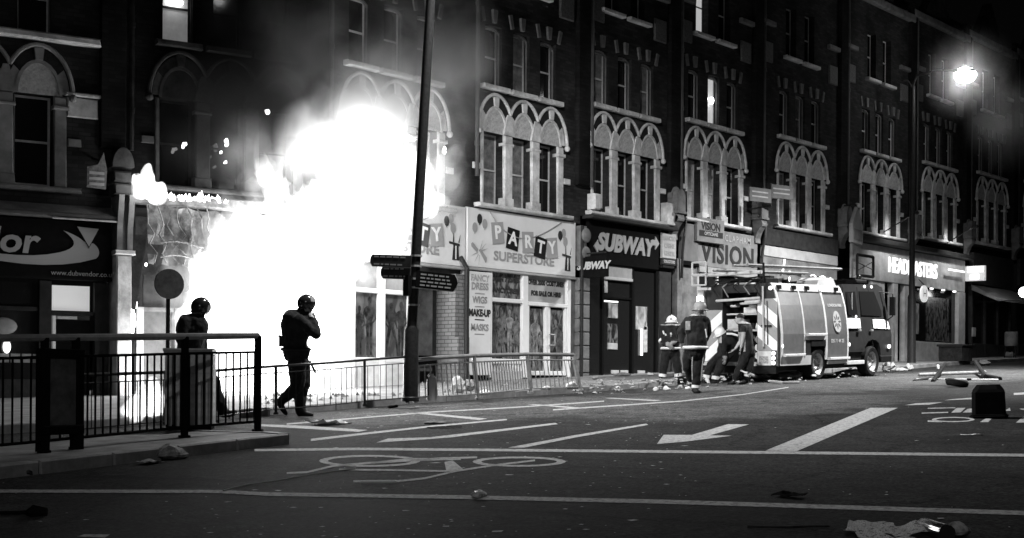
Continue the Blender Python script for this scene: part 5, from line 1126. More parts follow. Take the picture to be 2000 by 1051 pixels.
# body shell: cross-section extruded, hollow pump bay at the rear
sec = [(a, b) for a, b in PROF]+[(TW-a, b) for a, b in reversed(PROF)]
m = MB(); m.prism(sec, 'x', 0.75, 1.50).prism(sec, 'x', 2.34, 3.42)
sech = [(yin(0.96), 0.96)]+[q for q in PROF if q[1] > 0.96]; sech = sech+[(TW-a, b) for a, b in reversed(sech)]; m.prism(sech, 'x', 1.501, 2.339); m.build('body', T_RED, ENG)
MB().box(1.502, 2.338, 0.5, TW-0.5, 0.38, 0.955).build('arch_lining', T_BLK, ENG)
m = MB(); secl = [(a, b) for a, b in PROF]+[(0.62, 2.38), (0.62, 0.38)]; secr = [(TW-a, b) for a, b in secl]; m.prism(secl, 'x', 0.0, 0.748).prism(secr, 'x', 0.0, 0.748)
m.box(0.0, 0.748, 0.62, TW-0.62, 0.38, 0.46).box(0.02, 0.748, 0.62, TW-0.62, 2.16, 2.36); m.build('rear_body', T_RED, ENG)
MB().box(0.0, 0.12, 0.1, TW-0.1, 0.2, 0.375).box(0.1, 5.6, 0.35, TW-0.35, 0.25, 0.37).build('chassis', T_BLK, ENG)
MB().box(0.70, 0.74, 0.63, TW-0.63, 0.47, 2.15).build('pump_bay', T_BLK, ENG)
# chevrons on the rear leaves
def chevron(y0, y1, z0, z1, sgn, parent=ENG):
    MB().box(-0.012, 0.0, y0, y1, z0, z1).build('rear_panel', T_CHEVG, parent)
    n = 0; step = 0.62; hgt = 0.30; zz_ = z0-0.7
    while zz_ < z1+0.7:
        a = [(y0, zz_ if sgn > 0 else zz_+0.42), (y1, zz_+0.42 if sgn > 0 else zz_), (y1, zz_+0.42+hgt if sgn > 0 else zz_+hgt), (y0, zz_+hgt if sgn > 0 else zz_+0.42+hgt)]
        poly = clip_poly(a, z0, z1)
        if len(poly) > 2: MB().prism(poly, 'x', -0.017, -0.0125).build('chevron_stripe', T_CHEV, parent)
        zz_ += step
def clip_poly(p, lo, hi):
    for lim, sg in ((lo, 1), (hi, -1)):
        out = []
        for i in range(len(p)):
            a, b = p[i], p[(i+1) % len(p)]; ia, ib = (a[1]-lim)*sg >= 0, (b[1]-lim)*sg >= 0
            if ia: out.append(a)
            if ia != ib: t = (lim-a[1])/(b[1]-a[1]); out.append((a[0]+(b[0]-a[0])*t, lim))
        p = out
        if not p: return []
    return p
chevron(0.06, 0.60, 0.75, 2.0, 1)
chevron(TW-0.60, TW-0.06, 0.48, 1.75, -1)
MB().cbox(-0.02, 0.0, 0.06, 0.6, 0.40, 0.745, 0.004).build('rear_light_panel', T_ALU, ENG)
MB().cbox(-0.03, 0.0, 0.30, 0.55, 0.45, 0.62, 0.004).build('number_plate', M('grimy_plate', 0.3, 0.7, 0.5, 30), ENG)
MB().box(-0.05, -0.02, 0.07, 0.19, 0.40, 0.76).build('lamp_cluster', T_BLK, ENG)
for z in (0.46, 0.575, 0.69): MB().lathe([(0.0, 0.0), (0.05, 0.0), (0.045, -0.035), (0, -0.04)], (-0.05, 0.13, z), 12, axis='x').build('tail_light', GLOWS, ENG)
MB().box(-0.04, 0.1, 0.62, TW-0.04, 0.385, 0.47).build('rear_step', T_WHITE, ENG)
# the open pump bay with hoses, gauges and valves
MB().cbox(0.1, 0.68, 0.66, TW-0.66, 1.22, 1.27, 0.01).cbox(0.1, 0.68, 0.66, TW-0.66, 1.62, 1.66, 0.01).build('shelf', T_ALU, ENG)
random.seed(21)
for i in range(7): MB().lathe([(0.0, 0), (0.06, 0), (0.06, 0.05), (0.04, 0.14), (0, 0.14)], (0.25, 0.75+i*0.12, 1.28), 10).build('valve', T_BLK if i % 2 else T_ALU, ENG, smooth=True)
for y, w, z0, z1 in ((0.70, 0.34, 1.66, 1.80), (1.12, 0.38, 1.28, 1.52)): MB().cbox(0.08, 0.5, y, y+w, z0, z1, 0.02).build('equipment_box', T_ALU, ENG)
for k in range(6):
    c = (0.2, 0.78+0.13*k, 1.86+random.uniform(-0.05, 0.08)); MB().tube([(c[0]-0.1+0.09*math.cos(rad(a)), c[1]+0.09*math.sin(rad(a)), c[2]) for a in range(0, 360, 30)], 0.03, 6, closed=True).build('hose_coil', T_BLK if k % 2 else T_ALU, ENG, smooth=True)
for z in (0.62, 0.82, 1.02): MB().lathe([(0.0, 0), (0.09, 0.0), (0.09, 0.08), (0.06, 0.12), (0, 0.12)], (0.5, 0.9, z), 12, axis='x').build('pump_outlet', T_ALU, ENG, smooth=True)
for k in range(3): MB().lathe([(0.0, 0), (0.05, 0.0), (0.05, 0.03), (0, 0.03)], (0.62, 1.1+0.14*k, 1.08), 12, axis='x').build('gauge', T_WHITE, ENG)
MB().tube([(-0.04, 0.5, 2.02), (-0.04, TW-0.45, 1.97)], 0.035, 8).build('suction_pipe', T_ALU, ENG, smooth=True); MB().tube([(-0.08, 0.48, 1.93), (-0.08, 0.9, 1.91)], 0.05, 8).build('suction_pipe', T_ALU, ENG, smooth=True)
MB().tube([(-0.07, 0.40, 0.85), (-0.07, 0.42, 2.3)], 0.025, 8).build('grab_rail', T_WHITE, ENG, smooth=True); MB().tube([(-0.05, 0.30, 0.9), (-0.05, 0.32, 1.95)], 0.012, 6).tube([(-0.05, 0.2, 1.35), (-0.05, 0.48, 1.35)], 0.02, 6).build('ladder_strut', T_BLK, ENG)
MB().cbox(-0.03, 0.03, TW-0.62, TW-0.16, 1.76, 2.3, 0.01).build('rear_locker', T_RED, ENG)
MB().cbox(-0.12, 0.0, TW-0.14, TW+0.04, 1.5, 2.25, 0.02).build('lamp_housing', T_WHITE, ENG)
wl = MB().cbox(-0.17, -0.12, TW-0.12, TW+0.04, 1.92, 2.08, 0.01).build('work_lamp', GLOWW, ENG)
MB().ell((-0.14, TW-0.06, 1.70), (0.04, 0.08, 0.06), 8, 6).build('work_lamp', GLOWW, ENG)
spot('work_light', (-0.28, TW-0.3, 2.0), (-3.0, 0.5, 0.3), 30, 120, 0.1, 0.8, ENG)
MB().ell((-0.06, 0.22, 2.25), (0.04, 0.06, 0.05), 8, 6).build('marker_lamp', GLOWS, ENG)
# side: shutters, frames, steps, roof strip
side('side_shutter', T_SIDE, 0.14, 1.13, 0.66, 2.17); side('side_shutter', T_SIDE, 1.22, 2.22, 1.16, 2.16); side('side_shutter', T_SIDE, 2.33, 3.36, 0.55, 2.13)
for x0, x1, z0 in ((0.04, 0.13, 0.42), (1.135, 1.20, 0.55), (2.235, 2.32, 0.5), (3.365, 3.43, 0.42)): side('frame_post', T_ALU, x0, x1, z0, 2.2, 0.02)
side('roof_strip', T_WHITE, 0.02, 3.43, 2.2, 2.375, 0.014); side('skirt', T_WHITE, 0.04, 1.5, 0.39, 0.62, 0.02); side('skirt', T_WHITE, 1.22, 2.22, 1.0, 1.1, 0.02); side('skirt', T_WHITE, 2.35, 3.42, 0.38, 0.46, 0.022)
for x0, x1, z in ((0.14, 1.1, 0.64), (1.24, 2.2, 1.13), (2.35, 3.4, 0.52)): MB().cbox(x0, x1, -0.09, 0.02, z-0.035, z+0.03, 0.01).build('step', T_ALU, ENG)
for x in (0.25, 0.95, 1.6, 2.3, 3.1): MB().cbox(x-0.05, x+0.05, 0.12, 0.24, 2.23, 2.33, 0.01).build('scene_lamp', T_BLK if x != 2.3 else GLOWS, ENG)
side('wheel_arch', T_BLK, 1.5, 2.34, 0.84, 0.985, 0.016)
crest = thing_part('crest', MB().prism([(0.20*math.cos(rad(a)), 0.28*math.sin(rad(a))) for a in range(0, 360, 18)], 'y', -0.006, 0.0), M('crest_pale', 0.34, 0.5), ENG, (2.86, yin(1.45)-0.018, 1.45), (rad(-9), 0, 0))
for a in range(0, 360, 45): MB().prism([(0, 0.05), (0.03, 0.12), (0, 0.2), (-0.03, 0.12)], 'y', -0.011, -0.0065).build('crest_ray', T_SIDE, crest).rotation_euler = (0, rad(a), 0)
for body, z, sz in (('LONDON FIRE', 1.86, 0.11), ('020 71 44 25', 0.96, 0.13)): text(body, sz, M('shutter_lettering', 0.4, 0.5), ENG, (2.84, yin(z)-0.02, z), 'lettering', (rad(90)-math.atan2(yin(z+0.05)-yin(z-0.05), 0.1), 0, 0), 0.002, 0.003)
# cab
cabp = [(3.44, 0.66), (3.44, 2.42), (5.45, 2.46), (5.74, 2.36), (5.92, 1.5), (5.99, 1.1), (6.0, 0.55), (5.35, 0.5), (5.33, 0.72), (5.25, 0.88), (5.08, 0.96), (4.85, 0.98), (4.62, 0.93), (4.46, 0.8), (4.4, 0.66)]
m = MB(); n = len(cabp)
yo = lambda z: 0.03+max(0, z-1.15)*0.13
vs = [(x, yo(z), z) for x, z in cabp]+[(x, TW-yo(z), z) for x, z in cabp]
m._q(vs, [tuple(range(n)), tuple(range(2*n-1, n-1, -1))]+[(i, i+n, (i+1) % n+n, (i+1) % n) for i in range(n)])
b_ = m.build('cab', T_RED, ENG); bmx = bmesh.new(); bmx.from_mesh(b_.data); bmesh.ops.triangulate(bmx, faces=[f for f in bmx.faces if len(f.verts) > 4]); bmx.to_mesh(b_.data); bmx.free()
def cabplate(name, mat, pts, out, t=0.02):
    m = MB(); n = len(pts); vs = [(x, yo(z)-out, z) for x, z in pts]+[(x, yo(z)-out+t, z) for x, z in pts]
    m._q(vs, [tuple(range(n)), tuple(range(2*n-1, n-1, -1))]+[(i, i+n, (i+1) % n+n, (i+1) % n) for i in range(n)]); return m.build(name, mat, ENG)
cabplate('side_window', GLASS, [(3.62, 1.62), (3.62, 2.22), (4.12, 2.24), (4.12, 1.62)], 0.012); cabplate('side_window', GLASS, [(4.35, 1.62), (4.35, 2.25), (5.2, 2.26), (5.5, 1.75), (5.5, 1.6)], 0.012)
MB().cbox(3.84, 3.87, yo(1.9)-0.03, yo(1.9), 1.64, 2.2, 0.003).build('window_bar', GALV, ENG)
cabplate('reflective_band', T_CHEV, [(3.5, 1.28), (3.5, 1.54), (4.22, 1.54), (4.22, 1.28)], 0.014); cabplate('reflective_band', T_CHEV, [(4.95, 1.28), (4.95, 1.52), (5.82, 1.5), (5.90, 1.25)], 0.014)
for x in (3.46, 4.26, 4.9): cabplate('door_seam', T_BLK, [(x, 0.7), (x, 2.36), (x+0.02, 2.36), (x+0.02, 0.7)], 0.006, 0.01)
for x in (4.15, 4.82): MB().cbox(x-0.1, x+0.02, yo(1.2)-0.05, yo(1.2), 1.2, 1.25, 0.005).build('door_handle', GALV, ENG)
m = MB(); m._q([(5.27, 0.2, 2.36), (5.57, 0.22, 2.30), (5.57, TW-0.22, 2.30), (5.27, TW-0.2, 2.36)], [(0,1,2,3)])
m = MB(); m._q([(5.775, 0.24, 2.28), (5.935, 0.12, 1.52), (5.935, TW-0.12, 1.52), (5.775, TW-0.24, 2.28), (5.735, 0.24, 2.26), (5.895, 0.12, 1.5), (5.895, TW-0.12, 1.5), (5.735, TW-0.24, 2.26)], [(0,1,2,3),(7,6,5,4),(0,4,5,1),(1,5,6,2),(2,6,7,3),(3,7,4,0)]); m.build('windscreen', GLASS, ENG)
for y in (-0.16, TW+0.02):
    MB().cbox(5.75, 5.85, y, y+0.14, 1.62, 2.12, 0.02).build('mirror', T_BLK, ENG); MB().tube([(5.5, 0.25 if y < 0 else TW-0.25, 2.28), (5.8, y+0.07, 2.2), (5.8, y+0.07, 1.6), (5.75, 0.1 if y < 0 else TW-0.1, 1.45)], 0.018, 6).build('mirror_arm', T_BLK, ENG)
for x, z in ((4.7, 2.40), (5.1, 2.40)): MB().ell((x, yo(z)-0.01, z-0.02), (0.05, 0.03, 0.04), 8, 6).build('marker_lamp', GLOWS, ENG)
MB().cbox(5.3, 5.96, 0.0, TW, 0.36, 0.545, 0.03).build('bumper', T_BLK, ENG); MB().ell((5.78, 0.0, 0.78), (0.09, 0.03, 0.06), 10, 6).build('indicator', GLOWS, ENG)
MB().ell((3.52, 0.0, 0.86), (0.03, 0.02, 0.05), 8, 6).build('marker_lamp', GLOWS, ENG); MB().ell((0.09, -0.03, 0.86), (0.03, 0.02, 0.05), 8, 6).build('marker_lamp', GLOWS, ENG); MB().ell((4.0, yo(1.58)-0.02, 1.58), (0.04, 0.02, 0.04), 8, 6).build('marker_lamp', GLOWS, ENG)
MB().cbox(3.45, 4.38, 0.1, TW-0.1, 0.36, 0.655, 0.02).build('fuel_tank', T_BLK, ENG); MB().cbox(3.43, 4.4, 0.02, 0.1, 0.34, 0.44, 0.01).build('cab_step', T_ALU, ENG)
mh = MB(); mh.prism([(2.35, 2.38), (2.42, 2.50), (2.65, 2.58), (3.2, 2.56), (3.32, 2.4), (3.34, 2.38)], 'y', 0.30, 0.9).build('roof_box', T_WHITE, ENG)
MB().cbox(4.55, 5.2, 0.35, TW-0.35, 2.47, 2.58, 0.03).build('light_bar', T_BLK, ENG)
for y in (0.5, TW-0.5): MB().lathe([(0.0, 0), (0.08, 0), (0.08, 0.09), (0.05, 0.13), (0, 0.13)], (5.0, y, 2.58), 12).build('beacon', GLASS, ENG, smooth=True)
def wheel(x, y):
    w = MB().lathe([(0.26, -0.13), (0.36, -0.15), (0.405, -0.11), (0.405, 0.11), (0.36, 0.15), (0.26, 0.13)], (0, 0, 0), 28, axis='y', caps=False).build('wheel', RUBBER, ENG, (x, y, 0.40), smooth=True)
    MB().lathe([(0.0, -0.02), (0.09, -0.02), (0.12, -0.06), (0.20, -0.05), (0.25, -0.12), (0.27, -0.13), (0.27, 0.12), (0.0, 0.12)], (0, 0, 0), 24, axis='y').build('rim', M('wheel_rim', 0.3, 0.45, 0.3, 12, metal=0.4), w, smooth=True)
    m = MB()
    for a in range(0, 360, 45): m.ell((0.16*math.cos(rad(a)), -0.065, 0.16*math.sin(rad(a))), 0.022, 6, 4)
    m.build('wheel_nuts', GALV, w)
for x in (1.95, 4.88):
    for y in (0.18, TW-0.18): wheel(x, y)
# ladder and gantry on the roof
LAD = MB()
for y in (0.55, 0.95): LAD.tube([(-0.55, y, 2.80), (4.1, y, 2.84)], 0.035, 6)
T_LAD = M('ladder_grey', 0.16, 0.7, 0.25, 9)
LAD.build('ladder_rail', T_LAD, ENG)
rung = mesh_of(MB().tube([(0, 0.55, 0), (0, 0.95, 0)], 0.02, 6), 'ladder_rung', M('ladder_rung_pale', 0.4, 0.6))
for i in range(22): link('ladder_rung', rung, ENG, (-0.45+i*0.21, 0, 2.81))
m = MB()
for y in (1.25, 1.6): m.tube([(-0.4, y, 2.70), (3.6, y, 2.74)], 0.03, 6)
for i in range(18): m.tube([(-0.3+i*0.22, 1.25, 2.71), (-0.3+i*0.22, 1.6, 2.71)], 0.016, 5)
m.build('short_ladder', T_LAD, ENG)
MB().tube([(-0.25, 0.35, 2.63), (-0.25, TW-0.3, 2.60)], 0.045, 8).build('gantry_roller', T_WHITE, ENG, smooth=True)
m = MB()
for y in (0.3, TW-0.3): m.tube([(-0.2, y, 2.36), (-0.25, y, 2.85)], 0.03, 6)
m.tube([(-0.1, 0.4, 2.45), (-0.1, TW-0.4, 2.52)], 0.02, 6).tube([(-0.15, 0.5, 2.52), (-0.15, TW-0.5, 2.44)], 0.02, 6).build('gantry_frame', T_BLK, ENG)
m = MB(); fy0, fy1 = TW-0.35, TW+0.05
for z0, z1 in ((2.62, 2.92), (2.36, 2.60)):
    for a, b in (((fy0, z0), (fy1, z0)), ((fy1, z0), (fy1, z1)), ((fy1, z1), (fy0, z1)), ((fy0, z1), (fy0, z0))): m.tube([(-0.35, a[0], a[1]), (-0.35, b[0], b[1])], 0.026, 6)
m.build('ladder_bracket', T_WHITE, ENG)
MB().tube([(-0.32, TW-0.15, 2.28), (-0.32, TW-0.15, 2.36)], 0.03, 6).box(-0.36, -0.2, TW-0.4, TW-0.1, 2.24, 2.30).build('bracket_foot', T_WHITE, ENG)
random.seed(33)
for k in range(9):
    x = random.uniform(0.1, 2.0); y = random.uniform(0.4, 1.6); m = MB().cbox(x, x+random.uniform(0.2, 0.7), y, y+random.uniform(0.1, 0.3), 2.39, 2.39+random.uniform(0.06, 0.22), 0.01); m.build('roof_equipment', random.choice((T_BLK, T_LAD, T_BLK, T_ALU)), ENG)
for k in range(5):
    y = 0.45+0.3*k; MB().tube([(-0.12, y, 2.05+0.05*(k % 3)), (-0.14, y+0.16, 2.3), (0.2, y+0.1, 2.5)], 0.018, 6).build('rear_pipe', T_LAD if k % 2 else T_BLK, ENG, smooth=True)
m = MB()
for k in range(5): m.tube([(0.3+0.6*k, 1.0, 2.46+0.03*(k % 2)), (0.8+0.6*k, 1.9, 2.48)], 0.05, 6)
m.build('roof_hose', T_BLK, ENG, smooth=True)
# hose from the pump
hp = [AT(1443, 722, 30.6), AT(1462, 730, 30.3)]+[G(a, b, 0.03) for a, b in ((1485, 739), (1505, 745.5), (1530, 748), (1560, 747))]
tag(MB().tube(hp, 0.04, 8).build('fire_hose', M('canvas_hose', 0.3, 0.8, 0.2, 20), smooth=True), 'pale canvas hose trailing from the fire engine pump onto the road', 'hose')

# ================================================================== PEOPLE
CLOTH = M('black_overalls', 0.014, 0.8, 0.4, 7, 0.5, 30); TUNIC = M('navy_fire_tunic', 0.013, 0.8, 0.4, 8, 0.5, 28)
for m_ in (CLOTH, TUNIC): m_.node_tree.nodes['Principled BSDF'].inputs['Sheen Weight'].default_value = 0.12; m_.node_tree.nodes['Principled BSDF'].inputs['Sheen Roughness'].default_value = 0.4
BOOT = M('black_boots', 0.012, 0.4, 0.3, 20)
SKIN = M('skin', 0.30, 0.55, 0.12, 14); SKIND = M('shaded_skin_tone', 0.22, 0.55, 0.12, 14); BANDM = M('reflective_band', 0.62, 0.4, 0.1, 12); HELW = M('white_helmet', 0.7, 0.35, 0.08, 8); HELG = M('pale_helmet', 0.20, 0.4, 0.12, 8); HELK = M('black_helmet', 0.02, 0.18, spec=0.6); HAIR = M('short_dark_hair', 0.015, 0.7, 0.3, 30); GLOVE = M('work_glove', 0.2, 0.8, 0.3, 16)
def vis_mat():
    m = bpy.data.materials.new('clear_visor'); m.use_nodes = True; t = m.node_tree; b = t.nodes['Principled BSDF']; b.inputs['Base Color'].default_value = (0.8, 0.8, 0.8, 1); b.inputs['Roughness'].default_value = 0.15; b.inputs['Alpha'].default_value = 0.35; return m
VISOR = vis_mat()
YAW = rad(-48.5)
class Person:
    def __init__(s, label, px, py, h=0.0, yaw=0.0, cal=None, sc=None, group=None):
        s.p = G(px, py, h); s.px, s.py = px, py; s.s = sc or scale_at(s.p)
        # local X follows the image, Z is up, Y away from the camera
        a = math.atan((px-1000)/FPX); s.T = thing('person', label, 'person', s.p, YAW-a, group); s.m = MB(); s.hands = MB()
        s.cal = cal
    def P(s, cx, cy, d=0.0):                                # crop pixel -> local metres
        ox, oy, k = s.cal; return Vector(((cx/k+ox-s.px)/s.s, d, (s.py-(cy/k+oy))/s.s))
    def limb(s, pts, rs):
        for (a, b), (ra, rb_) in zip(zip(pts[:-1], pts[1:]), zip(rs[:-1], rs[1:])): s.m.cap(a, b, ra, rb_, 12)
    def ball(s, c, r, rot=None): s.m.ell(c, r, 14, 10, rot=rot)
    def hand(s, w, d, n, size=0.16, curl=0.6, side=1):
        d = Vector(d).normalized(); n = Vector(n); n = (n-d*n.dot(d)).normalized(); u = d.cross(n)*side
        R = Matrix((u, n, d)).transposed(); c = Vector(w)+d*size*0.28; s.m.ell(c, (size*0.24, size*0.11, size*0.33), 10, 8, rot=R)
        for i, (o, L) in enumerate(((-0.17, 0.40), (-0.06, 0.46), (0.06, 0.43), (0.16, 0.33))):
            a = Vector(w)+d*size*0.5+u*size*o; b = a+(d*math.cos(curl*0.5)+n*math.sin(curl*0.5))*size*L*0.55; e = b+(d*math.cos(curl*1.3)+n*math.sin(curl*1.3))*size*L*0.5
            s.hands.cap(a, b, size*0.055, size*0.05, 6).cap(b, e, size*0.05, size*0.04, 6)
        a = Vector(w)+d*size*0.15-u*size*0.2; b = a+(d*0.6-u*0.7+n*0.3).normalized()*size*0.25; e = b+(d*0.95+n*0.3).normalized()*size*0.22
        s.hands.cap(a, b, size*0.065, size*0.055, 6).cap(b, e, size*0.055, size*0.045, 6)
    def head(s, c, r=0.098, face=(1, 0, 0), tilt=0.0):
        f = Vector(face).normalized(); up = Vector((f.x*-math.sin(tilt), f.y*-math.sin(tilt), math.cos(tilt))); rt = f.cross(up).normalized(); R = Matrix((rt, f, up)).transposed(); c = Vector(c); s.hR, s.hc, s.hr = R, c, r
        s.ball(c+R@Vector((0, 0, 0.01)), (r*0.86, r*1.0, r*1.15), R); s.ball(c+R@Vector((0, r*0.35, -r*0.62)), (r*0.6, r*0.6, r*0.55), R)
        s.m.cap(c+R@Vector((0, r*0.92, r*0.12)), c+R@Vector((0, r*1.14, -r*0.22)), r*0.10, r*0.17, 8)
        for k in (-1, 1): s.ball(c+R@Vector((k*r*0.9, 0, -r*0.05)), (r*0.1, r*0.2, r*0.28), R); s.ball(c+R@Vector((k*r*0.36, r*0.86, r*0.26)), (r*0.26, r*0.12, r*0.09), R)
        s.ball(c+R@Vector((0, r*0.92, -r*0.5)), (r*0.3, r*0.14, r*0.09), R)
    def finish(s, mats, region, voxel=0.017, eyes=True):
        o = s.m.build('tmp', INTER); md = o.modifiers.new('r', 'REMESH'); md.mode = 'VOXEL'; md.voxel_size = voxel
        sm = o.modifiers.new('s', 'SMOOTH'); sm.factor = 0.5; sm.iterations = 4
        me = bpy.data.meshes.new_from_object(o.evaluated_get(bpy.context.evaluated_depsgraph_get())); bpy.data.objects.remove(o)
        b = bmesh.new(); b.from_mesh(me); b.normal_update()
        for v in b.verts:                                   # folds in the cloth
            if region(v.co) == 0: v.co += v.normal*(mnoise.fractal(Vector((v.co.x*9, v.co.y*9, v.co.z*6)), 1, 2, 3)*0.017)
        if s.hands.v:
            nv = [b.verts.new(p) for p in s.hands.v]
            for f in s.hands.f:
                try: b.faces.new([nv[i] for i in f])
                except ValueError: pass
        b.normal_update(); b.to_mesh(me); b.free(); me.materials.clear()
        for m_ in mats: me.materials.append(m_)
        me.polygons.foreach_set('material_index', [region(Vector(p.center)) for p in me.polygons]); me.polygons.foreach_set('use_smooth', [True]*len(me.polygons)); me.name = 'body'
        ob = bpy.data.objects.new('body', me); COL.objects.link(ob); ob.parent = s.T
        if eyes and hasattr(s, 'hR'):
            m = MB()
            for k in (-1, 1): m.ell(s.hc+s.hR@Vector((k*s.hr*0.36, s.hr*0.88, s.hr*0.12)), s.hr*0.12, 8, 6)
            m.build('eyes', HAIR, s.T)
        return ob
    def part(s, name, mb, mat, smooth=True): return mb.build(name, mat, s.T, smooth=smooth)
    def band(s, name, a, b, r0, mat=BANDM, flat=1.0, w=None):
        a, b = Vector(a), Vector(b); return s.part(name, MB().tube([a, b], r0, 16, flat=flat), mat)
def shell(c, R, r, z0, inner=None, n=16, m=8):               # dome with the lower part cut away
    mb = MB(); rows = []
    for i in range(m+1):
        ph = math.asin(z0)+(math.pi/2-math.asin(z0))*i/m
        rows.append([Vector(c)+R@Vector((r[0]*math.cos(ph)*math.cos(2*math.pi*k/n), r[1]*math.cos(ph)*math.sin(2*math.pi*k/n), r[2]*math.sin(ph))) for k in range(n)])
    vs = [p for row in rows for p in row]; fs = [(i*n+k, i*n+(k+1) % n, (i+1)*n+(k+1) % n, (i+1)*n+k) for i in range(m) for k in range(n)]
    mb._q(vs, fs+[tuple(range(n-1, -1, -1))]); return mb
def fire_helmet(p, mat, sz=1.35):
    R, c, r = p.hR, p.hc, p.hr*sz
    h = p.part('helmet', shell(c+R@Vector((0, -r*0.05, r*0.02)), R, (r*0.95, r*1.12, r*1.02), -0.25), mat)
    rim = MB().tube([c+R@Vector((r*1.06*math.cos(rad(a)), -r*0.05+r*1.28*math.sin(rad(a)), -r*0.22)) for a in range(0, 360, 20)], r*0.09, 6, closed=True)
    o = rim.build('helmet_brim', mat, h, smooth=True)
    MB().tube([c+R@Vector((0, -r*0.05+r*1.1*math.sin(rad(a)), r*0.05+r*1.06*math.cos(rad(a)))) for a in range(-80, 81, 20)], r*0.10, 6, flat=0.7).build('helmet_crest', mat, h, smooth=True)
    MB().ell(c+R@Vector((0, r*1.02, r*0.35)), (r*0.2, r*0.08, r*0.24), 8, 6, rot=R).build('helmet_badge', LETG, h, smooth=True)
    MB().ell(c+R@Vector((r*0.95, 0, r*0.1)), (r*0.06, r*0.16, r*0.16), 8, 6, rot=R).build('helmet_pivot', HAIR, h, smooth=True)
    return h
def riot_helmet(p, visor_up):
    R, c, r = p.hR, p.hc, p.hr*1.36
    h = p.part('helmet', shell(c+R@Vector((0, -r*0.05, r*0.06)), R, (r*0.93, r*1.04, r*1.0), -0.62, n=20, m=10), HELK)
    MB().tube([c+R@Vector((r*0.78*math.cos(rad(a)), -r*0.05+r*0.86*math.sin(rad(a)), -r*0.58)) for a in range(190, 351, 16)], r*0.10, 8).build('neck_guard', HELK, h, smooth=True)
    MB().tube([c+R@Vector((k*r*0.8, r*0.1, -r*0.5)) if i != 1 else c+R@Vector((0, r*0.55, -r*0.98)) for i, k in enumerate((-1, 0, 1))], r*0.05, 6).build('chin_strap', BOOT, h)
    z0, z1, ex = (0.12, 0.72, 1.10) if visor_up else (-0.62, 0.18, 1.05); vs = []; n = 11
    for zz_ in (z0, (z0+z1)/2, z1):
        for i in range(n):
            a = rad(12+156*i/(n-1)); k = math.sqrt(max(0.15, 1-min(0.8, abs(zz_))**2)) if visor_up else 1.0
            vs.append(c+R@Vector((r*0.95*ex*k*math.cos(a), -r*0.05+r*1.04*ex*k*math.sin(a), zz_*r+r*0.06)))
    m = MB(); m._q(vs, [(j*n+i, j*n+i+1, (j+1)*n+i+1, (j+1)*n+i) for j in range(2) for i in range(n-1)]); m.build('visor', VISOR, h, smooth=True)
    MB().ell(c+R@Vector((-r*0.3, r*0.35, r*0.98)), (r*0.16, r*0.10, r*0.05), 8, 6, rot=R).build('helmet_badge', LETW, h, smooth=True)
    return h

# --- police officer in the middle, walking right, hand to the raised visor
p = Person('riot police officer walking right in front of the blaze with one hand at the helmet', 590, 813, 0, cal=(500, 550, 3.504))
P = p.P
hips = P(272, 500, 0.0); waist = P(268, 420, 0); chest = P(278, 300, 0)
p.limb([P(272, 490), P(266, 420), P(272, 350)], [0.185, 0.185, 0.20]); p.ball(chest, (0.25, 0.21, 0.235)); p.ball(P(255, 250), (0.18, 0.185, 0.13)); p.ball(P(275, 480), (0.205, 0.18, 0.17)); p.ball(P(225, 330), (0.12, 0.16, 0.2))
p.limb([P(318, 235), P(340, 195)], [0.075, 0.07]); p.head(P(342, 150), 0.100, (0.95, 0.25, 0), -0.05)
p.limb([P(300, 560, 0.02), P(322, 690, 0.03), P(302, 770, 0.03), P(303, 885, 0.02)], [0.15, 0.112, 0.104, 0.078])          # right, standing leg
p.limb([P(303, 893, 0.02), P(350, 908, 0.0), P(378, 913, -0.01)], [0.058, 0.05, 0.038]); p.ball(P(300, 905, 0.02), (0.055, 0.05, 0.045))
p.limb([P(280, 560, -0.06), P(282, 700, -0.06), P(270, 735, -0.06), P(165, 825, 0.05)], [0.15, 0.112, 0.10, 0.068])      # trailing leg
p.limb([P(160, 830, 0.05), P(190, 880, 0.06), P(207, 905, 0.06)], [0.052, 0.046, 0.035])
p.limb([P(290, 262, -0.18), P(405, 365, -0.2), P(395, 300, -0.16), P(368, 238, -0.08)], [0.085, 0.078, 0.062, 0.045]); p.hand(P(372, 243, -0.08), (-0.15, 0.35, 0.9), (0.5, 0.6, 0), 0.17, 0.9)
p.limb([P(270, 255, 0.18), P(380, 340, 0.24), P(402, 275, 0.16)], [0.085, 0.075, 0.05]); p.hand(P(400, 270, 0.16), (-0.1, -0.1, 1), (-0.7, -0.2, 0), 0.17, 0.9, -1)
bt_ = P(0, 878).z; hz = p.hc.z
p.finish([CLOTH, BOOT, SKIN], lambda v: 1 if v.z < bt_ or (v.x < P(225, 0).x and v.z < P(0, 790).z) else 2 if (v.z > P(0, 205).z and v.x > P(330, 0).x) or (v.z > P(0, 246).z and v.x > P(358, 0).x) else 0)
riot_helmet(p, True)
b = MB(); b.tube([P(365, 545, -0.12), P(404, 625, -0.15)], 0.018, 8); p.part('baton', b, BLACK)
b = MB(); b.tube([P(270, 465)+Vector((0.205*math.cos(rad(a)), 0.195*math.sin(rad(a)), 0.0)) for a in range(0, 360, 20)], 0.028, 6, closed=True, flat=1.0); p.part('belt', b, BOOT)
b = MB(); b.box(-0.05, 0.05, -0.05, 0.05, -0.08, 0.08); b.v = [(x+P(178, 400).x, y, z+P(178, 410).z) for x, y, z in b.v]; p.part('radio_pouch', b, BOOT, False); p.part('pouch_strap', MB().tube([P(150, 372), P(180, 385)], 0.02, 6), BOOT)
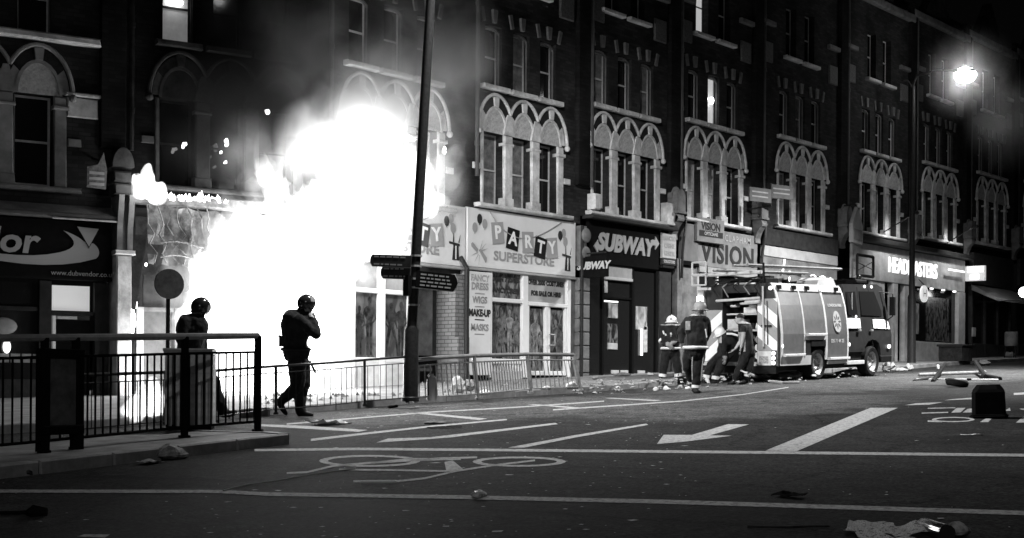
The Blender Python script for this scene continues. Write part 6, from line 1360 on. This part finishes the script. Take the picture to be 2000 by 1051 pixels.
# visor seen edge on, catching the light
# --- police officer at the left, striding right behind the island
p = Person('riot police officer striding right behind the near litter bin', 330, 829, 0, cal=(300, 550, 3.504)); P = p.P
p.limb([P(242, 500, 0), P(245, 420, 0), P(252, 340)], [0.19, 0.19, 0.20]); p.ball(P(255, 320), (0.225, 0.19, 0.21)); p.ball(P(256, 265), (0.185, 0.18, 0.10)); p.ball(P(240, 520), (0.20, 0.18, 0.17))
p.limb([P(272, 245), P(302, 205)], [0.075, 0.066]); p.head(P(314, 172), 0.100, (0.85, 0.5, -0.15), -0.22)
p.limb([P(190, 560, -0.05), P(150, 720, -0.08), P(95, 950, -0.06)], [0.145, 0.11, 0.075]); p.limb([P(88, 965, -0.06), P(112, 978, -0.1), P(125, 980, -0.12)], [0.055, 0.05, 0.036])
p.limb([P(285, 560, 0.06), P(400, 700, 0.12), P(465, 895, 0.14)], [0.145, 0.11, 0.075]); p.limb([P(470, 908, 0.14), P(525, 905, 0.12), P(552, 898, 0.1)], [0.056, 0.05, 0.036])
p.limb([P(205, 280, -0.15), P(180, 400, -0.2), P(205, 500, -0.16)], [0.08, 0.07, 0.045]); p.hand(P(206, 505, -0.16), (0.2, 0, -1), (0, 1, 0), 0.17, 0.8)
p.limb([P(305, 290, 0.15), P(318, 400, 0.2), P(335, 500, 0.16)], [0.095, 0.085, 0.055]); p.hand(P(337, 505, 0.16), (0.2, 0, -1), (0, -0.4, 0.2), 0.17, 0.8, -1)
p.finish([CLOTH, BOOT, SKIN], lambda v: 1 if v.z < 0.13 else 2 if v.z > P(0, 218).z else 0); riot_helmet(p, False)
p.part('collar_flap', MB().tube([P(320, 255), P(352, 268)], [0.03, 0.012], 6), CLOTH); b = MB(); b.tube([P(242, 490)+Vector((0.165*math.cos(rad(a)), 0.16*math.sin(rad(a)), 0)) for a in range(0, 360, 20)], 0.026, 6, closed=True); b.v = [(x*1.0+0.22*(x-P(242,0).x), y*1.22, z) for x, y, z in b.v]; p.part('belt', b, BOOT)

# --- firefighter seen from behind, big pale helmet
p = Person('firefighter seen from behind, large pale helmet, bright band at the tunic hem', 1357, 768, 0, cal=(1270, 580, 5.254)); P = p.P
p.limb([P(462, 555), P(465, 440)], [0.21, 0.225]); p.ball(P(468, 330), (0.235, 0.18, 0.26)); p.ball(P(480, 225), (0.19, 0.16, 0.12)); p.limb([P(462, 520), P(460, 560)], [0.215, 0.2])
p.limb([P(500, 200), P(503, 150)], [0.09, 0.085]); p.head(P(505, 118), 0.105, (0.12, 1, 0), -0.1)
p.limb([P(500, 570), P(485, 720), P(470, 900)], [0.13, 0.105, 0.085]); p.limb([P(460, 950, 0.0), P(480, 975, -0.06), P(500, 985, 0.1)], [0.075, 0.07, 0.055])
p.limb([P(400, 570, 0.05), P(375, 700, 0.1), P(430, 870, 0.3)], [0.13, 0.105, 0.08]); p.limb([P(435, 890, 0.3), P(440, 905, 0.42)], [0.07, 0.05])
p.limb([P(385, 250, 0.05), P(318, 350, 0.1), P(330, 480, 0.12)], [0.1, 0.09, 0.06]); p.hand(P(330, 488, 0.12), (0.1, 0.3, -1), (1, 0.3, 0), 0.18, 1.0)
p.limb([P(560, 250, 0.05), P(580, 370, 0.12), P(545, 470, 0.25)], [0.1, 0.085, 0.06]); p.hand(P(543, 475, 0.25), (-0.2, 0.8, -0.5), (-1, 0, 0), 0.18, 0.9)
p.finish([TUNIC, BOOT, GLOVE, SKIN], lambda v: 1 if v.z < P(0, 935).z else 2 if (P(0, 480).z > v.z > P(0, 560).z and v.x < P(345, 0).x) else 3 if v.z > P(0, 195).z else 0); fire_helmet(p, HELG, 1.42)
b = MB(); b.tube([P(462, 521)+Vector((0.232*math.cos(rad(a)), 0.222*math.sin(rad(a)), dz)) for a in range(0, 360, 15) for dz in (0,)], 0.036, 6, closed=True); p.part('reflective_band', b, BANDM)
b = MB(); b.tube([P(462, 521)+Vector((0.245*math.cos(rad(a)), 0.235*math.sin(rad(a)), 0)) for a in range(0, 360, 15)], 0.012, 5, closed=True); p.part('band_stripe', b, LETG)
p.band('ankle_band', P(472, 905), P(470, 935), 0.094, BANDM); p.band('ankle_band', P(428, 858, 0.285), P(431, 875, 0.3), 0.088, BANDM)
p.part('trouser_stripe', MB().tube([P(432, 600, -0.13), P(428, 720, -0.12), P(432, 850, -0.07)], 0.012, 5), LETG); p.part('trouser_stripe', MB().tube([P(545, 600, -0.1), P(530, 720, -0.09), P(520, 860, -0.05)], 0.012, 5), LETG)
b = MB(); b.tube([P(560, 330, -0.13), P(575, 420, -0.12)], 0.014, 5); p.part('sleeve_stripe', b, BANDM)
b = MB(); b.cbox(-0.05, 0.05, -0.05, 0.05, -0.09, 0.09, 0.01); b.v = [(x+P(385, 0).x, y-0.14, z+P(0, 300).z) for x, y, z in b.v]; p.part('radio', b, GALV, False)

# --- firefighter facing, arms folded in front
p = Person('firefighter in white helmet facing us with forearms crossed, by the sandwich shop', 1301, 749, 0.0, cal=(1270, 580, 5.254)); P = p.P
p.limb([P(205, 540), P(208, 420)], [0.20, 0.215]); p.ball(P(208, 360), (0.225, 0.17, 0.2)); p.ball(P(212, 305), (0.17, 0.15, 0.09))
p.limb([P(214, 300), P(214, 270)], [0.08, 0.075]); p.head(P(214, 248), 0.100, (-0.1, -1, 0), 0.0)
p.limb([P(160, 560), P(140, 700), P(125, 815)], [0.125, 0.105, 0.085]); p.limb([P(120, 850, 0.0), P(122, 872, -0.05), P(115, 880, -0.14)], [0.078, 0.07, 0.05])
p.limb([P(245, 560), P(272, 700), P(288, 810)], [0.125, 0.105, 0.085]); p.limb([P(295, 845, 0), P(300, 868, -0.05), P(320, 878, -0.13)], [0.078, 0.07, 0.05])
p.limb([P(122, 320, 0), P(112, 430, -0.05), P(190, 500, -0.24)], [0.095, 0.085, 0.055]); p.hand(P(195, 505, -0.25), (0.7, 0, -0.5), (0, 1, 0), 0.17, 0.9)
p.limb([P(290, 320, 0), P(300, 430, -0.05), P(225, 475, -0.26)], [0.095, 0.085, 0.055]); p.hand(P(220, 478, -0.27), (-0.6, 0, -0.6), (0, 1, 0), 0.17, 0.9, -1)
p.finish([TUNIC, BOOT, SKIN, GLOVE], lambda v: 1 if v.z < P(0, 830).z else 2 if v.z > P(0, 292).z else 3 if (v.y < -0.235 and P(0, 560).z < v.z < P(0, 455).z) else 0); fire_helmet(p, HELW, 1.34)
b = MB(); b.tube([P(206, 528)+Vector((0.222*math.cos(rad(a)), 0.215*math.sin(rad(a)), 0)) for a in range(0, 360, 15)], 0.03, 6, closed=True); p.part('reflective_band', b, BANDM)
p.band('ankle_band', P(128, 790), P(125, 820), 0.095); p.band('ankle_band', P(284, 785), P(288, 815), 0.095); p.band('sleeve_band', P(113, 440, -0.06), P(125, 460, -0.09), 0.088); 
for a, b2 in (((128, 350), (138, 385)), ((150, 380), (158, 400)), ((205, 370), (212, 390)), ((205, 400), (213, 420))): p.part('tunic_patch', MB().tube([P(*a, -0.185), P(*b2, -0.185)], 0.022, 6), BANDM)
b = MB(); b.tube([P(255, 320, -0.15), P(270, 400, -0.17), P(262, 500, -0.2)], 0.03, 6); p.part('breathing_hose', b, BOOT)

# --- firefighter bent double at the open pump bay
p = Person('firefighter bent double in a white helmet, reaching into the rear of the fire engine', 1391, 748, 0.0, cal=(1340, 500, 3.755)); P = p.P
p.limb([P(335, 640, 0.1), P(320, 600, 0.05), P(285, 615, 0)], [0.19, 0.195, 0.18]); p.ball(P(290, 625), (0.2, 0.17, 0.17))
p.limb([P(268, 605), P(250, 590)], [0.085, 0.075]); p.head(P(240, 568), 0.1, (-0.8, -0.35, -0.5), -0.35)
p.limb([P(330, 690, 0.15), P(255, 800, 0.1), P(215, 890, 0.05)], [0.13, 0.105, 0.085]); p.limb([P(212, 915, 0.05), P(212, 930, 0.0), P(195, 938, -0.1)], [0.075, 0.07, 0.05])
p.limb([P(300, 690, 0.15), P(185, 790, 0.15), P(150, 880, 0.15)], [0.13, 0.105, 0.085]); p.limb([P(146, 905, 0.15), P(146, 922, 0.1), P(132, 930, 0.0)], [0.075, 0.07, 0.05])
p.limb([P(265, 630, -0.12), P(270, 690, -0.18), P(285, 750, -0.15)], [0.09, 0.08, 0.055]); p.hand(P(286, 756, -0.15), (-0.3, 0, -1), (0, 1, 0), 0.17, 0.9)
p.limb([P(265, 625, 0.14), P(250, 690, 0.16), P(245, 735, 0.1)], [0.09, 0.08, 0.055]); p.hand(P(244, 740, 0.1), (-0.4, 0, -1), (0, 1, 0), 0.17, 0.9, -1)
p.finish([TUNIC, BOOT, GLOVE, SKIN], lambda v: 1 if v.z < P(0, 900).z else 3 if (v.x < P(258, 0).x and v.z > P(0, 640).z) else 2 if (P(0, 735).z > v.z > P(0, 800).z and P(262, 0).x < v.x < P(310, 0).x and v.y < -0.09) else 0); fire_helmet(p, HELW, 1.3)
b = MB(); b.tube([P(330, 585)+Vector((dx, 0.19*math.cos(a), 0.03+0.0*a)) for dx, a in ((-0.13, 0.5), (-0.13, 2.6))], 0.02, 5)
b = MB(); b.tube([P(292, 572, -0.19), P(330, 573, -0.2), P(375, 586, -0.19)], 0.028, 6); p.part('reflective_band', b, BANDM)
p.band('ankle_band', P(216, 880, 0.05), P(213, 905, 0.05), 0.093); p.band('ankle_band', P(152, 872, 0.15), P(148, 895, 0.15), 0.093)
p.part('loose_cloth', MB().tube([P(150, 900, -0.1), P(165, 930, -0.15), P(185, 955, -0.1)], [0.05, 0.04, 0.02], 7), PAPER)

# --- bare armed man in a dark T-shirt
p = Person('bare armed man in a dark T-shirt stepping away from the engine, hose at his feet', 1437, 751, 0.0, cal=(1340, 500, 3.755)); P = p.P
p.limb([P(445, 660), P(440, 590), P(425, 530)], [0.15, 0.155, 0.16]); p.ball(P(430, 550), (0.175, 0.15, 0.18)); p.ball(P(415, 508), (0.12, 0.14, 0.08)); p.ball(P(450, 690), (0.16, 0.15, 0.15))
p.limb([P(402, 500), P(393, 478)], [0.065, 0.06]); p.head(P(387, 462), 0.098, (-1, -0.15, -0.1), 0.0)
p.limb([P(432, 720, -0.03), P(402, 800, -0.06), P(362, 900, -0.02)], [0.125, 0.10, 0.075]); p.limb([P(356, 922, -0.02), P(334, 932, -0.04), P(314, 938, -0.05)], [0.062, 0.055, 0.04])
p.limb([P(468, 720, 0.08), P(462, 800, 0.06), P(446, 890, 0.10)], [0.125, 0.10, 0.075]); p.limb([P(440, 918, 0.10), P(420, 925, 0.08), P(395, 930, 0.06)], [0.062, 0.055, 0.04])
p.limb([P(420, 530, -0.15), P(413, 610, -0.17), P(402, 665, -0.16)], [0.072, 0.052, 0.038]); p.hand(P(402, 668, -0.16), (-0.1, 0, -1), (-1, 0, 0), 0.18, 0.5)
p.limb([P(405, 530, 0.13), P(400, 620, 0.1), P(362, 678, 0.0)], [0.07, 0.05, 0.036]); p.hand(P(360, 680, 0.0), (-0.75, 0, -0.6), (-0.5, 0, 0.7), 0.19, 0.3, -1)
p.finish([CLOTH, BOOT, SKIN], lambda v: 1 if v.z < P(0, 912).z else 2 if (v.z > P(0, 497).z) or (v.y < -0.115 and P(0, 700).z < v.z < P(0, 560).z and v.x < P(432, 0).x) or (P(0, 720).z < v.z < P(0, 560).z and v.x < P(397, 0).x) or (v.z < P(0, 640).z and v.z > P(0, 725).z and v.x < P(395, 0).x) else 0)
hairm = shell(p.hc+p.hR@Vector((0, -0.012, 0.018)), p.hR, (0.094, 0.104, 0.108), 0.05); p.part('hair', hairm, HAIR)
p.part('ankle_band', MB().tube([P(450, 862, 0.09), P(446, 882, 0.095)], 0.086, 14), BANDM)

# ================================================================== THINGS LYING IN THE STREET
def lump(name, label, cat, px, py, size, mat, h=0.0, seed=0, flat=0.5, group=None):
    c = G(px, py, h); random.seed(seed*31+int(px)); m = MB().ell((0, 0, size[2]*0.8), size, 12, 8)
    m.v = [(x*(1+0.45*mnoise.noise(Vector((x*14+seed, y*14, z*14)))), y*(1+0.45*mnoise.noise(Vector((x*14, y*14+seed, z*14+3)))), max(0.004, z*(1+0.6*mnoise.noise(Vector((x*11, y*11+5, z*11+seed)))))) for x, y, z in m.v]
    o = m.build(name, mat, None, c); o.rotation_euler = (GY, -GX, random.uniform(0, 6)); return tag(o, label, cat, group)
def sheet(name, label, cat, px, py, w, d, mat, seed=0, h=0.0, rz=None, amp=0.05, group=None):
    c = G(px, py, h); random.seed(seed+int(px)); n = 6; vs = []
    for j in range(n+1):
        for i in range(n+1):
            x = (i/n-0.5)*w; y = (j/n-0.5)*d; vs.append((x, y, 0.012+amp*abs(mnoise.fractal(Vector((x*6+seed, y*6, seed)), 1, 2, 3))))
    fs = [(j*(n+1)+i, j*(n+1)+i+1, (j+1)*(n+1)+i+1, (j+1)*(n+1)+i) for j in range(n) for i in range(n)]
    m = MB(); m._q(vs, fs); o = m.build(name, mat, None, c); sol = o.modifiers.new('t', 'SOLIDIFY'); sol.thickness = 0.004
    o.rotation_euler = (GY, -GX, random.uniform(0, 6) if rz is None else rz); return tag(o, label, cat, group)
# overturned black tub
tp = G(1932, 816); tb = thing('plastic_tub', 'black square tub with cut corners, overturned on the road', 'tub', tp, rad(-48.5)-0.35, rot=(GY, -GX, rad(-70)))
def octo(r, c): return [(-r, -r+c), (-r+c, -r), (r-c, -r), (r, -r+c), (r, r-c), (r-c, r), (-r+c, r), (-r, r-c)]
m = MB(); lv = [(0.235, 0.03, 0.0), (0.235, 0.03, 0.05), (0.222, 0.05, 0.055), (0.215, 0.05, 0.36), (0.20, 0.075, 0.40), (0.155, 0.05, 0.46), (0.145, 0.05, 0.465)]; vs = []; 
for r, c, z in lv: vs += [(x, y, z) for x, y in octo(r, c)]
m._q(vs, [(i*8+k, i*8+(k+1) % 8, (i+1)*8+(k+1) % 8, (i+1)*8+k) for i in range(len(lv)-1) for k in range(8)]+[tuple(range(7, -1, -1)), tuple(range((len(lv)-1)*8, len(lv)*8))]); m.build('tub_body', BLACK, tb)
m = MB(); m.tube([(x, y, 0.025) for x, y in octo(0.24, 0.03)], 0.016, 6, closed=True).build('rim', BLACK, tb)
# fallen barrier
fb = thing('street_barrier', 'broken street barrier lying flat in the road at the right', 'barrier', G(1870, 738), rot=(GY, -GX, 0)); o0 = fb.location.copy()
def GL(a, b, h): q = G(a, b, h)-o0; return q
def FB(a, b, c, d, r, h=0.05): return MB().tube([GL(a, b, h), GL(c, d, h)], r, 8)
FB(1790, 738, 1950, 739, 0.05).build('bar', GALV, fb, smooth=True); FB(1795, 733, 1925, 731, 0.045).build('bar', GALV, fb, smooth=True)
for a, b in ((1850, 739), (1893, 739)): FB(a-4, b, a+4, b, 0.065).build('bar_joint', BLACK, fb)
FB(1822, 736, 1846, 721, 0.055, 0.12).build('leg', BLKMET, fb); FB(1905, 719, 1925, 732, 0.055, 0.12).build('leg', BLKMET, fb); FB(1920, 733, 1953, 736, 0.06, 0.08).build('foot', BLKMET, fb); FB(1786, 739, 1815, 737, 0.06, 0.06).build('foot', BLKMET, fb)
# tyre lying by the barrier
ty = G(1868, 756); k = scale_at(ty); R0 = 19/k
t_ = thing('tyre', 'small black tyre lying in front of the broken barrier', 'tyre', ty, rot=(GY+0.12, -GX+0.1, 0))
MB().tube([(R0*0.8*math.cos(rad(a)), R0*0.8*math.sin(rad(a)), 0.09) for a in range(0, 360, 18)], 0.075, 10, closed=True, flat=1.1).build('tread', RUBBER, t_, smooth=True)
# planter against the column
pl = XAT(1866, 19.2); pb = thing('planter', 'dark square planter standing on the pavement right of the tall column', 'planter', (pl, 19.2, gz(pl, 19.2)+0.12)); MB().prism([(-0.42, 0.0), (0.42, 0.0), (0.46, 0.5), (-0.46, 0.5)], 'y', -0.42, 0.42).build('tub', M('planter_dark', 0.03, 0.9, 0.4, 8), pb); MB().cbox(-0.5, 0.5, -0.47, 0.47, 0.5, 0.58, 0.02).build('rim', DARKWOOD, pb)
# pale drum at the right
dx = XAT(1975, 19.6); dm = thing('drum', 'pale drum on a dark stand near the right edge', 'drum', (dx, 19.6, gz(dx, 19.6)+0.12)); MB().lathe([(0, 0.45), (0.24, 0.45), (0.25, 0.5), (0.25, 0.95), (0.23, 1.0), (0, 1.0)], (0, 0, 0), 16).build('barrel', STONED, dm, smooth=True)
for a in range(3): MB().tube([(0.2*math.cos(a*2.1), 0.2*math.sin(a*2.1), 0.46), (0.25*math.cos(a*2.1), 0.25*math.sin(a*2.1), 0)], 0.02, 6).build('leg', BLKMET, dm)
# litter
LG_ = 'litter on the far pavement'
lump('plastic_bag', 'largest white carrier bag by the front wheel of the fire engine', 'bag', 1735, 727, (0.22, 0.18, 0.16), PLASTIC, 0.0, 1)
lump('plastic_bag', 'small white bag between the big bag and the tall column', 'bag', 1774, 724, (0.17, 0.14, 0.10), PLASTIC, 0.0, 2)
lump('plastic_bag', 'flat pale wrapper beside the small white bag', 'bag', 1757, 726, (0.2, 0.12, 0.06), PLASTIC, 0.0, 9)
lump('rubbish_heap', 'low heap of dark rubbish in the gutter under the fire engine', 'rubbish', 1660, 735, (0.55, 0.3, 0.09), CARD, 0.0, 3)
lump('rubbish_heap', 'low heap of rubbish behind the trailing hose', 'rubbish', 1537, 742, (0.4, 0.3, 0.10), CARD, 0.0, 4)
lump('paper_bag', 'torn white paper bag standing against the bent guard rail', 'paper', 897, 768, (0.13, 0.1, 0.17), PAPER, 0.12, 5)
lump('paper_bag', 'second crumpled paper sheet right of the torn bag', 'paper', 915, 764, (0.13, 0.09, 0.13), PAPERG, 0.12, 6)
lump('crumpled_paper', 'crumpled white paper on the kerb under the bent rail', 'paper', 945, 772, (0.13, 0.08, 0.05), PAPER, 0.12, 7)
lump('crumpled_paper', 'white litter at the right foot of the bent rail', 'paper', 1118, 761, (0.16, 0.1, 0.07), PAPER, 0.12, 8)
lump('crumpled_paper', 'white scrap lying between the last two rail posts', 'paper', 1066, 762, (0.12, 0.06, 0.04), PAPER, 0.12, 10)
lump('traffic_cone', 'small white cone shaped cup upright in the gutter by the firefighters', 'cup', 1303, 763, (0.08, 0.07, 0.05), PAPER, 0.0, 11)
lump('crumpled_paper', 'curled white scrap in the gutter left of the cup', 'paper', 1281, 764, (0.05, 0.04, 0.045), PAPER, 0.0, 12)
lump('crumpled_paper', 'white scrap in the gutter right of the cup', 'paper', 1343, 761, (0.07, 0.05, 0.04), PAPER, 0.0, 13)
lump('cardboard_piece', 'dark cardboard piece in front of the sandwich shop door', 'cardboard', 1215, 735, (0.2, 0.12, 0.05), CARD, 0.12, 14)
lump('crumpled_paper', 'pale scrap in front of the sandwich shop step', 'paper', 1163, 741, (0.18, 0.08, 0.035), PAPERG, 0.12, 15)
lump('crumpled_paper', 'pale scrap near the corner of the sandwich shop', 'paper', 1269, 733, (0.12, 0.07, 0.035), PAPER, 0.12, 16)
lump('cushion', 'pale flat cushion lying behind the broken barrier', 'cushion', 1922, 714, (0.3, 0.2, 0.1), STONED, 0.0, 17)
lump('crumpled_paper', 'white scrap on the pavement behind the broken barrier', 'paper', 1832, 721, (0.07, 0.05, 0.07), PAPER, 0.0, 18)
lump('plastic_bag', 'white scrap lying under the pale drum', 'bag', 1972, 697, (0.2, 0.12, 0.12), PLASTIC, 0.1, 19)
sheet('plastic_bag', 'flattened clear plastic bag on the road below the walking officer', 'bag', 642, 829, 0.55, 0.4, PLASTIC, 1, amp=0.10)
lump('dark_rag', 'dark flattened rag on the road right of the plastic bag', 'rag', 848, 828, (0.16, 0.12, 0.02), CARD, 0, 20)
sheet('dark_rag', 'thin dark scrap beside the lane line', 'rag', 868, 836, 0.45, 0.12, BLACK, 5, amp=0.02, rz=-0.7)
lump('charred_wood', 'charred black scrap in the gutter before the blaze', 'scrap', 767, 797, (0.13, 0.05, 0.03), BLACK, 0, 21)
lump('crumpled_paper', 'grey crumpled paper against the island kerb', 'paper', 335, 897, (0.16, 0.12, 0.07), PAPERG, 0, 22)
sheet('paper_sheet', 'flat pale paper scrap by the island kerb', 'paper', 293, 906, 0.28, 0.16, PAPERG, 7, amp=0.05)
lump('drink_can', 'crushed shiny can in the shadow of the island kerb', 'can', 42, 929, (0.09, 0.04, 0.03), M('crushed_aluminium', 0.5, 0.2, metal=1.0), 0, 23)
m = MB().tube([(0, 0, 0.02), (0.29, 0.02, 0.02)], 0.011, 6); o = m.build('broken_stick', LETW, None, G(705, 946)); o.rotation_euler = (0, -0.01, rad(-46)); tag(o, 'short white stick lying across the lower bicycle symbol', 'stick')
m = MB().tube([G(436, 958, 0.012), G(480, 947, 0.012), G(540, 939, 0.012), G(600, 928, 0.012), G(650, 921, 0.012), G(694, 915, 0.012)], 0.007, 5); tag(m.build('cable', LETG), 'thin pale cable curving across the bicycle symbol', 'cable')
lump('crushed_bottle', 'crushed clear bottle on the nearest stop line', 'bottle', 935, 971, (0.15, 0.05, 0.025), M('clear_crushed_plastic', 0.35, 0.12, 0.5, 20, spec=0.8), 0, 24)
sheet('dark_rag', 'dark rag on the road above the right end of the nearest line', 'rag', 1542, 972, 0.24, 0.14, BLACK, 9, amp=0.07)
m = MB().tube([G(1460, 1028, 0.012), G(1500, 1029, 0.012), G(1545, 1029.5, 0.016), G(1580, 1028, 0.012), G(1620, 1027.5, 0.012)], [0.010, 0.008, 0.011, 0.008, 0.007], 6); tag(m.build('dark_stick', BLKMET), 'long dark stick lying at the bottom of the picture', 'stick')
m = MB().tube([G(-40, 1003, 0.015), G(50, 1001, 0.015), G(65, 1000, 0.03), G(92, 1001, 0.02)], [0.012, 0.014, 0.05, 0.03], 8); tag(m.build('dark_rag', BLACK), 'dark stick ending in a rag at the lower left', 'rag')
def newsprint():
    m = bpy.data.materials.new('printed_newsprint'); m.use_nodes = True; tr = m.node_tree; b = tr.nodes['Principled BSDF']; tc = tr.nodes.new('ShaderNodeTexCoord')
    n = tr.nodes.new('ShaderNodeTexNoise'); n.inputs['Scale'].default_value = 13; n.inputs['Detail'].default_value = 2; v = tr.nodes.new('ShaderNodeTexBrick'); v.inputs['Scale'].default_value = 9; v.inputs['Mortar Size'].default_value = 0.05
    v.inputs['Color1'].default_value = (0.3, 0.3, 0.3, 1); v.inputs['Color2'].default_value = (0.55, 0.55, 0.55, 1); v.inputs['Mortar'].default_value = (0.65, 0.65, 0.65, 1)
    tr.links.new(tc.outputs['Generated'], v.inputs['Vector']); tr.links.new(tc.outputs['Generated'], n.inputs['Vector'])
    mx = tr.nodes.new('ShaderNodeMix'); mx.data_type = 'RGBA'; mx.inputs[7].default_value = (0.04, 0.04, 0.04, 1); c = tr.nodes.new('ShaderNodeMapRange'); c.inputs[1].default_value = 0.58; c.inputs[2].default_value = 0.64
    tr.links.new(n.outputs[0], c.inputs[0]); tr.links.new(c.outputs[0], mx.inputs[0]); tr.links.new(v.outputs[0], mx.inputs[6]); tr.links.new(mx.outputs[2], b.inputs['Base Color']); b.inputs['Roughness'].default_value = 0.9; return m
def newspaper():
    c = G(1745, 1045); n = thing('newspaper', 'torn open newspaper at the bottom right corner', 'newspaper', c, rot=(GY, -GX, 0)); mt = newsprint()
    for (px, py, w, d, rz, sd, h0) in ((1702, 1040, 0.30, 0.34, 0.5, 3, 0.0), (1768, 1046, 0.40, 0.30, -0.35, 8, 0.012), (1725, 1058, 0.34, 0.30, 1.0, 14, 0.006)):
        q = G(px, py)-c; k = 10; vs = []
        for j in range(k+1):
            for i in range(k+1):
                x = (i/k-0.5)*w; y = (j/k-0.5)*d*(1-0.25*i/k); vs.append((x, y, 0.01+h0+0.05*abs(mnoise.fractal(Vector((x*5+sd, y*5, sd)), 1, 2, 3))+0.05*max(0, x/w)))
        fs = [(j*(k+1)+i, j*(k+1)+i+1, (j+1)*(k+1)+i+1, (j+1)*(k+1)+i) for j in range(k) for i in range(k)]
        m = MB(); m._q(vs, fs); o = m.build('page', mt, n, q, smooth=False); o.rotation_euler = (0, 0, rz); sol = o.modifiers.new('t', 'SOLIDIFY'); sol.thickness = 0.003
newspaper()
m = MB(); a, b_ = G(1795, 1024, 0.04), G(1850, 1042, 0.05); d = (b_-a)
m.tube([a-d*0.12, a-d*0.02, a, a+d*0.2, b_], [0.018, 0.018, 0.022, 0.052, 0.052], 12); bo = m.build('bottle', BOTTLE, smooth=True); tag(bo, 'dark plastic bottle lying beside the torn newspaper', 'bottle')
lump('crumpled_paper', 'grey furry scrap at the bottom edge beside the bottle', 'paper', 1868, 1049, (0.08, 0.06, 0.05), PAPERG, 0, 25)
sheet('paper_sheet', 'thin pale sliver of paper right of the broad lane line', 'paper', 1898, 851, 0.26, 0.05, PAPER, 13, amp=0.02, rz=-0.75)
random.seed(41); m = MB()
for k in range(150):
    px = random.uniform(1100, 1740); base_y = 768-(px-1130)*0.066; py = base_y+random.uniform(-16, 6); sz = random.uniform(0.02, 0.085); c = G(px, py, 0.0 if py > base_y else 0.12)
    o_ = len(m.v); m.ell((c.x, c.y, c.z+sz*0.25), (sz, sz*random.uniform(0.4, 0.9), sz*random.uniform(0.2, 0.5)), 7, 5)
    m.v[o_:] = [(x+random.uniform(-1, 1)*sz*0.3, y+random.uniform(-1, 1)*sz*0.3, max(c.z+0.003, z+random.uniform(-1, 1)*sz*0.2)) for x, y, z in m.v[o_:]]
tag(m.build('kerb_litter', M('mixed_litter', 0.06, 0.8, v2=0.55, nscale=2.5)), 'scraps of paper and rubbish strewn along the far kerb', 'litter', kind='stuff')
# fine debris: hundreds of small flakes
random.seed(99); m = MB()
for k in range(480):
    if k < 360: px, py = random.uniform(380, 1340), 0; 
    else: px, py = random.uniform(0, 2000), 0
    py = random.uniform(768, 1050)**1.0 if k >= 180 else random.uniform(760, 830)
    if px < 600 and py < 940: continue
    c = G(px, py); r = min(0.05, 0.005+random.expovariate(95)); a0 = random.uniform(0, 6); q = [(c.x+r*random.uniform(0.6, 1.6)*math.cos(a0+i*1.57), c.y+r*random.uniform(0.5, 1.2)*math.sin(a0+i*1.57), c.z+0.0035) for i in range(4)]
    m._q(q+[(c.x, c.y, c.z+0.006)], [(0,1,4),(1,2,4),(2,3,4),(3,0,4)])
tag(m.build('street_debris', M('pale_debris', 0.30, 0.7, v2=0.6, nscale=3)), 'small pale flakes of debris strewn over the road', 'debris', kind='stuff')
random.seed(98); m = MB()
for k in range(420):
    px = random.uniform(500, 1130) if k < 250 else random.uniform(1130, 1330); c = G(px, random.uniform(770, 806) if px < 800 else random.uniform(742, 775), 0.12)
    if c.y < 16.9: continue
    r = random.uniform(0.015, 0.07); a0 = random.uniform(0, 6); q = [(c.x+r*random.uniform(0.5, 1.6)*math.cos(a0+i*1.57), c.y+r*random.uniform(0.5, 1.2)*math.sin(a0+i*1.57), c.z+0.004) for i in range(4)]
    m._q(q+[(c.x, c.y, c.z+random.uniform(0.02, 0.07))], [(0,1,4),(1,2,4),(2,3,4),(3,0,4)])
tag(m.build('burnt_debris', M('burnt_debris_dark', 0.03, 0.9, v2=0.3, nscale=5)), 'burnt debris scattered on the pavement below the blaze', 'debris', kind='stuff')
